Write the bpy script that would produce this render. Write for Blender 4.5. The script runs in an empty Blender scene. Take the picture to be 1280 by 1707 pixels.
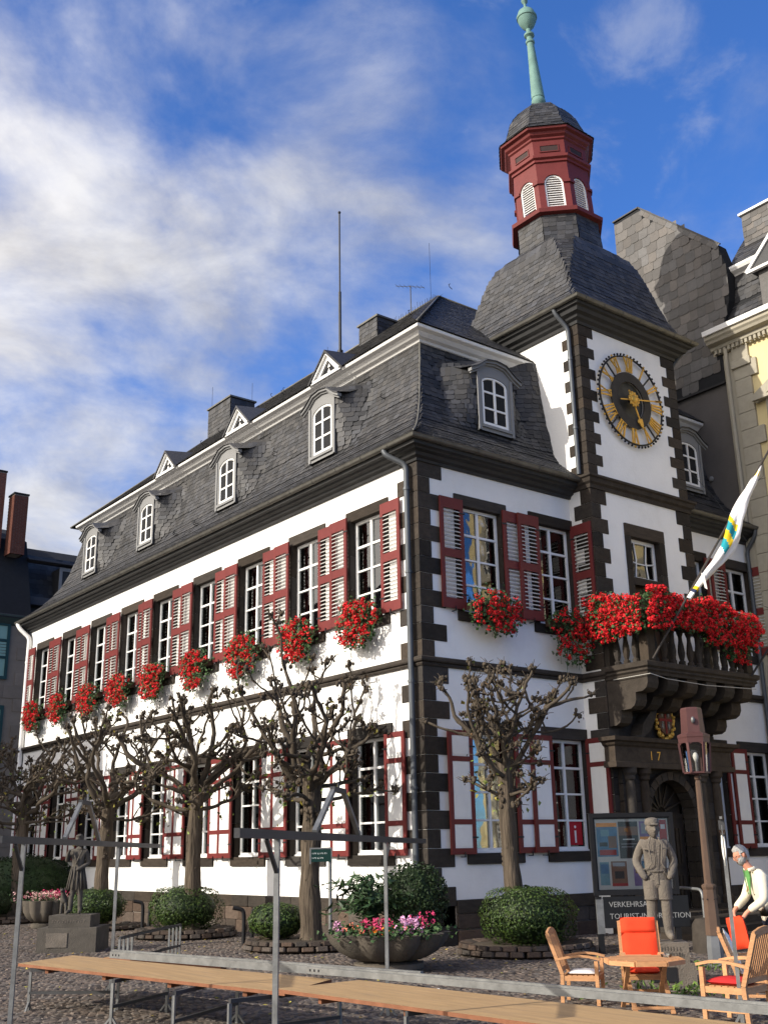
import bpy, bmesh, math, random
import numpy as np
from mathutils import Matrix, Vector
random.seed(11)
rng = np.random.default_rng(11)
scene = bpy.context.scene
COL = scene.collection
R = math.radians

# ------------------------------------------------------------------ camera
cam_d = bpy.data.cameras.new("camera")
cam = bpy.data.objects.new("camera", cam_d)
COL.objects.link(cam)
YAW, PITCH, ROLL = 0.90623, 0.30538, -0.018625
CAM = Vector((-15.331, -18.287, 1.8975))
f_ = Vector((math.cos(PITCH) * math.cos(YAW), math.cos(PITCH) * math.sin(YAW), math.sin(PITCH)))
r_ = Vector((math.sin(YAW), -math.cos(YAW), 0))
u_ = r_.cross(f_)
r2 = r_ * math.cos(ROLL) + u_ * math.sin(ROLL)
u2 = -r_ * math.sin(ROLL) + u_ * math.cos(ROLL)
cam.matrix_world = Matrix(((r2.x, u2.x, -f_.x, CAM.x), (r2.y, u2.y, -f_.y, CAM.y), (r2.z, u2.z, -f_.z, CAM.z), (0, 0, 0, 1)))
cam_d.sensor_fit = 'HORIZONTAL'
cam_d.sensor_width = 36
cam_d.lens = 50.633
cam_d.clip_start = 0.1
cam_d.clip_end = 2000
scene.camera = cam

# ------------------------------------------------------------------ light
SUN_EL = 27.0
SUN_DIR = Vector((-1.0, 0.17, 0)).normalized()          # horizontal direction towards the sun
sd = bpy.data.lights.new("sun", 'SUN')
sd.energy = 4.2
sd.angle = R(0.5)
sd.color = (1.0, 0.93, 0.82)
sun = bpy.data.objects.new("sun", sd)
COL.objects.link(sun)
tosun = Vector((SUN_DIR.x * math.cos(R(SUN_EL)), SUN_DIR.y * math.cos(R(SUN_EL)), math.sin(R(SUN_EL))))
sun.rotation_euler = tosun.to_track_quat('Z', 'Y').to_euler()
sun.location = tosun * 100

w = bpy.data.worlds.new("World")
scene.world = w
w.use_nodes = True
nt = w.node_tree
nt.nodes.clear()
def N(t, **k):
    n = nt.nodes.new(t)
    for a, b in k.items():
        setattr(n, a, b)
    return n
out = N('ShaderNodeOutputWorld')
bg = N('ShaderNodeBackground')
bg.inputs['Strength'].default_value = 0.15
sky = N('ShaderNodeTexSky', sky_type='NISHITA')
sky.sun_disc = False
sky.sun_elevation = R(SUN_EL)
sky.sun_rotation = math.atan2(SUN_DIR.x, SUN_DIR.y)
sky.air_density = 1.0
sky.dust_density = 0.3
sky.ozone_density = 2.5
tc = N('ShaderNodeTexCoord')
sep = N('ShaderNodeSeparateXYZ')
nt.links.new(tc.outputs['Generated'], sep.inputs[0])
def M(op, a, b=None, c=None, clamp=False):
    n = N('ShaderNodeMath', operation=op)
    n.use_clamp = clamp
    for i, v in enumerate((a, b, c)):
        if v is None:
            continue
        if isinstance(v, (int, float)):
            n.inputs[i].default_value = v
        else:
            nt.links.new(v, n.inputs[i])
    return n.outputs[0]
den = M('ADD', M('MAXIMUM', sep.outputs['Z'], 0.0), 0.35)
px_ = M('DIVIDE', sep.outputs['X'], den)
py_ = M('DIVIDE', sep.outputs['Y'], den)
# how close the view direction comes to the sun: unseen clouds there get an added glow to fill the shade
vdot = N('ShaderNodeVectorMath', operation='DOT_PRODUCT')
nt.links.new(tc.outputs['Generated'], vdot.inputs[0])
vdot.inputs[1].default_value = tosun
cmb = N('ShaderNodeCombineXYZ')
nt.links.new(px_, cmb.inputs[0])
nt.links.new(py_, cmb.inputs[1])
def noise(vec, scale, detail, rough, dist, off):
    mp = N('ShaderNodeMapping')
    mp.inputs['Location'].default_value = off
    mp.inputs['Rotation'].default_value = (0, 0, 0.55)
    mp.inputs['Scale'].default_value = (1.0, 1.15, 1.0)
    nt.links.new(vec, mp.inputs[0])
    n = N('ShaderNodeTexNoise')
    n.inputs['Scale'].default_value = scale
    n.inputs['Detail'].default_value = detail
    n.inputs['Roughness'].default_value = rough
    n.inputs['Distortion'].default_value = dist
    nt.links.new(mp.outputs[0], n.inputs['Vector'])
    return n.outputs['Fac']
n1 = noise(cmb.outputs[0], 3.1, 10.0, 0.57, 0.25, (4.7, 1.3, 0.0))
n2 = noise(cmb.outputs[0], 6.5, 9.0, 0.60, 0.35, (1.7, 2.2, 0.0))
# cloud cover thickens towards the north-west and thins out to the east and overhead
dotl = M('ADD', M('MULTIPLY', sep.outputs['X'], -0.80), M('MULTIPLY', sep.outputs['Y'], 0.60))
cover = M('ADD', M('MULTIPLY', dotl, 0.42), 0.10)
cover = M('ADD', cover, M('MULTIPLY', M('SUBTRACT', 0.45, sep.outputs['Z']), 0.30))
field = M('ADD', M('ADD', M('MULTIPLY', n1, 1.35), M('MULTIPLY', n2, 0.35)), cover)
mr = N('ShaderNodeMapRange')
mr.interpolation_type = 'SMOOTHSTEP'
mr.inputs['From Min'].default_value = 0.70
mr.inputs['From Max'].default_value = 1.30
nt.links.new(field, mr.inputs['Value'])
shade = N('ShaderNodeMapRange')
shade.inputs['From Min'].default_value = 0.35
shade.inputs['From Max'].default_value = 0.65
shade.inputs['To Min'].default_value = 0.55
shade.inputs['To Max'].default_value = 1.0
nt.links.new(n2, shade.inputs['Value'])
ccol = N('ShaderNodeMixRGB', blend_type='MULTIPLY')
ccol.inputs[0].default_value = 1.0
ccol.inputs[1].default_value = (3.15, 3.3, 3.6, 1)
fill_glow = M('POWER', M('MAXIMUM', M('ADD', M('MULTIPLY', vdot.outputs['Value'], 0.5), 0.5), 0.0), 3.5)
fill_col = N('ShaderNodeMixRGB', blend_type='MULTIPLY')
fill_col.inputs[0].default_value = 1.0
fill_col.inputs[1].default_value = (15.5, 13.6, 11.0, 1)  # warm boost added to the sunward clouds, lifting the shaded front
nt.links.new(fill_glow, fill_col.inputs[2])
nt.links.new(shade.outputs[0], ccol.inputs[2])
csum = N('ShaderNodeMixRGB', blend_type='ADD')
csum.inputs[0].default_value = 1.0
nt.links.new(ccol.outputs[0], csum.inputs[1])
nt.links.new(fill_col.outputs[0], csum.inputs[2])
mix = N('ShaderNodeMixRGB')
wisp = N('ShaderNodeMapRange')
wisp.interpolation_type = 'SMOOTHSTEP'
wisp.inputs['From Min'].default_value = 0.50
wisp.inputs['From Max'].default_value = 0.74
nt.links.new(n2, wisp.inputs['Value'])
cf = M('MAXIMUM', M('MULTIPLY', mr.outputs[0], 0.93), M('MULTIPLY', wisp.outputs[0], 0.34))
nt.links.new(cf, mix.inputs[0])
hs = N('ShaderNodeMixRGB', blend_type='MULTIPLY')      # the camera's deeper blue
hs.inputs[0].default_value = 1.0
hs.inputs[2].default_value = (0.40, 0.70, 1.18, 1)
nt.links.new(sky.outputs[0], hs.inputs[1])
nt.links.new(hs.outputs[0], mix.inputs[1])
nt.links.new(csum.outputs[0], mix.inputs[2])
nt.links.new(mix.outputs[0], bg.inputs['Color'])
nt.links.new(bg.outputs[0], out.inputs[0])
scene.view_settings.view_transform = 'Standard'
scene.view_settings.look = 'None'
scene.view_settings.exposure = 0.38
scene.view_settings.gamma = 1.0
scene.view_settings.use_curve_mapping = False
scene.render.engine = 'CYCLES'
scene.cycles.max_bounces = 6
scene.cycles.transparent_max_bounces = 8

# ------------------------------------------------------------------ materials
MATS = {}
def mat(name, col, rough=0.75, var=0.18, vscale=2.0, bump=0.15, bscale=25.0, tone=0.0, metal=0.0, spec=0.2, bdist=0.02,
        dirt=None, dscale=1.2, damt=0.5, emit=None, stretch=None, hue=None):
    if name in MATS:
        return MATS[name]
    m = bpy.data.materials.new(name)
    m.use_nodes = True
    t = m.node_tree
    L = t.links
    b = t.nodes['Principled BSDF']
    b.inputs['Roughness'].default_value = rough
    b.inputs['Metallic'].default_value = metal
    b.inputs['Specular IOR Level'].default_value = spec
    tcn = t.nodes.new('ShaderNodeTexCoord')
    vec = tcn.outputs['Object']
    if stretch:
        mp = t.nodes.new('ShaderNodeMapping')
        mp.inputs['Scale'].default_value = stretch
        L.new(vec, mp.inputs[0])
        vec = mp.outputs[0]
    oi = t.nodes.new('ShaderNodeObjectInfo')
    # every copy gets its own slice of the noise
    addv = t.nodes.new('ShaderNodeVectorMath')
    addv.operation = 'MULTIPLY_ADD'
    cx = t.nodes.new('ShaderNodeCombineXYZ')
    L.new(oi.outputs['Random'], cx.inputs[0])
    L.new(oi.outputs['Random'], cx.inputs[2])
    L.new(cx.outputs[0], addv.inputs[0])
    addv.inputs[1].default_value = (17, 0, 31)
    L.new(vec, addv.inputs[2])
    vec = addv.outputs[0]
    n = t.nodes.new('ShaderNodeTexNoise')
    n.inputs['Scale'].default_value = vscale
    n.inputs['Detail'].default_value = 6
    n.inputs['Roughness'].default_value = 0.65
    L.new(vec, n.inputs['Vector'])
    mrn = t.nodes.new('ShaderNodeMapRange')
    mrn.inputs['From Min'].default_value = 0.25
    mrn.inputs['From Max'].default_value = 0.75
    mrn.inputs['To Min'].default_value = 1 - var
    mrn.inputs['To Max'].default_value = 1 + var
    L.new(n.outputs['Fac'], mrn.inputs['Value'])
    val = mrn.outputs[0]
    if tone:
        at = t.nodes.new('ShaderNodeAttribute')
        at.attribute_name = 'tone'
        s = t.nodes.new('ShaderNodeMath'); s.operation = 'ADD'
        L.new(at.outputs['Fac'], s.inputs[0]); L.new(oi.outputs['Random'], s.inputs[1])
        fr = t.nodes.new('ShaderNodeMath'); fr.operation = 'FRACT'
        L.new(s.outputs[0], fr.inputs[0])
        m2 = t.nodes.new('ShaderNodeMapRange')
        m2.inputs['To Min'].default_value = 1 - tone
        m2.inputs['To Max'].default_value = 1 + tone
        L.new(fr.outputs[0], m2.inputs['Value'])
        mu = t.nodes.new('ShaderNodeMath'); mu.operation = 'MULTIPLY'
        L.new(val, mu.inputs[0]); L.new(m2.outputs[0], mu.inputs[1])
        val = mu.outputs[0]
    vm = t.nodes.new('ShaderNodeVectorMath')
    vm.operation = 'SCALE'
    vm.inputs[0].default_value = col
    L.new(val, vm.inputs['Scale'])
    cout = vm.outputs[0]
    if tone and hue:
        hm = t.nodes.new('ShaderNodeMixRGB')
        w2 = t.nodes.new('ShaderNodeMath'); w2.operation = 'MULTIPLY'; w2.inputs[1].default_value = 7.31
        L.new(s.outputs[0], w2.inputs[0])
        w3 = t.nodes.new('ShaderNodeMath'); w3.operation = 'FRACT'
        L.new(w2.outputs[0], w3.inputs[0])
        L.new(w3.outputs[0], hm.inputs[0])
        L.new(cout, hm.inputs[1])
        h2 = t.nodes.new('ShaderNodeVectorMath'); h2.operation = 'MULTIPLY'
        h2.inputs[1].default_value = hue
        L.new(cout, h2.inputs[0]); L.new(h2.outputs[0], hm.inputs[2])
        cout = hm.outputs[0]
    if dirt:
        dn = t.nodes.new('ShaderNodeTexNoise')
        dn.inputs['Scale'].default_value = dscale
        dn.inputs['Detail'].default_value = 8
        dn.inputs['Roughness'].default_value = 0.7
        L.new(vec, dn.inputs['Vector'])
        dr = t.nodes.new('ShaderNodeMapRange')
        dr.inputs['From Min'].default_value = 0.5
        dr.inputs['From Max'].default_value = 0.72
        dr.inputs['To Max'].default_value = damt
        L.new(dn.outputs['Fac'], dr.inputs['Value'])
        mx = t.nodes.new('ShaderNodeMixRGB')
        L.new(dr.outputs[0], mx.inputs[0])
        L.new(cout, mx.inputs[1])
        mx.inputs[2].default_value = (*dirt, 1)
        cout = mx.outputs[0]
    L.new(cout, b.inputs['Base Color'])
    if bump:
        bn = t.nodes.new('ShaderNodeTexNoise')
        bn.inputs['Scale'].default_value = bscale
        bn.inputs['Detail'].default_value = 5
        L.new(vec, bn.inputs['Vector'])
        bp = t.nodes.new('ShaderNodeBump')
        bp.inputs['Strength'].default_value = bump
        bp.inputs['Distance'].default_value = bdist
        L.new(bn.outputs['Fac'], bp.inputs['Height'])
        L.new(bp.outputs[0], b.inputs['Normal'])
    if emit:
        b.inputs['Emission Color'].default_value = (*emit[:3], 1)
        b.inputs['Emission Strength'].default_value = emit[3]
    MATS[name] = m
    return m

def glass_mat(name, tint=(0.75, 0.8, 0.8), refl=0.06, rough=0.02):
    if name in MATS:
        return MATS[name]
    m = bpy.data.materials.new(name)
    m.use_nodes = True
    t = m.node_tree
    t.nodes.clear()
    o = t.nodes.new('ShaderNodeOutputMaterial')
    tr = t.nodes.new('ShaderNodeBsdfTransparent')
    tr.inputs[0].default_value = (*tint, 1)
    gl = t.nodes.new('ShaderNodeBsdfGlossy')
    gl.inputs['Roughness'].default_value = rough
    nz = t.nodes.new('ShaderNodeTexNoise')
    nz.inputs['Scale'].default_value = 1.3
    geo = t.nodes.new('ShaderNodeNewGeometry')
    t.links.new(geo.outputs['Position'], nz.inputs['Vector'])
    bp = t.nodes.new('ShaderNodeBump')
    bp.inputs['Strength'].default_value = 0.12
    bp.inputs['Distance'].default_value = 0.05
    t.links.new(nz.outputs['Fac'], bp.inputs['Height'])
    t.links.new(bp.outputs[0], gl.inputs['Normal'])
    fr = t.nodes.new('ShaderNodeFresnel')
    fr.inputs[0].default_value = 1.45
    ad = t.nodes.new('ShaderNodeMath')
    ad.operation = 'ADD'
    ad.inputs[1].default_value = refl
    t.links.new(fr.outputs[0], ad.inputs[0])
    mx = t.nodes.new('ShaderNodeMixShader')
    t.links.new(ad.outputs[0], mx.inputs[0])
    t.links.new(tr.outputs[0], mx.inputs[1])
    t.links.new(gl.outputs[0], mx.inputs[2])
    t.links.new(mx.outputs[0], o.inputs[0])
    MATS[name] = m
    return m

PLASTER = mat('white_plaster', (0.80, 0.79, 0.76), 0.9, 0.035, 1.2, 0.25, 18, dirt=(0.60, 0.57, 0.51), dscale=0.9, damt=0.32)
BASALT = mat('basalt', (0.034, 0.0305, 0.0275), 0.85, 0.35, 5.0, 0.5, 30, tone=0.35, hue=(1.25, 1.05, 0.85))
BASALT_L = mat('weathered_basalt', (0.041, 0.0355, 0.030), 0.9, 0.35, 4.0, 0.5, 26, tone=0.3, hue=(1.15, 1.0, 0.85))
RUBBLE = mat('rubble_stone', (0.072, 0.062, 0.053), 0.92, 0.35, 5.0, 0.6, 22, tone=0.4, hue=(1.2, 0.95, 0.8))
MORTAR = mat('mortar', (0.22, 0.19, 0.16), 0.95, 0.2, 6.0, 0.4, 40)
SLATE = mat('slate', (0.035, 0.036, 0.040), 0.55, 0.2, 6.0, 0.12, 40, tone=0.48, spec=0.35, hue=(1.15, 1.05, 0.9))
SLATE_P = mat('pale_slate', (0.078, 0.075, 0.073), 0.6, 0.2, 6.0, 0.12, 40, tone=0.36, spec=0.4, hue=(1.1, 1.0, 0.9))
SLATE_B = mat('slate_backing', (0.016, 0.0165, 0.018), 0.8, 0.2, 6.0, 0.2, 40)
RED = mat('oxblood_paint', (0.142, 0.027, 0.025), 0.55, 0.12, 3.0, 0.1, 40, tone=0.10)
WHITEP = mat('white_paint', (0.78, 0.77, 0.74), 0.55, 0.05, 3.0, 0.06, 40)
GREYP = mat('pale_grey_paint', (0.21, 0.21, 0.207), 0.6, 0.06, 3.0, 0.08, 40)
LOUVRE = mat('louvre_paint', (0.58, 0.57, 0.54), 0.6, 0.08, 5.0, 0.05, 40)
DARKWOOD = mat('dark_eaves_paint', (0.035, 0.035, 0.035), 0.6, 0.25, 2.0, 0.15, 30)
ZINC = mat('zinc', (0.13, 0.125, 0.11), 0.5, 0.3, 3.0, 0.1, 30, metal=0.35)
PIPE = mat('grey_pipe', (0.085, 0.092, 0.10), 0.45, 0.15, 3.0, 0.05, 30, metal=0.2)
GOLD = mat('gilding', (0.55, 0.33, 0.07), 0.4, 0.15, 6.0, 0.1, 40, metal=0.55)
IRON = mat('black_iron', (0.025, 0.025, 0.027), 0.5, 0.2, 5.0, 0.1, 40, metal=0.3)
COPPER = mat('green_copper', (0.135, 0.235, 0.205), 0.7, 0.22, 3.0, 0.2, 20, dirt=(0.10, 0.17, 0.15), dscale=2.5, damt=0.6)
GLASS = glass_mat('window_glass', (0.8, 0.84, 0.84), 0.11)
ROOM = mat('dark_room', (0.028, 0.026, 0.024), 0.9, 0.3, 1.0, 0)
CURTAIN = mat('cream_curtain', (0.52, 0.49, 0.41), 0.9, 0.12, 2.0, 0.1, 10, stretch=(6, 6, 0.3))
LACE = mat('lace_curtain', (0.86, 0.86, 0.86), 0.9, 0.25, 9.0, 0.1, 30)
GALV = mat('galvanised_steel', (0.185, 0.187, 0.182), 0.42, 0.38, 5.0, 0.08, 60, metal=0.4)
GALVD = mat('dull_steel', (0.055, 0.055, 0.056), 0.5, 0.25, 4.0, 0.08, 60, metal=0.2)
TEAK = mat('teak', (0.47, 0.245, 0.115), 0.55, 0.25, 3.0, 0.15, 20, tone=0.15, stretch=(3, 3, 12))
PLY = mat('plywood', (0.36, 0.235, 0.115), 0.78, 0.30, 2.2, 0.25, 12, stretch=(11, 0.9, 4), dirt=(0.15, 0.11, 0.075), dscale=1.1, damt=0.75)
PLYEDGE = mat('plywood_edge', (0.20, 0.085, 0.045), 0.8, 0.25, 6.0, 0.2, 30)
CUSHION = mat('orange_red_cloth', (0.68, 0.055, 0.018), 0.85, 0.1, 4.0, 0.25, 90)
CUSHION_R = mat('red_cloth', (0.55, 0.03, 0.03), 0.85, 0.1, 4.0, 0.25, 90)
CUSHION_W = mat('white_cloth', (0.74, 0.72, 0.66), 0.85, 0.06, 4.0, 0.2, 60)
LEAF = mat('shrub_leaf', (0.030, 0.058, 0.012), 0.5, 0.2, 3.0, 0, tone=0.6, spec=0.28, hue=(1.25, 1.0, 0.7))
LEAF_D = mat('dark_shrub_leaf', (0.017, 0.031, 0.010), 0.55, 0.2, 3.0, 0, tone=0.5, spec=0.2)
LEAF_G = mat('geranium_leaf', (0.045, 0.085, 0.03), 0.6, 0.2, 3.0, 0, tone=0.5)
LEAF_T = mat('lime_leaf', (0.13, 0.19, 0.045), 0.55, 0.2, 3.0, 0, tone=0.5, hue=(1.4, 0.75, 0.6))
LEAF_BR = mat('withered_leaf', (0.10, 0.06, 0.03), 0.8, 0.2, 3.0, 0, tone=0.5)
GERAN = mat('geranium_red', (0.60, 0.014, 0.020), 0.6, 0.1, 3.0, 0, tone=0.40, hue=(1.0, 1.5, 1.3))
PINK = mat('pink_petals', (0.70, 0.36, 0.55), 0.6, 0.1, 3.0, 0, tone=0.4)
MAGENTA = mat('magenta_petals', (0.55, 0.05, 0.14), 0.6, 0.1, 3.0, 0, tone=0.4)
ORANGE = mat('orange_petals', (0.80, 0.22, 0.02), 0.6, 0.1, 3.0, 0, tone=0.3)
BARK = mat('bark', (0.082, 0.064, 0.046), 0.95, 0.65, 3.4, 1.0, 5, stretch=(4, 4, 0.45), bdist=0.06)
BARK_D = mat('branch_bark', (0.070, 0.056, 0.041), 0.95, 0.35, 6.0, 0.6, 30)
SOIL = mat('soil', (0.05, 0.04, 0.03), 0.95, 0.3, 8.0, 0.6, 30)
STATUE = mat('grey_tuff', (0.150, 0.128, 0.104), 0.95, 0.25, 3.5, 0.7, 45, dirt=(0.09, 0.085, 0.075), dscale=2.2, damt=0.7)
STATUE_D = mat('dark_basalt_lava', (0.085, 0.075, 0.062), 0.9, 0.3, 4.0, 0.6, 45)
BOWL = mat('planter_stone', (0.115, 0.098, 0.078), 0.9, 0.3, 3.0, 0.5, 35, dirt=(0.055, 0.055, 0.045), dscale=2.0, damt=0.6)
LAMPP = mat('pinkish_brown_paint', (0.088, 0.040, 0.038), 0.45, 0.12, 3.0, 0.05, 40, metal=0.2)
LAMPPOST = mat('lamp_post_paint', (0.12, 0.078, 0.056), 0.5, 0.2, 3.0, 0.05, 40, metal=0.2)
BLACKP = mat('black_paint', (0.011, 0.011, 0.012), 0.6, 0.2, 3.0, 0.05, 40)
YELLOW = mat('cream_yellow_render', (0.66, 0.55, 0.30), 0.9, 0.06, 1.5, 0.2, 20)
SANDST = mat('grey_sandstone', (0.36, 0.33, 0.26), 0.9, 0.12, 2.5, 0.3, 25)
DKRENDER = mat('dark_render', (0.115, 0.105, 0.098), 0.95, 0.12, 1.5, 0.3, 25)
GREYSTONE = mat('grey_ashlar', (0.20, 0.17, 0.14), 0.9, 0.18, 1.5, 0.3, 20, tone=0.15)
TEALF = mat('dark_teal_paint', (0.02, 0.06, 0.065), 0.6, 0.15, 2.0, 0.05, 30)
TEALP = mat('pale_teal_paint', (0.22, 0.38, 0.35), 0.7, 0.1, 2.0, 0.05, 30)
BRICK = mat('dark_brick', (0.15, 0.060, 0.042), 0.9, 0.25, 5.0, 0.3, 30, tone=0.25)
SKIN = mat('skin', (0.55, 0.25, 0.16), 0.55, 0.1, 9.0, 0.05, 40)
HAIR = mat('grey_hair', (0.34, 0.33, 0.31), 0.8, 0.35, 30.0, 0.6, 60)
JACKET = mat('cream_jacket', (0.68, 0.62, 0.48), 0.85, 0.06, 4.0, 0.25, 25)
GREENC = mat('green_lapel', (0.10, 0.27, 0.075), 0.8, 0.08, 4.0, 0.1, 30)
TROUSER = mat('dark_trousers', (0.02, 0.025, 0.045), 0.85, 0.15, 4.0, 0.2, 30)
COBBLE = mat('cobble', (0.094, 0.083, 0.074), 0.88, 0.3, 7.0, 0.5, 40, tone=0.40, hue=(1.15, 1.0, 0.9))
# ------------------------------------------------------------------ builders
def tag(o, label=None, cat=None, group=None, kind=None):
    if label: o['label'] = label
    if cat: o['category'] = cat
    if group: o['group'] = group
    if kind: o['kind'] = kind
    return o

def thing(name, label, cat, loc=(0, 0, 0), rz=0.0, group=None):
    o = bpy.data.objects.new(name, None)
    o.empty_display_size = 0.2
    COL.objects.link(o)
    o.location = loc
    o.rotation_euler = (0, 0, rz)
    return tag(o, label, cat, group)

def copy_tree(o, parent=None):
    c = o.copy()
    COL.objects.link(c)
    if parent:
        c.parent = parent
    for ch in list(o.children):
        copy_tree(ch, c)
    return c

class MB:
    def __init__(self, xf=None):
        self.v = []; self.f = []; self.mi = []; self.xf = xf
    def add(self, vs, fs, mi=0):
        n = len(self.v)
        if self.xf:
            vs = [self.xf(*p) for p in vs]
        self.v.extend([tuple(p) for p in vs])
        for f in fs:
            self.f.append(tuple(i + n for i in f)); self.mi.append(mi)
        return self
    def box(self, x0, x1, y0, y1, z0, z1, mi=0):
        x0, x1 = min(x0, x1), max(x0, x1); y0, y1 = min(y0, y1), max(y0, y1); z0, z1 = min(z0, z1), max(z0, z1)
        vs = [(x0, y0, z0), (x1, y0, z0), (x1, y1, z0), (x0, y1, z0), (x0, y0, z1), (x1, y0, z1), (x1, y1, z1), (x0, y1, z1)]
        return self.add(vs, [(0, 3, 2, 1), (4, 5, 6, 7), (0, 1, 5, 4), (1, 2, 6, 5), (2, 3, 7, 6), (3, 0, 4, 7)], mi)
    def bar(self, p, q, wd, ht, up=(0, 0, 1), mi=0):
        p = Vector(p); q = Vector(q); d = (q - p).normalized(); up = Vector(up)
        s = d.cross(up)
        if s.length < 1e-4:
            s = d.cross(Vector((1, 0, 0)))
        s.normalize(); u = s.cross(d).normalized()
        s = s * wd / 2; u = u * ht / 2
        vs = [p - s - u, p + s - u, p + s + u, p - s + u, q - s - u, q + s - u, q + s + u, q - s + u]
        return self.add(vs, [(0, 3, 2, 1), (4, 5, 6, 7), (0, 1, 5, 4), (1, 2, 6, 5), (2, 3, 7, 6), (3, 0, 4, 7)], mi)
    def tube(self, pts, rad, n=8, cap=True, mi=0, closed=False):
        pts = [Vector(p) for p in pts]
        if isinstance(rad, (int, float)):
            rad = [rad] * len(pts)
        vs = []; fs = []
        ref = None
        m = len(pts)
        for i, p in enumerate(pts):
            if closed:
                t = pts[(i + 1) % m] - pts[i - 1]
            else:
                t = pts[min(i + 1, m - 1)] - pts[max(i - 1, 0)]
            if t.length < 1e-9:
                t = Vector((0, 0, 1))
            t.normalize()
            if ref is None:
                ref = Vector((0, 0, 1)) if abs(t.z) < 0.9 else Vector((1, 0, 0))
            a = (ref - t * ref.dot(t))
            if a.length < 1e-5:
                a = t.orthogonal()
            a.normalize(); ref = a
            b = t.cross(a)
            for k in range(n):
                an = 2 * math.pi * k / n
                vs.append(p + (a * math.cos(an) + b * math.sin(an)) * rad[i])
        for i in range(m - (0 if closed else 1)):
            j = (i + 1) % m
            for k in range(n):
                k2 = (k + 1) % n
                fs.append((i * n + k, i * n + k2, j * n + k2, j * n + k))
        if cap and not closed:
            fs.append(tuple(range(n - 1, -1, -1))); fs.append(tuple((m - 1) * n + k for k in range(n)))
        return self.add(vs, fs, mi)
    def lathe(self, prof, c=(0, 0), n=20, lobes=0, lamp=0.0, mi=0, sx=1.0, sy=1.0, ph=0.0, cap=True):
        vs = []; fs = []
        for r, z in prof:
            for k in range(n):
                a = 2 * math.pi * k / n + ph
                rr = r * (1 + (lamp * (abs(math.cos(a * lobes / 2)) - 0.6) if lobes else 0))
                vs.append((c[0] + rr * math.cos(a) * sx, c[1] + rr * math.sin(a) * sy, z))
        m = len(prof)
        for i in range(m - 1):
            for k in range(n):
                k2 = (k + 1) % n
                fs.append((i * n + k, i * n + k2, (i + 1) * n + k2, (i + 1) * n + k))
        if cap:
            fs.append(tuple(range(n - 1, -1, -1))); fs.append(tuple((m - 1) * n + k for k in range(n)))
        return self.add(vs, fs, mi)
    def prism(self, poly, fn, d0, d1, mi=0):
        """poly of (a, b); fn(a, b, d) -> point; extruded from d0 to d1"""
        n = len(poly)
        vs = [fn(a, b, d0) for a, b in poly] + [fn(a, b, d1) for a, b in poly]
        fs = [tuple(range(n)), tuple(range(2 * n - 1, n - 1, -1))]
        for i in range(n):
            j = (i + 1) % n
            fs.append((i, i + n, j + n, j))
        return self.add(vs, fs, mi)
    def sweep(self, path, prof, sgn=1, closed=False, mi=0, cap=True):
        """profile (out, z) swept along a plan path with mitred corners; out is to the right of travel when sgn=1"""
        n = len(path); P = [Vector((p[0], p[1])) for p in path]
        vs = []; fs = []
        for i in range(n):
            if closed:
                a, b = P[i] - P[i - 1], P[(i + 1) % n] - P[i]
            else:
                a = P[i] - P[i - 1] if i else P[1] - P[0]
                b = P[i + 1] - P[i] if i < n - 1 else P[i] - P[i - 1]
            a.normalize(); b.normalize()
            na = Vector((a.y, -a.x)) * sgn; nb = Vector((b.y, -b.x)) * sgn
            mt = (na + nb)
            mt = mt / max(mt.length_squared / 2, 1e-6) if mt.length > 1e-6 else na
            for o, z in prof:
                vs.append((P[i].x + mt.x * o, P[i].y + mt.y * o, z))
        m = len(prof)
        for i in range(n if closed else n - 1):
            j = (i + 1) % n
            for k in range(m):
                k2 = (k + 1) % m
                fs.append((i * m + k, j * m + k, j * m + k2, i * m + k2))
        if cap and not closed:
            fs.append(tuple(range(m))); fs.append(tuple((n - 1) * m + k for k in range(m - 1, -1, -1)))
        return self.add(vs, fs, mi)
    def ell(self, c, r, n=12, m=8, mi=0, rot=None):
        vs = []; fs = []
        for i in range(m + 1):
            th = math.pi * i / m
            for k in range(n):
                a = 2 * math.pi * k / n
                p = Vector((r[0] * math.sin(th) * math.cos(a), r[1] * math.sin(th) * math.sin(a), r[2] * math.cos(th)))
                if rot: p = rot @ p
                vs.append((c[0] + p.x, c[1] + p.y, c[2] + p.z))
        for i in range(m):
            for k in range(n):
                k2 = (k + 1) % n
                fs.append((i * n + k, (i + 1) * n + k, (i + 1) * n + k2, i * n + k2))
        return self.add(vs, fs, mi)
    def mesh(self, name, mats, off=(0, 0, 0), smooth=False, fix=True):
        me = bpy.data.meshes.new(name)
        ox, oy, oz = off
        vv = [(x - ox, y - oy, z - oz) for x, y, z in self.v] if off != (0, 0, 0) else self.v
        me.from_pydata(vv, [], self.f)
        if not isinstance(mats, (list, tuple)):
            mats = [mats]
        for m in mats:
            me.materials.append(m)
        if len(mats) > 1:
            me.polygons.foreach_set('material_index', self.mi)
        if fix:
            bm = bmesh.new(); bm.from_mesh(me)
            bmesh.ops.recalc_face_normals(bm, faces=bm.faces)
            bm.to_mesh(me); bm.free()
        if smooth:
            me.polygons.foreach_set('use_smooth', [True] * len(me.polygons))
            if smooth == 'auto':
                me.set_sharp_from_angle(angle=R(38))
        me.update()
        return me
    def build(self, name, mats, parent=None, off=(0, 0, 0), smooth=False, label=None, kind=None, fix=True):
        o = bpy.data.objects.new(name, self.mesh(name, mats, off, smooth, fix))
        COL.objects.link(o)
        if parent: o.parent = parent
        return tag(o, label, None, None, kind)

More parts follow.
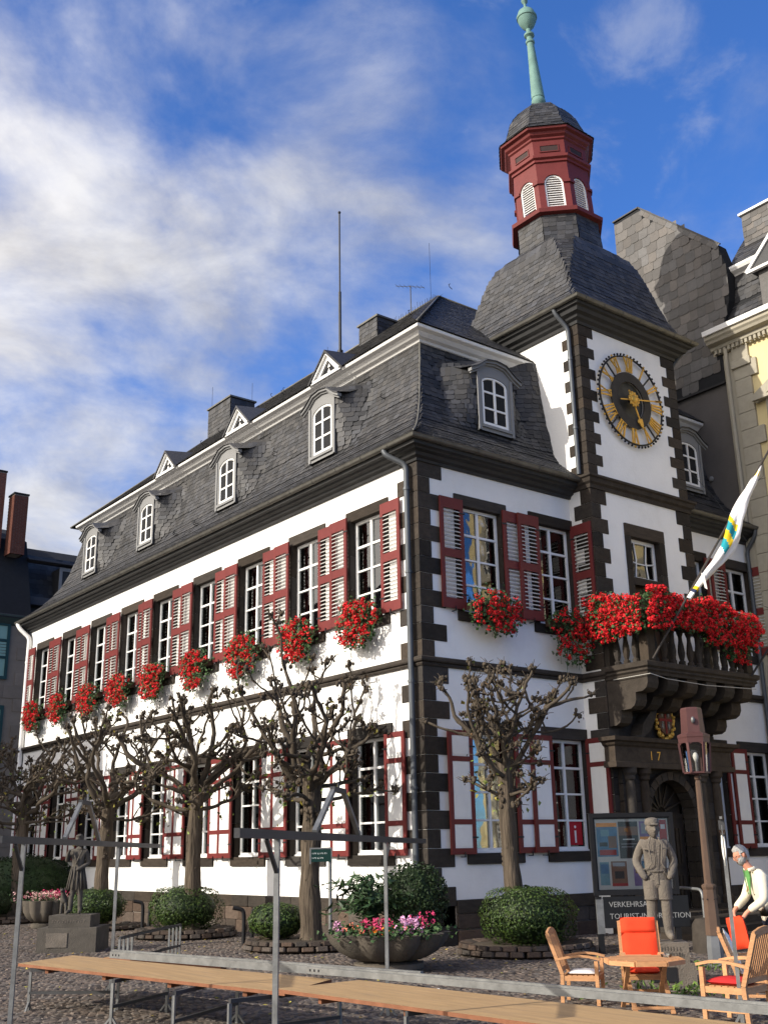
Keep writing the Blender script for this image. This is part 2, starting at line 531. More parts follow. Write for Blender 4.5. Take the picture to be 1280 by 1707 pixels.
_cube = {}
def cube_mesh(m, bev=0.0):
    k = (m.name, bev)
    if k not in _cube:
        bm = bmesh.new()
        bmesh.ops.create_cube(bm, size=1)
        if bev:
            bmesh.ops.bevel(bm, geom=bm.edges[:], offset=bev, segments=1, affect='EDGES', profile=0.5)
        me = bpy.data.meshes.new('block_' + m.name)
        bm.to_mesh(me); bm.free()
        me.materials.append(m)
        _cube[k] = me
    return _cube[k]

def inst(name, me, parent, loc, scale=(1, 1, 1), rot=None, label=None):
    o = bpy.data.objects.new(name, me)
    COL.objects.link(o)
    if parent: o.parent = parent
    o.location = loc
    o.scale = scale
    if rot is not None:
        o.rotation_euler = rot
    if label: o['label'] = label
    return o

def block(name, m, parent, x0, x1, y0, y1, z0, z1, off=(0, 0, 0), bev=0.035, label=None):
    return inst(name, cube_mesh(m, bev), parent,
                ((x0 + x1) / 2 - off[0], (y0 + y1) / 2 - off[1], (z0 + z1) / 2 - off[2]),
                (abs(x1 - x0), abs(y1 - y0), abs(z1 - z0)), None, label)

def np_mesh(name, verts, faces, mats, tone=None, parent=None, label=None, kind=None, smooth=False, mi=None):
    """verts (n,3); faces: list of (k, array(m,k))"""
    me = bpy.data.meshes.new(name)
    loops = np.concatenate([f.reshape(-1) for f in faces]).astype(np.int32)
    sizes = np.concatenate([np.full(len(f), f.shape[1], np.int32) for f in faces])
    starts = np.concatenate(([0], np.cumsum(sizes)[:-1])).astype(np.int32)
    me.vertices.add(len(verts)); me.vertices.foreach_set('co', np.asarray(verts, np.float32).reshape(-1))
    me.loops.add(len(loops)); me.loops.foreach_set('vertex_index', loops)
    me.polygons.add(len(sizes)); me.polygons.foreach_set('loop_start', starts)
    try:
        me.polygons.foreach_set('loop_total', sizes)
    except Exception:
        pass
    if not isinstance(mats, (list, tuple)): mats = [mats]
    for m in mats: me.materials.append(m)
    if mi is not None: me.polygons.foreach_set('material_index', np.asarray(mi, np.int32))
    me.polygons.foreach_set('use_smooth', np.full(len(sizes), bool(smooth)))
    me.update(calc_edges=True)
    if tone is not None:
        a = me.attributes.new('tone', 'FLOAT', 'POINT')
        a.data.foreach_set('value', np.asarray(tone, np.float32))
    o = bpy.data.objects.new(name, me)
    COL.objects.link(o)
    if parent: o.parent = parent
    return tag(o, label, None, None, kind)

def leaves(name, pos, nrm, size, m, parent=None, kind='stuff', aspect=0.6, jitter=0.7, droop=0.0, label=None, curl=0.18):
    """a leaf-shaped two-quad blade at every point"""
    n = len(pos)
    pos = np.asarray(pos, float); nrm = np.asarray(nrm, float)
    nr = nrm + rng.normal(0, jitter, (n, 3))
    nr /= np.linalg.norm(nr, axis=1)[:, None] + 1e-9
    t = rng.normal(0, 1, (n, 3)); t[:, 2] -= droop
    t -= nr * (t * nr).sum(1)[:, None]
    t /= np.linalg.norm(t, axis=1)[:, None] + 1e-9
    b = np.cross(nr, t)
    s = np.asarray(size) * rng.uniform(0.7, 1.3, n)
    s = s[:, None]
    w = s * aspect * 0.5
    v = np.stack([pos - t * s * 0.5, pos + b * w - nr * s * curl, pos + t * s * 0.5 - nr * s * curl * 0.5, pos - b * w - nr * s * curl, pos], 1)
    v[:, 4] += nr * s * 0.02
    base = (np.arange(n) * 5)[:, None]
    f = np.concatenate([base + np.array([0, 1, 2, 4]), base + np.array([0, 4, 2, 3])]).astype(np.int32)
    f1 = base + np.array([[0, 1, 4]]); f2 = base + np.array([[1, 2, 4]]); f3 = base + np.array([[2, 3, 4]]); f4 = base + np.array([[3, 0, 4]])
    f = np.concatenate([f1, f2, f3, f4])
    return np_mesh(name, v.reshape(-1, 3), [f], m, np.repeat(rng.random(n), 5), parent, label, kind)

def text_mesh(body, size, depth, m, name):
    cu = bpy.data.curves.new(name, 'FONT')
    cu.body = body; cu.size = size; cu.extrude = depth; cu.resolution_u = 2
    cu.align_x = 'LEFT'
    ob = bpy.data.objects.new(name, cu)
    COL.objects.link(ob)
    dg = bpy.context.evaluated_depsgraph_get()
    me = bpy.data.meshes.new_from_object(ob.evaluated_get(dg))
    COL.objects.unlink(ob); bpy.data.objects.remove(ob)
    me.name = name
    me.materials.clear(); me.materials.append(m)
    return me

def put_text(body, size, depth, m, parent, origin, xdir, zdir, name='lettering', off=(0, 0, 0)):
    me = text_mesh(body, size, depth, m, name)
    x = Vector(xdir).normalized(); z = Vector(zdir).normalized(); n = x.cross(z)
    o = bpy.data.objects.new(name, me)
    COL.objects.link(o)
    o.parent = parent
    p = Vector(origin) - Vector(off)
    o.matrix_local = Matrix(((x.x, z.x, n.x, p.x), (x.y, z.y, n.y, p.y), (x.z, z.z, n.z, p.z), (0, 0, 0, 1)))
    return o

def smooth(a, b, x):
    t = np.clip((np.asarray(x, float) - a) / (b - a), 0, 1)
    return t * t * (3 - 2 * t)

# ------------------------------------------------------------------ slates
TV = np.array([(-.5, 1, 0), (-.5, .10, 0), (-.38, .01, 0), (.30, 0, 0), (.5, .12, 0), (.5, 1, 0),
               (-.5, .10, -1), (-.38, .01, -1), (.30, 0, -1), (.5, .12, -1)])
TF6 = np.array([[0, 1, 2, 3, 4, 5]])
TF4 = np.array([[1, 6, 7, 2], [2, 7, 8, 3], [3, 8, 9, 4], [4, 9, 6, 1]])[:3]
_slm = {}
def slate_template(m):
    if m.name not in _slm:
        me = bpy.data.meshes.new('slate_piece')
        vv = [(x, y, (0.018 * (1 - y) + 0.004) if z == 0 else 0.018 * (1 - y) + 0.004 - 0.013) for x, y, z in TV]
        me.from_pydata(vv, [], [tuple(f) for f in TF6] + [tuple(f) for f in TF4])
        me.materials.append(m)
        _slm[m.name] = me
    return _slm[m.name]

def slates(S, vmax, ulim, parent, m, expo=0.16, width=0.22, skip=None, single=0, lap=1.9, slant=0.0, thick=0.013, lift=0.018):
    """rows of single slates over S(u, v); ulim(v) -> (u0, u1); the `single` slates that show largest become objects"""
    U = []; V = []; Wd = []
    rows = int(vmax / expo)
    for r in range(rows + 1):
        v = r * expo
        if v > vmax: break
        u0, u1 = ulim(v)
        u = u0 + rng.random() * -width
        while u < u1:
            wd = width * rng.uniform(0.75, 1.25)
            l_, r_e = max(u, u0), min(u + wd, u1)
            if r_e - l_ > 0.05:
                uc = (l_ + r_e) / 2
                U.append(uc); V.append(v + rng.normal(0, expo * 0.05)); Wd.append((r_e - l_) * 0.985)
            u += wd
    U = np.array(U); V = np.array(V); Wd = np.array(Wd)
    if skip is not None:
        k = ~skip(U, V)
        U, V, Wd = U[k], V[k], Wd[k]
    V = np.maximum(V, 0)
    vs = V + slant * U
    e = 0.03
    st = np.linalg.norm(S(U + e, V) - S(U, V), axis=1) / e
    k2 = st > 1.45
    U = np.concatenate([np.where(k2, U - Wd / 4, U), (U + Wd / 4)[k2]]); V = np.concatenate([V, V[k2]])
    Wd = np.concatenate([np.where(k2, Wd / 2, Wd), (Wd / 2)[k2]])
    vs = V
    P = S(U, V); A = S(U + e, V); B = S(U, V + e)
    X = A - P; Y = B - P
    Wd = Wd * np.clip(np.linalg.norm(X, axis=1) / e, .8, 2.2)
    HS = np.clip(np.linalg.norm(Y, axis=1) / e, .8, 1.8)
    X /= np.linalg.norm(X, axis=1)[:, None] + 1e-12
    Nn = np.cross(X, Y); Nn /= np.linalg.norm(Nn, axis=1)[:, None] + 1e-12
    # face the outside: away from the parent's middle is decided by the caller through u direction
    Y = np.cross(Nn, X)
    n = len(U)
    H = expo * lap * HS
    order = np.arange(n)
    big = np.zeros(n, bool)
    if single:
        d = np.linalg.norm(P - np.array(CAM), axis=1)
        face = np.abs(((np.array(CAM) - P) / d[:, None] * Nn).sum(1))
        f3 = np.array(f_); r3 = np.array(r2); u3 = np.array(u2)
        q = P - np.array(CAM)
        zc = q @ f3; xx = 1800 * (q @ r3) / zc; yy = 1800 * (q @ u3) / zc
        inview = (abs(xx) < 640) & (abs(yy) < 853)
        score = np.where(inview, face / d ** 2, -1)
        big[np.argsort(-score)[:single]] = True
    tone = rng.random(n)
    k = ~big
    Pk, Xk, Yk, Nk, Wk, Hk = P[k], X[k], Y[k], Nn[k], Wd[k], H[k]
    t = TV
    zt = np.where(t[:, 2] == 0, lift * (1 - t[:, 1]) + 0.004, lift * (1 - t[:, 1]) + 0.004 - thick)
    v = Pk[:, None, :] + Xk[:, None, :] * (t[None, :, 0:1] * Wk[:, None, None]) + Yk[:, None, :] * (t[None, :, 1:2] * Hk[:, None, None]) + Nk[:, None, :] * zt[None, :, None]
    v += (Nk * rng.normal(0, 0.002, len(Pk))[:, None])[:, None, :]
    base = (np.arange(len(Pk)) * 10)
    f6 = (base[:, None, None] + TF6[None]).reshape(-1, 6)
    f4 = (base[:, None, None] + TF4[None]).reshape(-1, 4)
    if len(Pk):
        np_mesh('slates', v.reshape(-1, 3), [f6, f4], m, np.repeat(tone[k], 10), parent, None, 'stuff')
    if single:
        me = slate_template(m)
        for i in np.where(big)[0]:
            x, y, nn, p = X[i], Y[i], Nn[i], P[i]
            o = bpy.data.objects.new('slate', me)
            COL.objects.link(o)
            o.parent = parent
            w_, h_ = Wd[i], H[i]
            o.matrix_local = Matrix(((x[0] * w_, y[0] * h_, nn[0], p[0]), (x[1] * w_, y[1] * h_, nn[1], p[1]), (x[2] * w_, y[2] * h_, nn[2], p[2]), (0, 0, 0, 1)))

def grid(S, u, vlist, ulim, m, name, parent, n=24, inset=0.0):
    """plain backing sheet under the slates"""
    vs = []; fs = []
    k = n + 1
    for v in vlist:
        a, b = ulim(v)
        uu = np.linspace(a, b, k)
        vs.append(S(uu, np.full(k, v)))
    vs = np.concatenate(vs)
    r = len(vlist)
    for i in range(r - 1):
        for j in range(n):
            fs.append((i * k + j, i * k + j + 1, (i + 1) * k + j + 1, (i + 1) * k + j))
    return np_mesh(name, vs, [np.array(fs)], m, None, parent)
# ------------------------------------------------------------------ ground
Lb, Wb = 24.6, 13.0            # length of the long front, width of the short front
T0, T1, TY = 5.19, 9.27, -0.74  # clock tower: left edge, right edge, front plane
ZL, ZE = 6.04, 11.07           # string course, eaves

gm = MB()
gm.add([(-300, -300, 0), (300, -300, 0), (300, 300, 0), (-300, 300, 0)], [(0, 1, 2, 3)])
ground = gm.build('ground', mat('paving', (0.10, 0.084, 0.070), 0.9, 0.35, 1.3, 0.7, 9, dirt=(0.07, 0.06, 0.05), dscale=0.5, damt=0.5), fix=False)
tag(ground, None, None, None, 'structure')
def cobbles():
    xs = []; ys = []
    dx, dy = 0.115, 0.10
    for i in range(int(13.6 / dy)):
        pass
    gx = np.arange(-12.6, 6.5, dx); gy = np.arange(-14.5, 18.0, dy)
    X, Y = np.meshgrid(gx, gy)
    X = X + (np.arange(len(gy)) % 2)[:, None] * dx * 0.5 + 0.06 * np.sin(Y * 2.1) + rng.normal(0, 0.013, X.shape)
    Y = Y + 0.05 * np.sin(X * 1.7) + rng.normal(0, 0.011, Y.shape)
    P = np.stack([X.ravel(), Y.ravel(), np.zeros(X.size)], 1)
    q = P - np.array(CAM); zc = q @ np.array(f_)
    sx = 640 + 1800 * (q @ np.array(r2)) / zc; sy = 853 - 1800 * (q @ np.array(u2)) / zc
    k = (sx > -60) & (sx < 1340) & (sy < 1760) & ~((P[:, 0] > -0.05) & (P[:, 1] > -0.1)) & ~((P[:, 0] > 5.1) & (P[:, 1] > -1.0))
    k &= ~((P[:, 0] < -6.5) & (P[:, 1] > 2) & (rng.random(len(P)) < 0.0))
    P = P[k]; d = zc[k]
    n = len(P)
    a = dx * 0.47 * rng.uniform(0.85, 1.05, n); b = dy * 0.47 * rng.uniform(0.85, 1.05, n)
    h = 0.012 + rng.normal(0, 0.003, n)
    top = 0.72
    T = np.array([(-1, -1, 0), (1, -1, 0), (1, 1, 0), (-1, 1, 0), (-top, -top, 1), (top, -top, 1), (top, top, 1), (-top, top, 1)], float)
    rz = rng.normal(0, 0.16, n); c, s = np.cos(rz)[:, None], np.sin(rz)[:, None]
    tx = T[None, :, 0] * a[:, None]; ty = T[None, :, 1] * b[:, None]
    tilt = rng.normal(0, 0.0025, (n, 2))
    V = np.stack([P[:, 0:1] + tx * c - ty * s, P[:, 1:2] + tx * s + ty * c,
                  T[None, :, 2] * h[:, None] + 0.003 * (T[None, :, 2] == 0) + T[None, :, 2] * (np.sign(tx) * tilt[:, 0:1] + np.sign(ty) * tilt[:, 1:2])], 2)
    F = np.array([[4, 5, 6, 7], [0, 1, 5, 4], [1, 2, 6, 5], [2, 3, 7, 6], [3, 0, 4, 7]])
    near = np.argsort(d)[:300]
    big = np.zeros(n, bool); big[near] = True
    kk = ~big
    f = (np.arange(kk.sum())[:, None, None] * 8 + F[None]).reshape(-1, 4)
    np_mesh('cobblestones', V[kk].reshape(-1, 3), [f], COBBLE, np.repeat(rng.random(kk.sum()), 8), ground, None, 'stuff')
    me = bpy.data.meshes.new('cobble_piece')
    me.from_pydata([tuple(p) for p in T], [], [tuple(q) for q in F]); me.materials.append(COBBLE)
    for i in near:
        inst('cobblestone', me, ground, (P[i, 0], P[i, 1], 0.003), (a[i], b[i], h[i]), (0, 0, rz[i]))
cobbles()

# ------------------------------------------------------------------ the town hall
hall = thing('town_hall', 'white two-storey town hall with dark quoins, red shutters, slate mansard roof and clock tower', 'town hall', (0, 0, 0))

class Face:
    """local frame of a facade: u along it, o outwards, z up"""
    def __init__(s, kind, base=0.0):
        s.k = kind; s.b = base
    def P(s, u, o, z):
        if s.k == 'L': return (s.b - o, u, z)         # faces -X, u = y
        return (u, s.b - o, z)                         # faces -Y, u = x
    def box(s, mb, u0, u1, o0, o1, z0, z1, mi=0):
        a = s.P(u0, o0, z0); b = s.P(u1, o1, z1)
        return mb.box(a[0], b[0], a[1], b[1], a[2], b[2], mi)
    def block(s, name, m, parent, u0, u1, o0, o1, z0, z1, bev=0.03, label=None):
        a = s.P(u0, o0, z0); b = s.P(u1, o1, z1)
        return block(name, m, parent, a[0], b[0], a[1], b[1], a[2], b[2], (0, 0, 0), bev, label)

FL = Face('L', 0.0); FR = Face('R', 0.0); FT = Face('R', TY); FS = Face('L', T0)

def wall(F, u0, u1, z0, z1, holes, name='wall', m=PLASTER, parent=hall, o=0.0):
    us = sorted(set([u0, u1] + [min(max(h[i], u0), u1) for h in holes for i in (0, 1)]))
    zs = sorted(set([z0, z1] + [min(max(h[i], z0), z1) for h in holes for i in (2, 3)]))
    mb = MB()
    vid = {}
    def vv(u, z):
        k = (round(u, 4), round(z, 4))
        if k not in vid:
            vid[k] = len(mb.v); mb.v.append(F.P(u, o, z))
        return vid[k]
    for i in range(len(us) - 1):
        for j in range(len(zs) - 1):
            a, b, c, d = us[i], us[i + 1], zs[j], zs[j + 1]
            if b - a < 1e-4 or d - c < 1e-4: continue
            uc, zc = (a + b) / 2, (c + d) / 2
            if any(h[0] < uc < h[1] and h[2] < zc < h[3] for h in holes): continue
            mb.f.append((vv(a, c), vv(b, c), vv(b, d), vv(a, d))); mb.mi.append(0)
    return mb.build(name, m, parent, fix=False)

# positions of the window axes
WL = [1.96, 4.60, 7.30, 9.98, 12.69, 15.14, 17.67, 20.33, 22.95]
WRt = [1.96, 4.46, 10.05, 12.24]
UP = (7.2, 9.80); LO = (1.84, 4.42)
OW = 1.32
def holes_for(ws):
    h = []
    for c in ws:
        for a, b in (UP, LO):
            h.append((c - OW / 2, c + OW / 2, a, b))
    return h
wall(FL, 0, Lb, 0.9, 11.0, holes_for(WL))
wall(FR, 0, T0, 0.9, 11.0, holes_for(WRt[:2]))
wall(FR, T1, Wb, 0.9, 11.0, holes_for(WRt[2:]))
TH = [(6.62, 7.80, 8.62, 9.72), (6.62, 7.80, 6.1, 8.42)]
wall(FT, T0, T1, 5.9, 15.55, TH)
wall(FT, T0, T1, 0.0, 5.9, [(6.35, 8.05, 0.45, 3.5)], 'wall', BASALT)
sm = MB()
sm.add([(T0, TY, 0), (T0, 3.6, 0), (T0, 3.6, 15.55), (T0, TY, 15.55)], [(0, 1, 2, 3)])
sm.add([(T1, TY, 0), (T1, 3.6, 0), (T1, 3.6, 15.55), (T1, TY, 15.55)], [(0, 1, 2, 3)])
sm.add([(T0, 3.6, 11), (T1, 3.6, 11), (T1, 3.6, 15.55), (T0, 3.6, 15.55)], [(0, 1, 2, 3)])
sm.build('wall', PLASTER, hall)
# the two fronts that face away
bm_ = MB()
bm_.add([(0, Lb, 0), (Wb, Lb, 0), (Wb, Lb, 11), (0, Lb, 11)], [(0, 1, 2, 3)])
bm_.add([(Wb, 0, 0), (Wb, Lb, 0), (Wb, Lb, 11), (Wb, 0, 11)], [(0, 1, 2, 3)])
bm_.build('wall', PLASTER, hall)

# plinth: dressed course over rubble
def plinth(F, u0, u1):
    rows = [(0.62, 0.905, 1.1, BASALT_L, 0.02), (0.30, 0.62, 0.55, RUBBLE, 0.0), (-0.05, 0.30, 0.62, RUBBLE, 0.01)]
    mb = MB(); F.box(mb, u0, u1, -0.05, -0.012, 0, 0.9); mb.build('plinth_mortar', MORTAR, hall)
    for z0, z1, wd, m, pr in rows:
        u = u0
        while u < u1 - 0.05:
            w_ = wd * random.uniform(0.7, 1.3)
            b = min(u + w_, u1)
            if u1 - b < 0.25: b = u1
            F.block('plinth_stone', m, hall, u + 0.008, b - 0.008, -0.06, 0.03 + pr + random.uniform(-0.012, 0.012),
                    z0 + 0.006 + (random.uniform(-0.02, 0.02) if m is RUBBLE else 0), z1 - 0.006, 0.06)
            u = b
plinth(FL, 0.75, Lb); plinth(FR, 0.75, T0); plinth(FR, T1, Wb)

# quoins
def quoin_corner(x, y, sx, sy, z0, z1, n, longx_first, lx=(0.74, 0.36), ly=(0.74, 0.36), pr=0.022, zskip=None, xclip=None):
    h = (z1 - z0) / n
    for i in range(n):
        a, b = z0 + i * h, z0 + (i + 1) * h
        lg = (i % 2 == 0) == longx_first
        ex = lx[0] if lg else lx[1]; ey = ly[1] if lg else ly[0]
        if zskip and zskip[0] < (a + b) / 2 < zskip[1]: ey = min(ey, 0.0) or 0.05
        block('quoin', BASALT, hall, x - sx * pr, x + sx * ex, y - sy * pr, y + sy * ey, a + 0.004, b - 0.004, bev=0.018)
quoin_corner(0, 0, 1, 1, 0.0, 5.86, 15, True)
quoin_corner(0, 0, 1, 1, 6.04, 10.70, 12, False)
quoin_corner(0, Lb, 1, -1, 0.0, 5.86, 15, True, lx=(0.5, 0.4), ly=(0.12, 0.12))
# tower corners (side legs reach back to the main front below the eaves)
def tower_q(z0, z1, n, first):
    h = (z1 - z0) / n
    for i in range(n):
        a, b = z0 + i * h + 0.004, z0 + (i + 1) * h - 0.004
        lg = (i % 2 == 0) == first
        e = 0.58 if lg else 0.34
        s = 0.34 if lg else 0.58
        block('quoin', BASALT, hall, T0 - 0.022, T0 + e, TY - 0.022, TY + s, a, b, bev=0.018)
        block('quoin', BASALT, hall, T1 - e, T1 + 0.022, TY - 0.022, TY + s, a, b, bev=0.018)
tower_q(11.17, 15.50, 14, False)
tower_q(6.1, 10.80, 12, False)
tower_q(0.0, 5.82, 15, True)

# string course and mouldings
prof = [(0, 5.84), (0.05, 5.84), (0.075, 5.88), (0.05, 5.92), (0.11, 5.93), (0.13, 5.96), (0.13, 6.02), (0.10, 6.045), (0, 6.05)]
PATH = [(0, Lb), (0, 0), (T0, 0), (T0, TY), (T1, TY), (T1, 0), (Wb, 0)]
def swept(name, path, prof, m, parent=hall, sm=False):
    s = MB(); s.sweep(path, prof, 1, False)
    return s.build(name, m, parent, smooth=sm)
swept('string_course', PATH, prof, BASALT)
eprof = [(0, 10.66), (0.06, 10.66), (0.08, 10.72), (0.16, 10.76), (0.20, 10.83), (0.30, 10.86), (0.33, 10.90), (0.42, 10.92), (0.44, 11.02), (0, 11.02)]
P_L = [(0, Lb + 0.5), (0, 0), (T0, 0)]
P_R = [(T1, 0), (Wb, 0)]
swept('eaves_cornice', P_L, eprof, DARKWOOD)
swept('eaves_cornice', P_R, eprof, DARKWOOD)
def gutter_prof(o, z, r):
    a = [(o + r * math.cos(t), z + r * math.sin(t)) for t in np.linspace(math.pi, 2 * math.pi, 9)]
    b = [(o + (r - 0.012) * math.cos(t), z + (r - 0.012) * math.sin(t)) for t in np.linspace(2 * math.pi, math.pi, 9)]
    return a[:-1] + [(o + r, z), (o + r + 0.012, z + 0.012), (o + r - 0.012, z + 0.01)] + b[1:]
swept('gutter', P_L, gutter_prof(0.50, 11.08, 0.085), ZINC, sm='auto')
swept('gutter', P_R, gutter_prof(0.50, 11.08, 0.085), ZINC, sm='auto')
# gutter joints
gj = MB()
for y in np.arange(0.4, 24.6, 1.05):
    gj.tube([(-0.50 + 0.09 * math.cos(t), y, 11.08 + 0.09 * math.sin(t)) for t in np.linspace(math.pi, 2 * math.pi, 7)], 0.012, 5)
for x in np.arange(0.4, 5.0, 1.05):
    gj.tube([(x, -0.50 + 0.09 * math.cos(t), 11.08 + 0.09 * math.sin(t)) for t in np.linspace(math.pi, 2 * math.pi, 7)], 0.012, 5)
gj.build('gutter_bracket', ZINC, hall)
# tower mouldings
band = [(0, 10.80), (0.05, 10.80), (0.06, 10.90), (0.12, 10.95), (0.14, 11.05), (0.19, 11.08), (0.19, 11.14), (0.0, 11.18)]
swept('tower_band', [(T0, 0.3), (T0, TY), (T1, TY), (T1, 0.3)], band, BASALT)
teave = [(0, 15.50), (0.05, 15.50), (0.07, 15.58), (0.16, 15.63), (0.19, 15.70), (0.30, 15.74), (0.34, 15.84), (0.42, 15.87), (0.44, 15.97), (0, 15.97)]
TP = [(T0, 3.6), (T0, TY), (T1, TY), (T1, 3.6)]
swept('tower_cornice', TP, teave, DARKWOOD)
swept('gutter', TP, gutter_prof(0.50, 16.02, 0.08), ZINC, sm='auto')
tj = MB()
for x in np.arange(T0 - 0.2, T1 + 0.4, 0.75):
    tj.tube([(x, TY - 0.50 + 0.085 * math.cos(t), 16.02 + 0.085 * math.sin(t)) for t in np.linspace(math.pi, 2 * math.pi, 7)], 0.012, 5)
tj.build('gutter_bracket', ZINC, hall)

# downpipes
def pipe(pts, r, m, label=None):
    p = MB(); p.tube(pts, r, 10)
    P = [Vector(q) for q in pts]
    return p, P
def arc_pts(*pts):
    """round the corners of a polyline"""
    P = [Vector(q) for q in pts]; o = [P[0]]
    for i in range(1, len(P) - 1):
        a = P[i] + (P[i - 1] - P[i]).normalized() * min(0.14, (P[i - 1] - P[i]).length * 0.45)
        b = P[i] + (P[i + 1] - P[i]).normalized() * min(0.14, (P[i + 1] - P[i]).length * 0.45)
        for t in (0, .25, .5, .75, 1):
            o.append(a * (1 - t) ** 2 + P[i] * 2 * t * (1 - t) + b * t * t)
    o.append(P[-1]); return o
def downpipe(pts, r, m, zs, label=None):
    p = MB(); p.tube(arc_pts(*pts), r, 10)
    o = p.build('downpipe', m, hall, smooth='auto', label=label)
    c = MB()
    q = Vector(pts[-1])
    for z in zs:
        c.tube([(q.x, q.y, z - 0.03), (q.x, q.y, z + 0.03)], r * 1.22, 10)
        c.bar((q.x, q.y, z), (q.x + 0.14, q.y, z), 0.02, 0.02)
    c.build('pipe_clip', m, o)
downpipe([(-0.50, 0.62, 11.0), (-0.48, 0.55, 10.86), (-0.15, 0.22, 10.6), (-0.15, 0.22, 9.9), (-0.15, 0.22, 0.1)], 0.068, PIPE, (10.0, 8.0, 5.5, 3.2, 1.2))
downpipe([(-0.50, Lb + 0.3, 11.0), (-0.46, Lb + 0.15, 10.8), (-0.12, Lb - 0.12, 10.4), (-0.12, Lb - 0.12, 9.5), (-0.12, Lb - 0.12, 0.1)], 0.085, WHITEP, (9.4, 7.0, 4.5, 2.0), 'white-painted downpipe')
downpipe([(T0 - 0.46, -0.35, 15.95), (T0 - 0.42, -0.38, 15.8), (T0 - 0.13, -0.52, 15.4), (T0 - 0.13, -0.52, 14.6), (T0 - 0.13, -0.52, 11.2)], 0.062, PIPE, (14.5, 12.5))
tp = MB(); tp.tube(arc_pts((T1 + 0.45, -0.9, 15.95), (T1 + 0.2, -0.6, 15.5), (T1 + 0.1, -0.4, 15.0)), 0.06, 8)
tp.build('downpipe', PIPE, hall, smooth='auto')
downpipe([(12.85, -0.5, 11.0), (12.85, -0.45, 10.8), (12.87, -0.12, 10.45), (12.87, -0.12, 10.0), (12.87, -0.12, 0.1)], 0.06, PIPE, (9.8, 7.0))

# ------------------------------------------------------------------ windows
interior = MB()
def window(F, c, zz, cols=2, rows=4, w=OW, curtain=None, sill=True, info=False, o0=0.0):
    u0, u1 = c - w / 2, c + w / 2
    z0, z1 = zz
    J = 0.20
    F.block('lintel', BASALT, hall, u0 - J, u1 + J, -0.20, 0.035, z1, z1 + 0.27, 0.02)
    F.block('sill', BASALT, hall, u0 - J, u1 + J, -0.20, 0.06, z0 - 0.23, z0, 0.03)
    for a, b in ((u0 - J, u0), (u1, u1 + J)):
        n = 3
        for i in range(n):
            h = (z1 - z0) / n
            F.block('jamb', BASALT, hall, a, b, -0.20, 0.03, z0 + i * h + 0.003, z0 + (i + 1) * h - 0.003, 0.015)
    fr = MB()
    t = 0.075; o1 = -0.13; o2 = -0.20
    F.box(fr, u0, u0 + t, o1, o2, z0, z1); F.box(fr, u1 - t, u1, o1, o2, z0, z1)
    F.box(fr, u0 + t, u1 - t, o1, o2, z1 - t, z1); F.box(fr, u0 + t, u1 - t, o1, o2, z0, z0 + t + 0.03)
    F.box(fr, u0 + 0.02, u1 - 0.02, o1 + 0.05, o1 - 0.01, z0 + 0.001, z0 + 0.04)
    F.box(fr, c - 0.035, c + 0.035, o1 + 0.012, o2, z0 + t, z1 - t)
    hh = (z1 - z0 - 2 * t) / rows
    for i in range(1, rows):
        z = z0 + t + 0.015 + i * hh
        b = 0.032 if i != rows - 1 else 0.045
        for a, e in ((u0 + t, c - 0.035), (c + 0.035, u1 - t)):
            F.box(fr, a, e, o1 + 0.004, o2, z - b / 2 - 0.005, z + b / 2 + 0.005)
    wo = fr.build('window', WHITEP, hall)
    for i in range(rows):
        for a, e in ((u0 + t, c - 0.035), (c + 0.035, u1 - t)):
            za = z0 + t + 0.02 + i * hh; zb = za + hh - 0.03
            F.block('pane', GLASS, wo, a + 0.002, e - 0.002, -0.168, -0.160, za, zb, 0)
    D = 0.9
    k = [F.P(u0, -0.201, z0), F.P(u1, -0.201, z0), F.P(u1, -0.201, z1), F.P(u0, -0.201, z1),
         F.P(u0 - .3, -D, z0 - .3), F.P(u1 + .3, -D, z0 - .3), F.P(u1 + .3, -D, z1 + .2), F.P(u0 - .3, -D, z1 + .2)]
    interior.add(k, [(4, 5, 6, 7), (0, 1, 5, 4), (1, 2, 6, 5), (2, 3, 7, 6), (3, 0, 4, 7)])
    if curtain:
        for a, b, lo, m in curtain:
            cu = MB(); n = 14
            pts = []
            for i in range(n + 1):
                uu = u0 + w * (a + (b - a) * i / n)
                pts.append((uu, -0.27 - 0.010 * math.sin(i * 2.1)))
            vs = [F.P(u, o, z1) for u, o in pts] + [F.P(u, o, z0 + (z1 - z0) * lo) for u, o in pts]
            cu.add(vs, [(i, i + 1, n + 2 + i, n + 1 + i) for i in range(n)])
            cu.build('curtain', m, wo, smooth=True)
    return wo

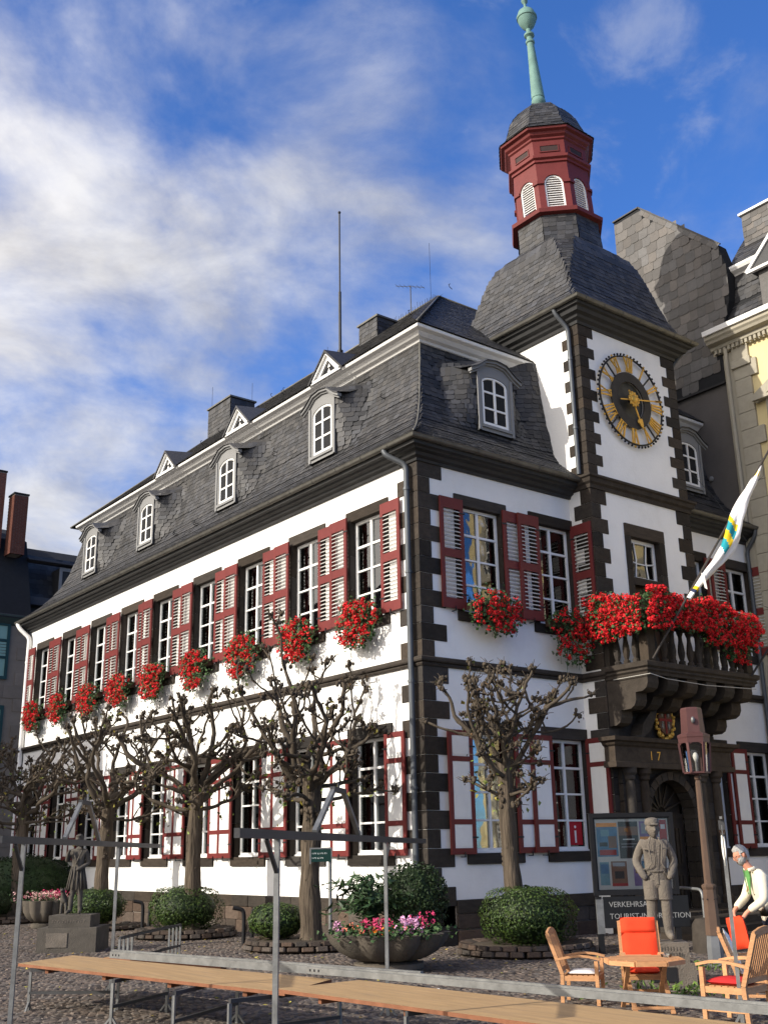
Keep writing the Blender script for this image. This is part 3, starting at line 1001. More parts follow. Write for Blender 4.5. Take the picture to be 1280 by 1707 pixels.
_slatn = [0]
def shutter(F, hu, dr, zz, w, upper, o=0.07, tilt=0.0, single=False, at=None, bits=True):
    """leaf hinged at hu, lying against the wall in direction dr; at=(o_start) stands it on a side wall"""
    z0, z1 = zz
    a, b = (hu, hu + dr * w) if dr > 0 else (hu + dr * w, hu)
    T = 0.045
    mb = MB()
    st = 0.105
    F.box(mb, a, a + st, o, o + T, z0, z1); F.box(mb, b - st, b, o, o + T, z0, z1)
    ia, ib = a + st, b - st
    H = z1 - z0
    if upper:
        rails = [(0, 0.24), (0.445, 0.53), (0.89, 1.0)]
        rails = [(z0, z0 + 0.24), (z0 + H * 0.455, z0 + H * 0.455 + 0.20), (z1 - 0.27, z1)]
    else:
        rails = [(z0, z0 + 0.13), (z0 + 0.62, z0 + 0.73), (z1 - 0.68, z1 - 0.57), (z1 - 0.12, z1)]
    for c, d in rails:
        F.box(mb, ia, ib, o + 0.002, o + T - 0.002, c, d)
    so = mb.build('shutter', RED, hall)
    for i in range(len(rails) - 1):
        c, d = rails[i][1], rails[i + 1][0]
        if upper:
            n = 10
            if single:
                for j in range(n):
                    z = c + (d - c) * (j + 0.5) / n
                    p = F.P((ia + ib) / 2, o + T / 2, z)
                    ob = inst('slat', cube_mesh(LOUVRE, 0), so, p, ((ib - ia, 0.052, 0.016) if F.k == 'R' else (0.052, ib - ia, 0.016)),
                              ((R(32), 0, 0) if F.k == 'R' else (0, R(-32), 0)))
                    _slatn[0] += 1
            else:
                sm_ = MB()
                for j in range(n):
                    z = c + (d - c) * (j + 0.5) / n
                    p0 = F.P(ia, o + T / 2, z); p1 = F.P(ib, o + T / 2, z)
                    ov = Vector(F.P(0, 1, 0)) - Vector(F.P(0, 0, 0))
                    up = Vector((0, 0, 1)) * math.cos(R(32)) + ov * math.sin(R(32))
                    sm_.bar(p0, p1, 0.052, 0.016, up)
                sm_.build('slats', LOUVRE, so, kind='stuff')
        else:
            F.block('panel', WHITEP, so, ia - 0.001, ib + 0.001, o + 0.010, o + T - 0.012, c - 0.001, d + 0.001, 0)
            F.block('panel', WHITEP, so, ia + 0.035, ib - 0.035, o + 0.02, o + T - 0.004, c + 0.04, d - 0.04, 0.02)
    if bits:
        k = MB()
        for z in (z0 + 0.35, z1 - 0.35):
            F.box(k, hu - 0.05 * dr, hu + 0.12 * dr, o + T + 0.001, o + T + 0.008, z - 0.018, z + 0.018)
        F.box(k, (a + b) / 2 - 0.012, (a + b) / 2 + 0.012, 0.0, o + T + 0.03, z0 - 0.06, z0 - 0.04)
        F.box(k, (a + b) / 2 - 0.012, (a + b) / 2 + 0.012, o + T + 0.012, o + T + 0.028, z0 - 0.06, z0 + 0.05)
        k.build('shutter_catch', IRON, so)
    return so

CURT = {0: [(0.0, 0.30, 0.0, CURTAIN), (0.86, 1.0, 0.0, CURTAIN)]}
US, LS = (7.22, 9.90), (1.82, 4.46)
SW = 0.725
for i, c in enumerate(WL):
    window(FL, c, UP); window(FL, c, LO, curtain=[(0.0, 1.0, 0.86, GREYP)] if i % 3 == 0 else None)
    # left-hand leaf of each window lies over the right-hand leaf of the next one
    for zz, up in ((US, True), (LS, False)):
        nrm = zz
        shutter(FL, c - OW / 2, -1, zz, SW, up, 0.065 if i else 0.075, single=up and i < 2)
        shutter(FL, c + OW / 2, 1, zz, SW if i < 8 else 0.70, up, 0.125, single=up and i < 1)
for i, c in enumerate(WRt):
    wo = window(FR, c, UP, curtain=CURT.get(i)); lo = window(FR, c, LO, curtain=[(0.0, 1.0, 0.55, CURTAIN)] if i == 0 else None)
    if i == 1:
        ip = FR.block('info_sign', mat('red_sign', (0.42, 0.02, 0.03), 0.5, 0.05, 3, 0), lo, c + 0.06, c + 0.50, -0.16, -0.150, 1.98, 2.52, 0)
        put_text('i', 0.62, 0.004, mat('sign_white', (0.8, 0.72, 0.7), 0.6, 0.03, 3, 0), lo, (c + 0.19, 0.142, 2.03), (1, 0, 0), (0, 0, 1))
for zz, up in ((US, True), (LS, False)):
    shutter(FR, WRt[0] - OW / 2, -1, zz, SW, up, 0.07, single=up)
    shutter(FR, WRt[0] + OW / 2, 1, zz, SW, up, 0.065, single=up)
    shutter(FR, WRt[1] - OW / 2, -1, zz, SW, up, 0.125, single=up)
    # folded back against the flank of the tower
    FS2 = Face('L', T0)
    shutter(FS2, -0.01, -1, zz, 0.70, up, 0.03, single=up)
    shutter(FR, WRt[2] + OW / 2 - 0.02, 1, zz, SW, up, 0.065, single=up)
    shutter(FR, WRt[3] - OW / 2, -1, zz, SW, up, 0.125, single=up)
    FY = Face('L', Wb)
    shutter(FY, -0.02, -1, zz, 0.70, up, 0.03, single=up)
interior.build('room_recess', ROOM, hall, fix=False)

# tower window and the balcony door
FTo = FT
def tower_window():
    J = 0.22
    u0, u1 = 6.62, 7.80
    FT.block('lintel', BASALT, hall, u0 - J, u1 + J, -0.25, 0.04, 9.72, 10.06, 0.02)
    for a, b in ((u0 - J, u0), (u1, u1 + J)):
        for k in range(4):
            z0 = 6.1 + k * 0.905
            FT.block('jamb', BASALT, hall, a, b, -0.25, 0.035, z0 + 0.003, z0 + 0.902, 0.015)
    FT.block('transom', BASALT, hall, u0 - 0.01, u1 + 0.01, -0.25, 0.03, 8.42, 8.62, 0.02)
    fr = MB()
    FT.box(fr, u0, u0 + .07, -.16, -.22, 8.62, 9.72); FT.box(fr, u1 - .07, u1, -.16, -.22, 8.62, 9.72)
    FT.box(fr, u0 + .07, u1 - .07, -.16, -.22, 9.62, 9.72); FT.box(fr, u0 + .07, u1 - .07, -.16, -.22, 8.62, 8.70)
    for c in (u0 + 0.40, u1 - 0.40):
        fr.tube([FT.P(c + 0.06 * (abs(t) if c > 7.2 else -abs(t)), -.18, 9.17 + 0.46 * t) for t in np.linspace(-1, 1, 9)], 0.02, 6)
    fr.tube([FT.P(u0 + .07 + (u1 - u0 - .14) * t, -.18, 9.13 - 0.06 * math.sin(math.pi * t)) for t in np.linspace(0, 1, 9)], 0.02, 6)
    wo = fr.build('window', WHITEP, hall)
    FT.block('pane', GLASS, wo, u0 + .07, u1 - .07, -.21, -.202, 8.70, 9.62, 0)
    FT.block('curtain', CURTAIN, wo, u0 + .07, u0 + .75, -.34, -.32, 8.62, 9.72, 0)
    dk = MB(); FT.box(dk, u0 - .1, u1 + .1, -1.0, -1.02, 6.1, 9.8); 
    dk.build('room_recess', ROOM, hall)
    d = MB(); FT.box(d, u0, u1, -.18, -.24, 6.1, 8.42)
    for a in (u0 + .08, 7.25):
        for z in (6.3, 7.4):
            FT.box(d, a, a + .44, -.16, -.181, z, z + .9)
    d.build('balcony_door', mat('brown_door', (0.055, 0.03, 0.018), 0.5, 0.25, 3, 0.1, 20), hall)
tower_window()
# ------------------------------------------------------------------ mansard roof
RP = np.array([(-.54, 11.10), (-.36, 11.22), (-.1, 11.42), (.2, 11.68), (.5, 12.02), (.78, 12.45), (1.0, 12.95), (1.18, 13.6), (1.32, 14.2), (1.40, 14.74)])
RS = np.concatenate(([0], np.cumsum(np.linalg.norm(np.diff(RP, axis=0), axis=1))))
VM = RS[-1]
dOf = lambda v: np.interp(v, RS, RP[:, 0])
zOf = lambda v: np.interp(v, RS, RP[:, 1])
DW, DF = 0.66, 0.42            # dormer half width, setback of its front
DL = [4.60, 9.87, 15.50, 20.30]
DR = [3.15, 11.3]
def bump(u, v, centers, extra=None):
    d, z = dOf(v), zOf(v)
    a = np.zeros_like(np.asarray(u, float))
    for c in centers:
        a = np.maximum(a, 1 - smooth(DW - 0.05, DW + 0.75, np.abs(u - c)))
    a = a * smooth(11.9, 12.5, z) * (1 - smooth(13.75, 14.4, z))
    nd = np.where(d > DF + .1, d - (d - DF - .1) * a, d)
    if extra is not None:
        nd = np.where(nd > 0.1, nd - (nd - 0.1) * extra(u) * 0.42 * smooth(11.5, 12.6, z), nd)
    return nd, z
def SL(u, v):
    y = Lb - u
    d, z = bump(y, v, DL)
    return np.stack([d, y, z], -1)
def SR(u, v):
    d, z = bump(u, v, DR, lambda q: smooth(4.2, 5.2, q) * (q < 6) + (1 - smooth(9.3, 10.2, q)) * (q > 8))
    return np.stack([u, d, z], -1)
roof = MB(); roof.box(1.6, Wb - .2, 1.6, Lb - 1.6, 11.0, 11.05)
roof = roof.build('mansard_roof', SLATE_B, hall)
lv = list(np.linspace(0, VM, 26))
ulL = lambda v: (float(dOf(v)), Lb - float(dOf(v)))
ulR = lambda v: (float(dOf(v)), T0 + 0.0)
ulR2 = lambda v: (T1, Wb)
grid(SL, 0, lv, ulL, SLATE_B, 'roof_boarding', roof, 220)
grid(SR, 0, lv, ulR, SLATE_B, 'roof_boarding', roof, 60)
grid(SR, 0, lv, ulR2, SLATE_B, 'roof_boarding', roof, 40)
skL = lambda u, v: np.any([(np.abs(Lb - u - c) < DW - .02) & (zOf(v) > 12.15) & (zOf(v) < 14.1) for c in DL], 0)
skR = lambda u, v: np.any([(np.abs(u - c) < DW - .02) & (zOf(v) > 12.15) & (zOf(v) < 14.1) for c in DR], 0)
slates(SL, VM, ulL, roof, SLATE, 0.15, 0.20, skL, single=170)
slates(SR, VM, ulR, roof, SLATE, 0.15, 0.20, skR, single=100)
slates(SR, VM, ulR2, roof, SLATE, 0.15, 0.20, skR)
# far hip
SH = lambda u, v: np.stack([u, Lb - dOf(v), zOf(v)], -1)
grid(SH, 0, lv, lambda v: (float(dOf(v)), Wb), SLATE, 'roof_slope', roof, 20)
hip = MB()
hp = [(float(dOf(v)) - 0.01, float(dOf(v)) - 0.01, float(zOf(v)) + 0.03) for v in np.linspace(0.15, VM, 14)]
hip.tube(hp, 0.028, 6); hip.build('hip_flashing', ZINC, roof, smooth=True)
# white cornice at the break of the roof
tprof = [(-0.05, 14.66), (0.06, 14.70), (0.10, 14.75), (0.20, 14.79), (0.30, 14.87), (0.41, 14.91), (0.43, 14.94), (0.43, 15.0), (-0.05, 15.0)]
q0 = 1.40
swept('roof_cornice', [(q0, Lb - q0), (q0, q0), (T0, q0)], tprof, WHITEP)
swept('roof_cornice', [(T1, q0), (Wb, q0)], tprof, WHITEP)
# upper roof
XR, ZR, YE = 7.6, 20.8, 21.0
e0 = 0.93
ang = math.atan2(ZR - 15.0, XR - e0); LU = math.hypot(ZR - 15.0, XR - e0)
def SU(u, v):
    return np.stack([e0 + v * math.cos(ang), Lb - u + 0 * v, 15.0 + v * math.sin(ang)], -1)
def SUR(u, v):
    return np.stack([u + 0 * v, e0 + v * math.cos(ang), 15.0 + v * math.sin(ang)], -1)
def ulU(v):
    x = e0 + v * math.cos(ang)
    ymax = Lb - e0 - (x - e0) * (Lb - e0 - YE) / (XR - e0)
    return (Lb - ymax, Lb - x)
ulUR = lambda v: (e0 + v * math.cos(ang), Wb)
uroof = MB()
uroof.add([(XR, XR, ZR), (XR, YE, ZR), (Wb + 2, Lb - 1, 15), (Wb + 2, XR, 15)], [(0, 1, 2, 3)])
uroof.add([(XR, YE, ZR), (e0, Lb - e0, 15), (Wb + 2, Lb - e0, 15)], [(0, 1, 2)])
uroof.add([(XR, XR, ZR), (Wb, XR, ZR), (Wb, 14, 15), (XR, 14, 15)], [(0, 1, 2, 3)])
uroof = uroof.build('upper_roof', SLATE, hall, fix=False)
lu = list(np.linspace(0, LU, 4))
grid(SU, 0, lu, ulU, SLATE_B, 'roof_boarding', uroof, 4)
grid(SUR, 0, lu, ulUR, SLATE_B, 'roof_boarding', uroof, 4)
slates(SU, LU, ulU, uroof, SLATE, 0.21, 0.30)
slates(SUR, LU, ulUR, uroof, SLATE, 0.21, 0.30, lambda u, v: (u > T0 + .1) & (u < T1 - .1) & (v < 3.5))
rg = MB()
rg.tube([(e0, e0, 15.02), (XR, XR, ZR + .02)], 0.03, 6)
rg.tube([(XR, XR, ZR + .03), (XR, YE, ZR + .03)], 0.05, 6)
rg.tube([(XR, XR, ZR + .03), (Wb, XR, ZR + .03)], 0.05, 6)
rg.tube([(e0, Lb - e0, 15.02), (XR, YE, ZR + .02)], 0.04, 6)
rg.build('ridge_flashing', ZINC, uroof, smooth=True)
hk = MB()
for i in range(14):
    v = random.uniform(.3, LU - .5); y = random.uniform(2, 20)
    x = e0 + v * math.cos(ang); z = 15 + v * math.sin(ang)
    hk.tube([(x, y, z + .02), (x - .12, y, z + .08), (x - .15, y, z + .16), (x - .08, y, z + .2)], 0.012, 5)
for i in range(8):
    v = random.uniform(1.2, VM - .3); y = random.choice([2.6, 6.6, 8.0, 11.8, 13.2, 17.5])
    x = float(dOf(v)); z = float(zOf(v))
    hk.tube([(x, y, z + .03), (x - .12, y, z + .03), (x - .15, y, z + .1), (x - .1, y, z + .15)], 0.012, 5)
hk.build('roof_hook', IRON, uroof)

# ------------------------------------------------------------------ dormers
def dormer(F, c, lace=True):
    of = -DF - 0.06
    W_ = 0.61
    body = MB()
    ow, oz0, oz1, oza = 0.46, 12.40, 13.60, 13.80
    arch = [(ow * math.cos(t), oz1 + (oza - oz1) * math.sin(t)) for t in np.linspace(0, math.pi, 9)]
    inner = [(-ow, oz0), (ow, oz0)] + arch
    outer = [(-W_, 12.22), (W_, 12.22), (W_, 13.3), (W_, 13.86), (0.33, 14.12), (0.15, 14.14), (0.0, 14.14), (-0.15, 14.14), (-0.33, 14.12), (-W_, 13.86), (-W_, 13.3)]
    n = len(inner)
    body.add([F.P(c + a, of, z) for a, z in outer] + [F.P(c + a, of, z) for a, z in inner], [(i, (i + 1) % n, n + (i + 1) % n, n + i) for i in range(n)])
    body.add([F.P(c + a, of, z) for a, z in inner] + [F.P(c + a, of - .10, z) for a, z in inner], [(i, (i + 1) % n, n + (i + 1) % n, n + i) for i in range(n)])
    F.box(body, c - W_ - .02, c - W_ + .07, of + .002, of + .03, 12.22, 13.84)
    F.box(body, c + W_ - .07, c + W_ + .02, of + .002, of + .03, 12.22, 13.84)
    F.box(body, c - .52, c + .52, of + .002, of + .05, 12.31, 12.385)
    d = body.build('dormer', GREYP, hall)
    fr = MB(); t = .08; o1, o2 = of - .02, of - .08
    F.box(fr, c - ow, c - ow + t, o1, o2, oz0, oz1); F.box(fr, c + ow - t, c + ow, o1, o2, oz0, oz1)
    F.box(fr, c - ow + t, c + ow - t, o1, o2, oz0, oz0 + .09)
    F.box(fr, c - .035, c + .035, o1 + .01, o2, oz0 + .09, oza - .03)
    for z in (12.88, 13.34):
        F.box(fr, c - ow + t, c - .035, o1 + .005, o2, z - .026, z + .026); F.box(fr, c + .035, c + ow - t, o1 + .005, o2, z - .026, z + .026)
    fr.tube([F.P(c + (ow - .035) * math.cos(q), (o1 + o2) / 2, oz1 + (oza - oz1 - .035) * math.sin(q)) for q in np.linspace(0, math.pi, 11)], .04, 6)
    fr.build('window_frame', WHITEP, d)
    for a, b in ((c - ow + t, c - .035), (c + .035, c + ow - t)):
        for z0, z1 in ((oz0 + .09, 12.854), (12.906, 13.314), (13.366, 13.70)):
            F.block('pane', GLASS, d, a + .002, b - .002, of - .055, of - .050, z0 + .002, z1 - .002, 0)
    la = MB(); k = 12
    us = [c - ow + .02 + (2 * ow - .04) * i / k for i in range(k + 1)]
    la.add([F.P(u, of - .10 - .012 * math.sin(i * 2.3), oza - .02) for i, u in enumerate(us)] + [F.P(u, of - .10 - .012 * math.sin(i * 2.3), oz0 + .30 + .06 * math.sin(i * 1.1)) for i, u in enumerate(us)], [(i, i + 1, k + 2 + i, k + 1 + i) for i in range(k)])
    la.build('lace_curtain', LACE, d, smooth=True)
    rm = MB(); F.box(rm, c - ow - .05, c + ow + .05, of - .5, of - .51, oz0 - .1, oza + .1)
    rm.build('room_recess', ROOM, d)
    oc = MB()
    pts = [(-.90, 13.76), (-.66, 13.88), (-.34, 14.12), (0, 14.17), (.34, 14.12), (.66, 13.88), (.90, 13.76)]
    oc.prism(pts + [(a, z + .085) for a, z in pts][::-1], lambda a, z, o: F.P(c + a, o, z), of - .02, of + .11)
    oc.prism([(a * .97, z - .05) for a, z in pts] + [(a * .97, z) for a, z in pts][::-1], lambda a, z, o: F.P(c + a, o, z), of, of + .05)
    oc.build('dormer_cornice', GREYP, d)
    cap = MB(); n = len(pts); L4 = []
    for o, gx, gz in ((.15, 1.03, .088), (-.25, 1.08, .16), (-.6, 1.18, .30), (-.96, 1.35, .46)):
        L4 += [F.P(c + a * gx, of + o, z + gz * (1 if abs(a) < .7 else 1.1)) for a, z in pts]
    L4 += [F.P(c + a * 1.03, of + .15, z + .06) for a, z in pts]
    fs = []
    for r in range(3): fs += [(r * n + i, r * n + i + 1, (r + 1) * n + i + 1, (r + 1) * n + i) for i in range(n - 1)]
    fs += [(4 * n + i, 4 * n + i + 1, i + 1, i) for i in range(n - 1)]
    cap.add(L4, fs); cap.build('dormer_roof', SLATE, d, fix=False)
    for sgn in (-1, 1):
        ck = MB()
        for k in range(12):
            z = 12.2 + k * .14
            ck.prism([(of, z), (of - 1.0, z), (of - 1.0, z + .142), (of, z + .142)], lambda a, b, dd, sgn=sgn: F.P(c + sgn * dd, a, b), W_ - .02, W_ + .010 + .008 * (k % 2))
        ck.build('dormer_cheek', SLATE, d)
    return d
for c in DL: dormer(FL, c)
dormer(FR, DR[0]); dormer(FR, DR[1])

# small triangular vents on the upper roof
def vent(c):
    d0 = 0.98
    tri = [(-.73, 14.98), (.73, 14.98), (0, 15.72)]
    fr = MB()
    inn = [(-.40, 15.08), (.40, 15.08), (0, 15.50)]
    vs = [(d0, c + a, z) for a, z in tri] + [(d0, c + a, z) for a, z in inn] + [(d0 + .08, c + a, z) for a, z in inn]
    fr.add(vs, [(i, (i + 1) % 3, 3 + (i + 1) % 3, 3 + i) for i in range(3)] + [(3 + i, 3 + (i + 1) % 3, 6 + (i + 1) % 3, 6 + i) for i in range(3)])
    for i in range(3):
        a, b = tri[i], tri[(i + 1) % 3]
        fr.bar((d0 - .03, c + a[0], a[1]), (d0 - .03, c + b[0], b[1]), .09, .10, (1, 0, 0))
    v = fr.build('roof_vent', WHITEP, hall)
    pn = MB(); pn.add([(d0 + .07, c - .45, 15.05), (d0 + .07, c + .45, 15.05), (d0 + .07, c, 15.55)], [(0, 1, 2)])
    for k in range(2):
        pn.add([(d0 + .05, c - .07, 15.14 + k * .15), (d0 + .05, c + .07, 15.14 + k * .15), (d0 + .05, c, 15.26 + k * .15)], [(0, 1, 2)], 1)
    pn.build('vent_board', [SLATE_B, WHITEP], v, fix=False)
    cp = MB()
    tip = (0, 15.80); L_ = (-.86, 14.96); R_ = (.86, 14.96)
    back = (2.05, c, 15.97)
    A = [(d0 - .12, c + L_[0], L_[1]), (d0 - .12, c + tip[0], tip[1]), (d0 - .12, c + R_[0], R_[1])]
    B = [(d0 - .12, c + L_[0] + .06, L_[1] - .02), (d0 - .12, c, tip[1] - .09), (d0 - .12, c + R_[0] - .06, R_[1] - .02)]
    cp.add(A + B + [back, (1.5, c - 1.35, 15.48), (1.5, c + 1.35, 15.48)], [(0, 1, 6), (0, 6, 7), (1, 2, 6), (2, 8, 6), (0, 3, 4, 1), (1, 4, 5, 2)])
    cp.build('vent_roof', SLATE, v, fix=False)
for c in (5.05, 10.05, 15.07): vent(c)

# chimneys clad in slate, lightning rods, masts
def chimney(x0, x1, y0, y1, z0, z1, label=None):
    m = MB(); m.box(x0, x1, y0, y1, z0, z1)
    ch = m.build('chimney', SLATE_B, hall, label=label)
    for (S, L_, H_) in ((lambda u, v: np.stack([x0 - .005 + 0 * u, y1 - u, z0 + v], -1), y1 - y0, z1 - z0),
                        (lambda u, v: np.stack([x0 + u, y0 - .005 + 0 * u, z0 + v], -1), x1 - x0, z1 - z0)):
        slates(S, H_ - .14, lambda v, L_=L_: (0, L_), ch, SLATE, .17, .24, lap=1.6)
    cp = MB(); cp.box(x0 - .07, x1 + .07, y0 - .07, y1 + .07, z1, z1 + .07)
    cp.build('chimney_cap', ZINC, ch)
    return ch
chimney(6.2, 7.4, 19.85, 21.8, 18.6, 20.95)
chimney(6.3, 7.5, 9.5, 10.6, 18.9, 20.45)
mast = MB(); mast.tube([(6.0, 11.4, 19.3), (6.0, 11.4, 22.2)], 0.055, 8); mast.tube([(6.0, 11.4, 22.2), (6.0, 11.4, 25.6)], 0.032, 8)
mast.tube([(6.0, 11.4, 19.45), (6.0, 11.4, 19.75)], 0.11, 8); mast.ell((6.0, 11.4, 25.66), (.06, .06, .06), 8, 6)
mast.build('flag_mast', IRON, hall, smooth='auto')
an = MB(); an.tube([(7.4, 8.9, 20.6), (7.4, 8.9, 21.8)], .02, 6); an.tube([(7.2, 9.5, 21.98), (7.55, 8.3, 21.5)], .012, 5)
for t in np.linspace(.05, .95, 7):
    p = Vector((7.2, 9.5, 21.98)).lerp(Vector((7.55, 8.3, 21.5)), t); an.tube([p + Vector((.15, .06, 0)), p - Vector((.15, .06, 0))], .006, 4)
an.build('aerial', GALVD, hall)
lr = MB()
for (x, y, z, h) in ((6.3, 21.7, 21.0, 1.1), (7.3, 19.9, 21.0, .9), (7.6, 14.5, 20.8, .8), (7.6, 8.0, 20.8, 2.4)):
    lr.tube([(x, y, z), (x, y, z + h)], .009, 4)
lr.build('lightning_rod', IRON, hall)
gr = MB()
for y in np.arange(8.0, 10.2, .14):
    gr.tube([(7.55, y, 20.82), (7.55 + random.uniform(-.06, .06), y + random.uniform(-.05, .05), 20.95 + random.random() * .1)], .008, 4)
gr.build('ridge_spikes', IRON, hall)

# ------------------------------------------------------------------ tower roof, belfry and spire
TCX, TCY = (T0 + T1) / 2, 1.45
BP = np.array([(16.02, 2.56, 0.0), (16.35, 2.32, .02), (16.75, 2.15, .06), (17.35, 1.99, .14), (17.85, 1.90, .28), (18.3, 1.80, .40), (18.65, 1.68, .50), (18.95, 1.48, .62), (19.15, 1.25, .72)])
BS = np.concatenate(([0], np.cumsum(np.hypot(np.diff(BP[:, 0]), np.diff(BP[:, 1])))))
bz = lambda v: np.interp(v, BS, BP[:, 0]); bh = lambda v: np.interp(v, BS, BP[:, 1]); bc = lambda v: np.interp(v, BS, BP[:, 2])
troof = MB(); troof.box(T0 + .1, T1 - .1, TY + .1, 3.5, 15.95, 16.0)
troof = troof.build('tower_roof', SLATE_B, hall)
lb = list(np.linspace(0, BS[-1], 22))
SF = lambda u, v: np.stack([TCX + u, TCY - bh(v), bz(v) + 0 * u], -1)
SLf = lambda u, v: np.stack([TCX - bh(v), TCY - u, bz(v) + 0 * u], -1)
SBk = lambda u, v: np.stack([TCX - u, TCY + bh(v), bz(v) + 0 * u], -1)
SRt = lambda u, v: np.stack([TCX + bh(v), TCY + u, bz(v) + 0 * u], -1)
ulb = lambda v: (-float(bh(v) - bc(v)), float(bh(v) - bc(v)))
def SC(u, v):
    h, c = bh(v), bc(v)
    t = u / np.maximum(c * math.sqrt(2), 1e-3)       # -.5 .. .5
    return np.stack([TCX - h + c * (0.5 + t), TCY - h + c * (0.5 - t), bz(v) + 0 * u], -1)
ulc = lambda v: (-float(bc(v)) * .707, float(bc(v)) * .707)
for S in (SF, SLf, SBk, SRt): grid(S, 0, lb, ulb, SLATE_B, 'roof_boarding', troof, 6)
for sx, sy in ((-1, -1), (1, -1), (-1, 1), (1, 1)):
    Sx = lambda u, v, sx=sx, sy=sy: np.stack([TCX + sx * (TCX - SC(u, v)[..., 0]), TCY + sy * (TCY - SC(u, v)[..., 1]), bz(v) + 0 * u], -1)
    grid(Sx, 0, lb, ulc, SLATE_B, 'roof_boarding', troof, 3)
slates(SF, BS[-1], ulb, troof, SLATE, .15, .21, single=30)
slates(SLf, BS[-1], ulb, troof, SLATE_P if False else SLATE, .15, .21)
slates(SC, BS[-1], ulc, troof, SLATE, .10, .30, lambda u, v: v < .9)

def lean(x, y, z):
    k = max(0.0, z - 19.3)
    return (x - 0.012 * k, y + 0.062 * k, z)
def octa(ap, z, ph=0):
    r = ap / math.cos(math.pi / 8)
    return [(TCX + r * math.cos(math.pi / 8 + k * math.pi / 4), TCY + r * math.sin(math.pi / 8 + k * math.pi / 4), z) for k in range(8)]
def octstack(prof, cap=True):
    m = MB(lean); vs = []
    for ap, z in prof: vs += octa(ap, z)
    fs = []
    for i in range(len(prof) - 1):
        for k in range(8):
            fs.append((i * 8 + k, i * 8 + (k + 1) % 8, (i + 1) * 8 + (k + 1) % 8, (i + 1) * 8 + k))
    if cap:
        fs.append(tuple(range(7, -1, -1))); fs.append(tuple((len(prof) - 1) * 8 + k for k in range(8)))
    m.add(vs, fs); return m
belfry = octstack([(1.24, 19.05), (1.20, 20.2)]).build('belfry', SLATE_B, hall)
# faces of an octagon: k-th face normal
def face_xy(k):
    a = k * math.pi / 4
    n = Vector((math.cos(a), math.sin(a), 0)); t = Vector((-math.sin(a), math.cos(a), 0))
    return n, t
for k in (3, 4, 5, 6, 7):
    n, t = face_xy(k)
    def Sn(u, v, n=n, t=t):
        ap = 1.245 - .04 * v
        x = TCX + n.x * ap + t.x * u; y = TCY + n.y * ap + t.y * u; z = 19.08 + v + 0 * u
        kk = np.maximum(0, z - 19.3)
        return np.stack([x - .012 * kk, y + .062 * kk, z], -1)
    slates(Sn, 1.0, lambda v: (-.50, .50), belfry, SLATE, .15, .22, lap=1.4, thick=.008, lift=.011)
octstack([(1.20, 20.10), (1.36, 20.14), (1.38, 20.26), (1.30, 20.32), (1.12, 20.34)]).build('belfry_ledge', RED, belfry)
# red lantern walls with arched louvred openings
lz0, lz1 = 20.34, 22.08
AP = 1.15
bw = MB(lean)
hw = AP * math.tan(math.pi / 8)
oh, os_ = .285, 21.30
for k in range(8):
    n, t = face_xy(k)
    P3 = lambda u, z, o=0.0: (TCX + n.x * (AP + o) + t.x * u, TCY + n.y * (AP + o) + t.y * u, z)
    arch = [(oh * math.cos(q), os_ + oh * math.sin(q)) for q in np.linspace(0, math.pi, 9)]
    inner = [(-oh, lz0 + .10), (oh, lz0 + .10)] + arch
    outer = [(-hw, lz0), (hw, lz0), (hw, 21.3), (hw, 21.7), (hw, lz1), (hw * .5, lz1), (0, lz1), (-hw * .5, lz1), (-hw, lz1), (-hw, 21.7), (-hw, 21.3)]
    m_ = len(inner)
    bw.add([P3(*p) for p in outer] + [P3(*p) for p in inner], [(i, (i + 1) % m_, m_ + (i + 1) % m_, m_ + i) for i in range(m_)])
    bw.add([P3(*p) for p in inner] + [P3(*p, -.12) for p in inner], [(i, (i + 1) % m_, m_ + (i + 1) % m_, m_ + i) for i in range(m_)])
    # impost moulding and corner pilasters
    for a, b in ((-hw - .02, -oh - .002), (oh + .002, hw + .02)):
        q = [P3(a, 21.26, .0), P3(b, 21.26, .0), P3(b, 21.26, .05), P3(a, 21.26, .05)]
        bw.add([*q, *[(x, y, z + .09) for x, y, z in q]], [(0, 1, 2, 3), (7, 6, 5, 4), (0, 4, 5, 1), (1, 5, 6, 2), (2, 6, 7, 3), (3, 7, 4, 0)])
bw.build('belfry_wall', RED, belfry, fix=False)
for k in (2, 3, 4, 5, 6, 7, 0):
    n, t = face_xy(k)
    P3 = lambda u, z, o=0.0: lean(TCX + n.x * (AP + o) + t.x * u, TCY + n.y * (AP + o) + t.y * u, z)
    lf = MB()
    lf.bar(P3(-oh + .025, lz0 + .10, -.06), P3(-oh + .025, os_, -.06), .05, .05, n)
    lf.bar(P3(oh - .025, lz0 + .10, -.06), P3(oh - .025, os_, -.06), .05, .05, n)
    lf.tube([P3((oh - .025) * math.cos(q), os_ + (oh - .025) * math.sin(q), -.06) for q in np.linspace(0, math.pi, 9)], .026, 5)
    lo = lf.build('louvre', WHITEP, belfry)
    for j in range(15):
        z = lz0 + .15 + j * .082
        w_ = oh - .04 if z < os_ else math.sqrt(max(oh ** 2 - (z - os_) ** 2, .002)) - .04
        if w_ < .03: continue
        sb = MB(); sb.bar(P3(-w_, z, -.075), P3(w_, z, -.075), .036, .022, Vector((0, 0, 1)) - n * 0.15)
        sb.build('slat', WHITEP, lo)
octstack([(1.14, 22.02), (1.20, 22.04), (1.20, 22.12), (1.27, 22.16), (1.28, 22.24), (1.16, 22.27)]).build('belfry_moulding', RED, belfry)
octstack([(1.16, 22.26), (1.17, 22.84)], False).build('belfry_frieze', RED, belfry)
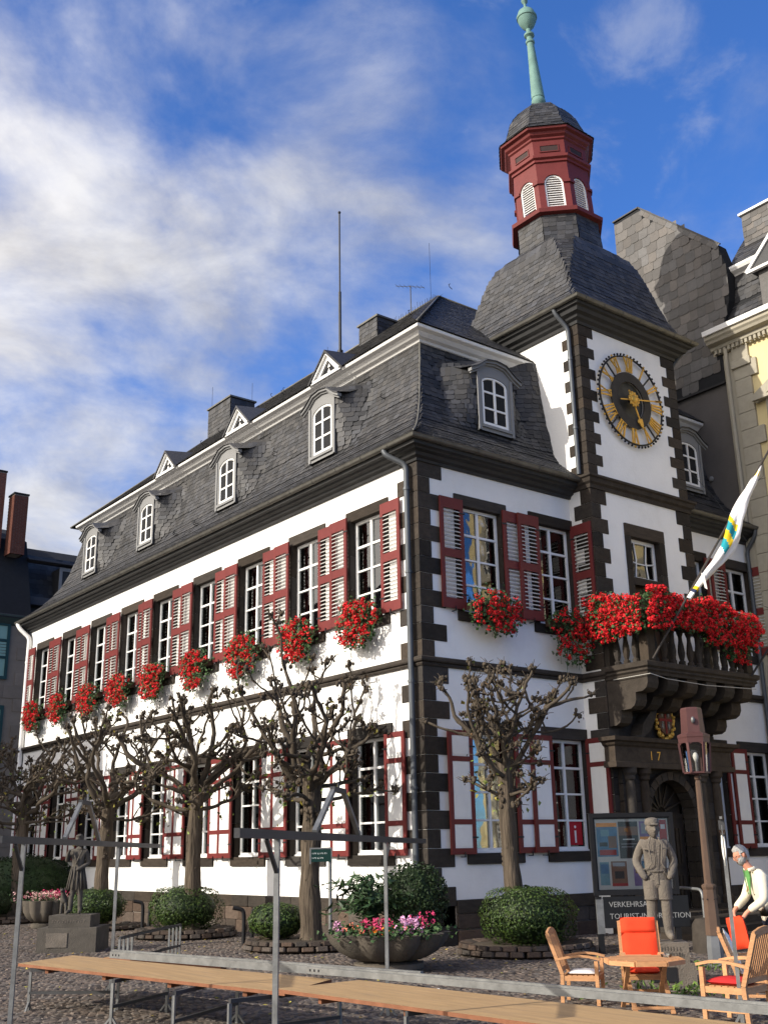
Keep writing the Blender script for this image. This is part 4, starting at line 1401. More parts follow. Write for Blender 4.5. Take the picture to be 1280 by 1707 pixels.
for k in range(8):
    n, t = face_xy(k)
    P3 = lambda u, z, o=0.0: lean(TCX + n.x * (1.165 + o) + t.x * u, TCY + n.y * (1.165 + o) + t.y * u, z)
    pb = MB(); pb.bar(P3(-.27, 22.53, .0), P3(.27, 22.53, .0), .012, .19, (0, 0, 1)); pb.build('frieze_panel', mat('dark_frieze', (0.045, .028, .026), .7, .2, 4, .1), belfry)
    pf = MB()
    for a, b in (((-.30, 22.415), (.30, 22.415)), ((-.30, 22.645), (.30, 22.645)), ((-.285, 22.41), (-.285, 22.65)), ((.285, 22.41), (.285, 22.65))):
        pf.bar(P3(*a, .008), P3(*b, .008), .03, .035, n)
    pf.build('panel_frame', RED, belfry)
octstack([(1.17, 22.82), (1.22, 22.86), (1.22, 22.92), (1.30, 22.98), (1.33, 23.06), (1.43, 23.10), (1.45, 23.17), (1.30, 23.2)]).build('belfry_cornice', RED, belfry)
cp = [(1.48, 23.17), (1.38, 23.24), (1.24, 23.42), (1.13, 23.75), (1.04, 24.05), (.92, 24.3), (.74, 24.55), (.50, 24.75), (.30, 24.85)]
cap = octstack(cp).build('belfry_cap', SLATE_B, belfry)
CA = np.array(cp); CS = np.concatenate(([0], np.cumsum(np.hypot(np.diff(CA[:, 0]), np.diff(CA[:, 1])))))
for k in (3, 4, 5, 6, 7):
    n, t = face_xy(k)
    def Sk(u, v, n=n, t=t):
        ap = np.interp(v, CS, CA[:, 0]) + .008; z = np.interp(v, CS, CA[:, 1]); kk = np.maximum(0, z - 19.3)
        return np.stack([TCX + n.x * ap + t.x * u - .012 * kk, TCY + n.y * ap + t.y * u + .062 * kk, z + 0 * u], -1)
    slates(Sk, CS[-1] - .1, lambda v: (-float(np.interp(v, CS, CA[:, 0])) * .414, float(np.interp(v, CS, CA[:, 0])) * .414), cap, SLATE, .13, .2, lap=1.4, thick=.008, lift=.011)
sp = MB(lean)
sp.lathe([(.12, 24.75), (.10, 24.95), (.16, 25.05), (.22, 25.14), (.235, 25.24), (.20, 25.36)], (TCX, TCY), 16)
sp.lathe([(.20, 25.36), (.105, 27.65)], (TCX, TCY), 12, lobes=12, lamp=.25)
sp.lathe([(.10, 27.62), (.15, 27.66), (.15, 27.74), (.10, 27.80), (.10, 27.9), (.17, 27.96), (.17, 28.03), (.08, 28.1), (.08, 28.28)], (TCX, TCY), 16)
sp.lathe([(.08, 28.25), (.20, 28.36), (.29, 28.55), (.315, 28.68), (.345, 28.70), (.345, 28.78), (.315, 28.80), (.27, 28.98), (.16, 29.10), (.06, 29.16), (.045, 29.32), (.05, 29.36), (.10, 29.42), (.11, 29.5), (.07, 29.6), (.02, 29.68), (.012, 30.2)], (TCX, TCY), 18)
sp.build('spire', COPPER, belfry, smooth='auto')

# ------------------------------------------------------------------ clock
CX, CZ, CR = 7.08, 13.68, 1.36
CO = -TY - 0 + 0                 # helper: FT.P takes outward offset from the tower front
clock = MB()
ring = lambda r, o, n=64: [FT.P(CX + r * math.cos(2 * math.pi * k / n), o, CZ + r * math.sin(2 * math.pi * k / n)) for k in range(n)]
clock.tube(ring(CR - .06, .10), .028, 6, closed=True)
clock = clock.build('clock', IRON, hall, smooth=True)
db = MB(); n = 48; ri, ro = .55, .83
vs = []; fs = []
for o in (.07, .11):
    for r in (ri, ro):
        vs += ring(r, o, n)
for k in range(n):
    k2 = (k + 1) % n
    fs += [(k, k2, n + k2, n + k), (2 * n + k, 3 * n + k, 3 * n + k2, 2 * n + k2), (k, 2 * n + k, 2 * n + k2, k2), (n + k, n + k2, 3 * n + k2, 3 * n + k)]
db.add(vs, fs); db.build('dial_ring', mat('dark_dial', (.035, .032, .03), .6, .3, 4, .2), clock)
dc = MB(); dc.lathe([(0.001, 0), (.56, 0)], (0, 0), 40, cap=False)
dc.v = [FT.P(CX + x, .022, CZ + y) for x, y, z in dc.v]
dc.build('dial_centre', mat('dial_stone', (.045, .043, .036), .5, .7, 2.2, .3), clock, fix=False)
for k in range(60):
    a = 2 * math.pi * k / 60
    st = MB(); c_ = FT.P(CX + CR * math.cos(a), .10, CZ + CR * math.sin(a)); st.ell(c_, (.034, .034, .034), 7, 5)
    if k == 0: stud = st
    st.build('minute_stud', IRON if k % 5 else GOLD, clock, smooth=True)
for k in range(12):
    if k % 3 == 1:
        a = 2 * math.pi * (k + .5) / 12
        s_ = MB(); s_.bar(FT.P(CX + .83 * math.cos(a), .09, CZ + .83 * math.sin(a)), FT.P(CX + 1.29 * math.cos(a), .09, CZ + 1.29 * math.sin(a)), .04, .03, (0, 1, 0)); s_.build('dial_strut', IRON, clock)
ROM = ['XII', 'I', 'II', 'III', 'IIII', 'V', 'VI', 'VII', 'VIII', 'IX', 'X', 'XI']
for h, rn in enumerate(ROM):
    a = math.pi / 2 - 2 * math.pi * h / 12
    er = Vector((math.cos(a), math.sin(a))); et = Vector((math.sin(a), -math.cos(a)))
    r0, r1 = .85, 1.27
    # stroke layout along the tangent
    wd = {'I': .085, 'V': .17, 'X': .17}
    tot = sum(wd[c] for c in rn); x = -tot / 2
    nb = MB()
    def pt(t, r): 
        sc = r / 1.06
        p = er * r + et * (t * sc); return FT.P(CX + p.x, .115, CZ + p.y)
    for c in rn:
        m_ = x + wd[c] / 2
        if c == 'I':
            L_ = [((m_, r0), (m_, r1), .045)]
        elif c == 'V':
            L_ = [((x + .02, r1), (m_, r0), .05), ((x + wd[c] - .02, r1), (m_, r0), .028)]
        else:
            L_ = [((x + .02, r1), (x + wd[c] - .02, r0), .05), ((x + wd[c] - .02, r1), (x + .02, r0), .028)]
        for p, q, ww in L_:
            nb.bar(pt(*p), pt(*q), ww, .03, (0, 1, 0))
        x += wd[c]
    for r in (r0, r1):
        nb.bar(pt(-tot / 2, r), pt(tot / 2, r), .02, .02, (0, 1, 0))
    nb.build('numeral', GOLD, clock)
def hand(ang, ln, tail, wide, name, o):
    e = Vector((math.cos(ang), math.sin(ang)))
    P = lambda r, s=0: FT.P(CX + e.x * r - e.y * s, o, CZ + e.y * r + e.x * s)
    h = MB()
    h.bar(P(-tail), P(ln), wide, .02, (0, 1, 0))
    if name == 'hour_hand':
        for dx_ in (-.06, .06):
            h.ell(P(ln - .16, dx_), (.06, .02, .06), 8, 6)
        h.prism([(ln - .2, -.09), (ln - .08, -.08), (ln + .1, 0), (ln - .08, .08), (ln - .2, .09)], lambda a, b, d: FT.P(CX + e.x * a - e.y * b, o + d, CZ + e.y * a + e.x * b), 0, .02)
    else:
        h.bar(P(ln - .3), P(ln), wide * 1.6, .02, (0, 1, 0))
    h.build(name, GOLD, clock)
hand(math.pi / 2 - 2 * math.pi * (13.2 / 60), 1.28, .55, .035, 'minute_hand', .17)
hand(math.pi / 2 - 2 * math.pi * (5.22 / 12), .78, .3, .05, 'hour_hand', .15)
sunb = MB()
pts = []
for k in range(24):
    r = .24 if k % 2 else .17
    a = 2 * math.pi * k / 24; pts.append((r * math.cos(a), r * math.sin(a)))
sunb.prism(pts, lambda a, b, d: FT.P(CX + a, d, CZ + b), .18, .21)
sunb.ell(FT.P(CX, .21, CZ), (.12, .05, .12), 14, 8)
for k in range(8):
    a = k * math.pi / 4; sunb.ell(FT.P(CX + .17 * math.cos(a), .2, CZ + .17 * math.sin(a)), (.05, .03, .05), 8, 6)
sunb.build('clock_boss', GOLD, clock, smooth='auto')
sh = MB(); sh.tube([FT.P(CX, 0, CZ), FT.P(CX, .19, CZ)], .04, 8); sh.build('clock_shaft', IRON, clock)
# ------------------------------------------------------------------ portal
portal = MB()
FT.box(portal, T0 + .12, 6.30, 0.02, .26, 0.0, .55); FT.box(portal, 8.10, T1 - .12, 0.02, .26, 0.0, .55)
portal = portal.build('portal', BASALT, hall)
def course(name, u0, u1, o0, o1, z0, z1, m=BASALT): return FT.block(name, m, portal, u0, u1, o0, o1, z0, z1, .03)
for a, b in ((T0 + .16, 6.28), (8.12, T1 - .16)):
    z = .55
    while z < 3.75:
        course('pier_stone', a, b, .02, .16, z, z + .395); z += .40
    for c in (a + .2, b - .2):
        pl = MB()
        pl.lathe([(.17, .55), (.17, .70), (.12, .76), (.115, 3.3), (.10, 3.42), (.14, 3.46), (.14, 3.54), (.19, 3.6), (.19, 3.74)], (0, 0), 12)
        pl.v = [(c + x, TY - .20 + y, z) for x, y, z in pl.v]
        pl.build('pilaster', BASALT_L, portal, smooth='auto')
swept('entablature', [(T0 + .08, TY + .01), (T0 + .08, TY - .02), (T1 - .08, TY - .02), (T1 - .08, TY + .01)],
      [(0, 3.72), (.36, 3.72), (.36, 3.84), (.30, 3.86), (.30, 4.20), (.36, 4.24), (.40, 4.30), (.48, 4.33), (.50, 4.42), (0, 4.44)], BASALT, portal)
# arch over the door
ar = MB()
for k in range(13):
    a0 = math.pi * k / 13 + .01; a1 = math.pi * (k + 1) / 13 - .01
    seg = []
    ri, ro = .86, 1.06
    pv = [(7.2 + ri * math.cos(a0), 2.62 + ri * math.sin(a0)), (7.2 + ro * math.cos(a0), 2.62 + ro * math.sin(a0)), (7.2 + ro * math.cos(a1), 2.62 + ro * math.sin(a1)), (7.2 + ri * math.cos(a1), 2.62 + ri * math.sin(a1))]
    v_ = MB(); v_.prism(pv, lambda a, b, d: FT.P(a, d, b), -.25, .13); v_.build('arch_stone', BASALT_L, portal)
for s_ in (-1, 1):
    for k in range(6):
        z = .45 + k * .36
        FT.block('door_jamb', BASALT_L, portal, 7.2 + s_ * .86, 7.2 + s_ * 1.06, -.25, .12, z + .004, z + .356, .03)
    FT.block('impost', BASALT_L, portal, 7.2 + s_ * .84, 7.2 + s_ * 1.12, -.25, .17, 2.56, 2.66, .03)
dr = MB()
FT.box(dr, 6.34, 7.19, -.28, -.33, .45, 2.6); FT.box(dr, 7.21, 8.06, -.28, -.33, .45, 2.6)
for a in (6.44, 7.31):
    for z, h in ((.6, .7), (1.42, 1.0)):
        FT.box(dr, a, a + .65, -.25, -.281, z, z + h)
        for j in range(4):
            FT.box(dr, a + .06 + j * .14, a + .14 + j * .14, -.22, -.251, z + .08, z + h - .08)
door = dr.build('entrance_door', mat('dark_oak', (.030, .022, .016), .55, .3, 4, .2, 20), portal)
fan = MB(); FT.box(fan, 6.34, 8.06, -.26, -.34, 2.58, 2.68)
for k in range(9):
    a = math.pi * k / 8
    fan.bar(FT.P(7.2 + .15 * math.cos(a), -.27, 2.70 + .15 * math.sin(a)), FT.P(7.2 + .84 * math.cos(a), -.27, 2.66 + .8 * math.sin(a)), .05, .04, (0, 1, 0))
FT.box(fan, 6.34, 8.06, -.36, -.38, 2.6, 3.5)
fan.build('fanlight', mat('dark_oak', (.03, .022, .016)), portal)
dk = MB(); dk.tube([FT.P(7.28, -.2, 1.35), FT.P(7.28, -.14, 1.35), FT.P(7.40, -.14, 1.36)], .015, 6); dk.build('door_handle', GOLD, door)
# swan-neck gable with the coat of arms
sw = MB()
cv = [(T0 + .25, 4.44), (T0 + .75, 4.50), (6.05, 4.78), (6.32, 5.05), (6.5, 5.35), (6.72, 5.45), (6.55, 4.95), (6.3, 4.62), (6.0, 4.44)]
sw.prism(cv, lambda a, b, d: FT.P(a, d, b), .02, .36)
sw.prism([(2 * 7.22 - a, b) for a, b in cv][::-1], lambda a, b, d: FT.P(a, d, b), .02, .36)
sw.build('volute', BASALT_L, portal)
bk = MB(); bk.prism([(6.2, 4.44), (8.24, 4.44), (7.8, 5.5), (6.64, 5.5)], lambda a, b, d: FT.P(a, d, b), .01, .12); bk.build('gable_field', BASALT, portal)
coat = MB()
CXa, CZa = 7.05, 4.93
coat.lathe([(.001, .15), (.26, .15), (.27, .12)], (0, 0), 24, cap=False, sy=1.35)
coat.v = [FT.P(CXa + x, z + .1, CZa + y) for x, y, z in coat.v]
coat = coat.build('coat_of_arms', mat('shield_brown', (.10, .05, .03), .6, .3, 5, .1), portal, fix=False)
frm = MB()
for k in range(34):
    a = 2 * math.pi * k / 34
    rr = .34 + .035 * math.sin(k * 2.4)
    frm.ell(FT.P(CXa + rr * math.cos(a), .22, CZa + rr * 1.42 * math.sin(a)), (.055 + .02 * math.sin(k * 1.9), .05, .06 + .025 * math.cos(k * 2.7)), 7, 5)
frm.ell(FT.P(CXa, .23, CZa + .52), (.16, .06, .08), 8, 6); frm.ell(FT.P(CXa, .23, CZa - .52), (.12, .05, .07), 8, 6)
frm.build('gilt_frame', GOLD, coat, smooth=True)
crs = MB(); crs.bar(FT.P(CXa, .26, CZa - .33), FT.P(CXa, .26, CZa + .33), .05, .012, (0, 1, 0)); crs.bar(FT.P(CXa - .25, .262, CZa), FT.P(CXa + .25, .262, CZa), .06, .012, (0, 1, 0))
crs.build('red_cross', mat('heraldic_red', (.20, .02, .02), .6, .1, 4, 0), coat)
chg = MB()
for sx, sz in ((-1, 1), (1, 1), (-1, -1), (1, -1)):
    chg.ell(FT.P(CXa + sx * .12, .255, CZa + sz * .15), (.045, .015, .08), 7, 5); chg.ell(FT.P(CXa + sx * .12, .26, CZa + sz * .15 + .09), (.03, .015, .03), 7, 5)
chg.build('heraldic_charge', mat('pewter', (.2, .2, .18), .5, .2, 4, 0, metal=.3), coat, smooth=True)
for body, u in (('1', 6.22), ('7', 6.50), ('1', 7.68), ('7', 7.96)):
    put_text(body, .30, .008, GOLD, portal, FT.P(u, .315, 3.92), (1, 0, 0), (0, 0, 1), 'date_figure')
# steps and handrail
for i, (d, z) in enumerate(((1.55, .15), (1.2, .30), (.85, .45))):
    for k in range(3):
        u = 5.9 + k * .9
        FT.block('step', BASALT_L, hall, u + .004, u + .896, -.2, d, z - .15, z - .002, .03)
# ------------------------------------------------------------------ balcony
balc = MB(); YB = TY - 1.38
balc.box(T0 - .02, 9.46, YB + .06, TY, 5.82, 6.06)
balc = balc.build('balcony', BASALT_L, hall)
BPATH = [(T0 + .02, TY), (T0 + .02, YB + .10), (9.42, YB + .10), (9.42, TY)]
swept('balcony_moulding', BPATH, [(0, 5.80), (.04, 5.80), (.05, 5.86), (.10, 5.90), (.08, 5.95), (.14, 5.99), (.15, 6.09), (.09, 6.12), (0, 6.12)], BASALT_L, balc)
prf = [(0, 5.80), (1.27, 5.80), (1.27, 5.62), (1.22, 5.50), (1.10, 5.43), (.88, 5.42), (.88, 5.24), (.82, 5.12), (.70, 5.05), (.40, 5.04), (.40, 4.88), (.34, 4.76), (.22, 4.70), (0, 4.70)]
prf2 = [(0, 5.80), (1.27, 5.80), (1.27, 5.62), (1.20, 5.48), (1.05, 5.40), (.80, 5.38), (.70, 5.20), (.55, 5.10), (.0, 5.06)]
for k in range(6):
    u = T0 + .02 + k * (4.2 - .42) / 5
    c = MB(); pp = prf if k in (0, 5) else prf2
    c.prism(pp, lambda a, b, d, u=u: FT.P(u + d, a, b), 0, .40)
    c.build('corbel', BASALT_L, balc)
def baluster(x, y, nm='baluster'):
    b = MB(); b.lathe([(.085, 6.13), (.085, 6.22), (.05, 6.25), (.075, 6.34), (.09, 6.45), (.075, 6.6), (.05, 6.75), (.05, 6.84), (.075, 6.9), (.085, 6.94), (.085, 7.02)], (x, y), 8)
    b.build(nm, BASALT_L, balc, smooth='auto')
for k in range(11):
    baluster(5.62 + k * .34, YB + .14)
for k in range(3):
    baluster(T0 + .15, YB + .50 + k * .28)
for k in range(3):
    baluster(9.30, YB + .50 + k * .28)
for x0, x1 in ((T0 + .03, T0 + .30), (9.15, 9.42)):
    block('pier', BASALT_L, balc, x0, x1, YB + .02, YB + .28, 6.13, 7.02, bev=.02)
    block('pier', BASALT_L, balc, x0, x1, TY - .16, TY, 6.13, 7.02, bev=.02)
swept('handrail_stone', BPATH, [(-.26, 7.02), (.02, 7.02), (.05, 7.06), (.05, 7.12), (.0, 7.16), (-.26, 7.16)], BASALT_L, balc)
cb = MB(); cb.tube([FT.P(T0 - .05, .3, 5.78), FT.P(T0 - .05, 1.42, 5.79), FT.P(T0 + .5, 1.46, 5.70), FT.P(7.2, 1.46, 5.66), FT.P(9.3, 1.45, 5.72)], .01, 5)
cb.build('cable', mat('pale_cable', (.4, .38, .34), .6, .1, 3, 0), balc)

# ------------------------------------------------------------------ geraniums
def petals(name, pts, parent, m, r=.058, npet=17, label=None):
    pts = np.asarray(pts); n = len(pts)
    k = npet
    d = rng.normal(0, 1, (n, k, 3)); d /= np.linalg.norm(d, axis=2)[..., None]
    rr = r * rng.uniform(.8, 1.2, (n, 1, 1))
    P = (pts[:, None, :] + d * rr).reshape(-1, 3)
    return leaves(name, P, d.reshape(-1, 3), r * .78, m, parent, 'stuff', .95, .35, 0, label, .08)

def flower_box(F, u, zt, width, label, grp, seed=0, hang=.55, off=.30, heads=58, spread=1.0):
    loc = F.P(u, off, zt)
    t = thing('flower_box', label, 'flower box', loc, 0, grp)
    b = MB(); F.box(b, u - width / 2, u + width / 2, off - .20, off - .02, zt - .04, zt + .14)
    b.build('trough', mat('brown_trough', (.06, .035, .022), .7, .2, 3, .1), t, loc)
    n = heads
    uu = rng.normal(0, .30 * width * spread, n * 4); uu = uu[np.abs(uu) < width * .62][:n * 2]
    zz = rng.uniform(-hang, .42, len(uu)) ; 
    sh = np.sqrt(np.clip(1 - (uu / (width * .72)) ** 2, .05, 1))
    zz = zz * sh
    oo = .02 + .23 * np.sqrt(np.clip(1 - ((zz + .05) / (hang + .25)) ** 2, 0, 1)) * sh + rng.normal(0, .04, len(uu))
    k = rng.permutation(len(uu))
    A, B = k[:n], k[n:]
    pw = lambda q: np.array([F.P(u + a, off + o, zt + z) for a, o, z in zip(uu[q], oo[q], zz[q])]) - np.array(loc)
    petals('blossoms', pw(A), t, GERAN)
    lp = pw(np.concatenate([A, B])); lp = np.repeat(lp, 4, 0) + rng.normal(0, .07, (len(lp) * 4, 3))
    ov = np.array(F.P(0, 1, 0)) - np.array(F.P(0, 0, 0))
    lp -= ov * .08
    leaves('foliage', lp, np.tile(ov + np.array([0, 0, .5]), (len(lp), 1)), .085, LEAF_G, t, 'stuff', .9, .6, .2)
    # a few trailing stems
    st = MB()
    for i in range(7):
        a = rng.uniform(-.4, .4) * width; z = -hang * rng.uniform(.9, 1.35)
        st.tube([np.array(F.P(u + a, off + .1, zt)) - np.array(loc), np.array(F.P(u + a * 1.1, off + .16, zt + z * .6)) - np.array(loc), np.array(F.P(u + a * 1.15 + rng.normal(0, .04), off + .12, zt + z)) - np.array(loc)], .006, 4)
    st.build('stem', LEAF_G, t)
    return t
LB_ = ['red geranium window box nearest the corner downpipe on the sunlit front', 'red geranium window box second from the corner downpipe on the sunlit front',
       'third red geranium window box along the sunlit front from the corner', 'fourth red geranium window box along the sunlit front, counted from the corner',
       'red geranium box on the middle window of the sunlit front, fifth from the corner', 'red geranium box on the sixth upper window of the sunlit front from the corner',
       'red geranium box third from the white downpipe at the far end', 'red geranium box second from the white downpipe at the far end', 'farthest red geranium box, beside the white downpipe']
for i, c in enumerate(WL):
    flower_box(FL, c, 7.20, 1.25, LB_[i], 'geranium window boxes', i, heads=int(120 + 24 * random.random()), hang=.60 + .12 * random.random(), off=.25)
flower_box(FR, WRt[0], 7.25, 1.35, 'red geranium window box on the shaded front between the louvred shutters', 'geranium window boxes', 3, heads=96, hang=.55)
flower_box(FR, WRt[1] + .05, 7.15, 1.25, 'drooping red geranium window box on the shaded front beside the tower, in shadow', 'geranium window boxes', 3, heads=84, hang=.95)
def balcony_flowers(p0, p1, outv, n, label, top=.95, hang=.35, tail=None, depth=.30):
    p0 = np.array(p0, float); p1 = np.array(p1, float); ov = np.array(outv, float)
    mid = (p0 + p1) / 2
    t = thing('balcony_flower_box', label, 'flower box', tuple(mid), 0, 'geranium boxes on the balcony')
    L_ = np.linalg.norm(p1 - p0); d = (p1 - p0) / L_
    b = MB(); b.bar(tuple(p0 - mid + ov * .16), tuple(p1 - mid + ov * .16), .2, .2); b.build('trough', mat('brown_trough', (.06, .035, .022)), t)
    s = rng.uniform(-.12, L_ + .1, n * 2)
    h = rng.uniform(-hang, top, n * 2)
    env = .85 + .15 * np.sin(s * 2.6 + 1)
    h *= env
    if tail is not None:
        k = rng.random(n * 2) < .16
        s[k] = tail + rng.normal(0, .28, k.sum()); h[k] = rng.uniform(-.75, .1, k.sum())
    o = .12 + depth * np.sqrt(np.clip(1 - ((h - .25) / .85) ** 2, 0, 1)) + rng.normal(0, .06, n * 2)
    P = p0 - mid + d * s[:, None] + ov * o[:, None] + np.array([0, 0, 1]) * h[:, None]
    petals('blossoms', P[:n], t, GERAN, .062, 17)
    c_ = P.mean(0); lp = np.repeat(c_ + (P - c_) * np.array([.96, .96, .90]), 3, 0) + rng.normal(0, .06, (len(P) * 3, 3)) - ov * .10
    leaves('foliage', lp, np.tile(ov + np.array([0, 0, .5]), (len(lp), 1)), .09, LEAF_G, t, 'stuff', .9, .6, .2)
balcony_flowers((T0 - .18, YB + .02, 7.18), (7.45, YB + .04, 7.18), (0, -1, 0), 400, 'left-hand mass of red geraniums on the front of the stone balcony', .68, .34)
balcony_flowers((7.35, YB + .04, 7.12), (9.22, YB + .04, 7.12), (0, -1, 0), 320, 'right-hand mass of red geraniums on the balcony front, trailing low at the end', .64, .45, tail=1.35)
balcony_flowers((T0 - .02, TY - .1, 7.25), (T0 - .02, YB - .10, 7.15), (-1, 0, 0), 260, 'red geraniums along the sunlit left end of the balcony', .66, .55, depth=.34)
# ------------------------------------------------------------------ the tall house on the right
tall = thing('tall_house', 'tall cream-yellow house with slate-hung flank rising behind the clock tower', 'house', (13.0, -6, 0))
TO = (13.0, -6, 0)
XN = 13.0
h = MB()
h.add([(XN, -12, 0), (XN, -.06, 0), (XN, -.06, 17.4), (XN, -12, 17.4)], [(0, 1, 2, 3)])
h.add([(XN, -12, 0), (XN + 9, -12, 0), (XN + 9, -12, 17.4), (XN, -12, 17.4)], [(0, 1, 2, 3)])
h.build('wall', YELLOW, tall, TO, fix=False)
# rusticated corner strip
z = 0.0; i = 0
while z < 16.9:
    lg = i % 4 == 0
    block('corner_stone', SANDST, tall, XN - .09, XN + .1, -.98 if not lg else -1.22, -.40, z + .005, z + .56, TO, .02)
    z += .57; i += 1
block('strip', SANDST, tall, XN - .05, XN + .1, -.40, -.06, 0, 17.0, TO, .02)
block('capital', SANDST, tall, XN - .16, XN + .1, -1.05, -.36, 16.35, 16.62, TO, .05)
YP = [(XN, .25), (XN, -12)]
def sweptT(name, path, prof, m):
    s = MB(); s.sweep(path, prof, 1)
    return s.build(name, m, tall, TO)
sweptT('main_cornice', YP, [(0, 17.05), (.08, 17.05), (.10, 17.15), (.22, 17.2), (.24, 17.3), (.42, 17.36), (.46, 17.44), (.52, 17.5), (.52, 17.62), (0, 17.62)], SANDST)
dn = MB()
for y in np.arange(-11, .2, .16): dn.box(XN - .20, XN - .05, y, y + .09, 17.06, 17.19)
dn.build('dentils', SANDST, tall, TO, kind='stuff')
sweptT('eaves_board', YP, [(.40, 17.62), (.60, 17.62), (.62, 17.78), (.40, 17.78)], WHITEP)
sweptT('sill_band', [(XN, -1.3), (XN, -12)], [(0, 10.9), (.12, 10.95), (.14, 11.1), (0, 11.15)], SANDST)
# pedimented windows
for yc in (-2.35, -5.1, -7.9, -10.4):
    for zb in (12.0, 6.8, 1.6):
        fr = MB()
        for a, b in ((yc - .95, yc - .62), (yc + .62, yc + .95)): fr.box(XN - .12, XN - .001, a, b, zb, zb + 2.75)
        fr.box(XN - .12, XN - .001, yc - .95, yc + .95, zb + 2.75, zb + 3.0)
        fr.box(XN - .22, XN - .002, yc - 1.1, yc + 1.1, zb - .22, zb)
        fr.prism([(yc - 1.25, zb + 3.05), (yc + 1.25, zb + 3.05), (yc, zb + 3.75)], lambda a, b, d: (XN - d, a, b), .002, .12)
        fr.bar((XN - .15, yc - 1.3, zb + 3.06), (XN - .15, yc, zb + 3.82), .3, .12, (1, 0, 0)); fr.bar((XN - .15, yc + 1.3, zb + 3.06), (XN - .15, yc, zb + 3.82), .3, .12, (1, 0, 0))
        fr.box(XN - .3, XN - .003, yc - 1.32, yc + 1.32, zb + 3.0, zb + 3.1)
        wo = fr.build('window', SANDST, tall, TO)
        gl = MB(); gl.box(XN - .02, XN - .01, yc - .62, yc + .62, zb, zb + 2.75); gl.build('pane', mat('far_glass', (.03, .035, .04), .08, .1, 2, 0, spec=.6), wo, TO)
        sb = MB()
        for q in (yc - .6, yc, yc + .57): sb.box(XN - .05, XN - .021, q - .03, q + .04, zb, zb + 2.75)
        for q in (zb, zb + .9, zb + 1.8, zb + 2.68): sb.box(XN - .048, XN - .022, yc - .6, yc + .6, q, q + .06)
        sb.build('sash', WHITEP, wo, TO)
dp = MB(); dp.tube(arc_pts((XN - .2, -.28, 17.1), (XN - .17, -.24, 16.6), (XN - .17, -.24, 11.3), (XN - .17, -.10, 11.0), (XN - .4, -.3, 10.95)), .06, 8)
dp.build('downpipe', SANDST, tall, TO, smooth='auto')
# slate-hung flank and dark rendered wall under it
fl = MB(); fl.add([(XN - .02, -.05, 0), (XN - .02, 3.75, 0), (XN - .02, 3.75, 16.1), (XN - .02, -.05, 16.1)], [(0, 1, 2, 3)])
fl.add([(XN - .02, 3.75, 0), (XN + 9, 3.75, 0), (XN + 9, 3.75, 23), (XN - .02, 3.75, 23)], [(0, 1, 2, 3)])
fl.build('flank_wall', DKRENDER, tall, TO, fix=False)
gb = MB()
gpoly = [(3.75, 16.1), (3.75, 23.82), (2.62, 23.86), (-.36, 20.95), (-.62, 19.9), (-.55, 18.8), (-.25, 17.9), (-.05, 17.5), (-.05, 16.1)]
gb.prism(gpoly, lambda a, b, d: (XN - .06 + d, a, b), 0, .5)
gable = gb.build('slate_flank', SLATE_B, tall, TO)
gpo = np.array(gpoly)
def zmax(y): return np.where(y > 2.62, 23.85, np.where(y > -.36, np.interp(y, [-.36, 2.62], [20.95, 23.86]), np.interp(y, [-.62, -.36], [19.9, 20.95])))
def zmin(y): return np.where(y > -.05, 16.1, np.interp(y, [-.62, -.55, -.25, -.05], [19.9, 18.8, 17.9, 17.5]))
SG = lambda u, v: np.stack([XN - .065 + 0 * u - TO[0], 3.75 - u - TO[1], 16.12 + v + 0 * u], -1)
def skg(u, v):
    y = 3.75 - u; z = 16.12 + v
    return (z > zmax(y) - .34) | (z < zmin(y) + .02)
_cam_keep = CAM.copy()
slates(SG, 7.8, lambda v: (0, 4.35), gable, SLATE_P, .36, .36, skg, lap=1.15, lift=.014, thick=.009)
dv = np.array([0, -2.98, -2.91]); dv = dv / np.linalg.norm(dv)
SV = lambda u, v: np.stack([XN - .075 - TO[0] + 0 * u, 2.62 + dv[1] * u + dv[2] * 0 * u - .69 * v * 0 - TO[1] - (-dv[2]) * 0 * v, 23.62 + dv[2] * u + .30 * v + 0 * u], -1)
slates(SV, .28, lambda v: (0, 4.1), gable, SLATE_P, .30, .30, lap=1.0, lift=.012, thick=.01)
tb = MB()
tb.box(XN - .12, XN + .5, -.05, 3.75, 16.03, 16.10); tb.build('drip_edge', IRON, tall, TO)
vg = MB()
vg.bar((XN - .02, -.42, 20.96), (XN - .02, 2.62, 23.92), .05, .16, (1, 0, 0)); vg.bar((XN - .02, 2.60, 23.92), (XN - .02, 3.8, 23.90), .05, .16, (1, 0, 0))
vg.build('verge', GALVD, tall, TO)
# mansard of the yellow front with its second white eave and the attic storey
def SM(u, v):
    z = 17.8 + v
    o = np.interp(v, [0, .35, .8, 1.4, 2.2], [-.30, .02, .22, .34, .40])
    return np.stack([XN + o + 0 * u - TO[0], .0 - u - TO[1], z + 0 * u], -1)
mz = MB(); mz.box(XN + .5, XN + 9, -12, .0, 17.6, 19.6); mans = mz.build('mansard', SLATE_B, tall, TO)
grid(SM, 0, list(np.linspace(0, 2.2, 8)), lambda v: (-.05, 6), SLATE_B, 'roof_boarding', mans, 6)
slates(SM, 2.2, lambda v: (-.05, 6), mans, SLATE, .19, .24)
sweptT('upper_eaves', [(XN + .35, -.45), (XN + .35, -12)], [(0, 19.75), (.05, 19.8), (.2, 19.86), (.26, 19.95), (.26, 20.02), (0, 20.02)], WHITEP)
SK = lambda u, v: np.stack([XN + .30 + v * .62 - TO[0], -.35 - u - TO[1], 20.02 + v * .80 + 0 * u], -1)
grid(SK, 0, [0, 2.1], lambda v: (0, 8), SLATE_B, 'roof_boarding', mans, 3)
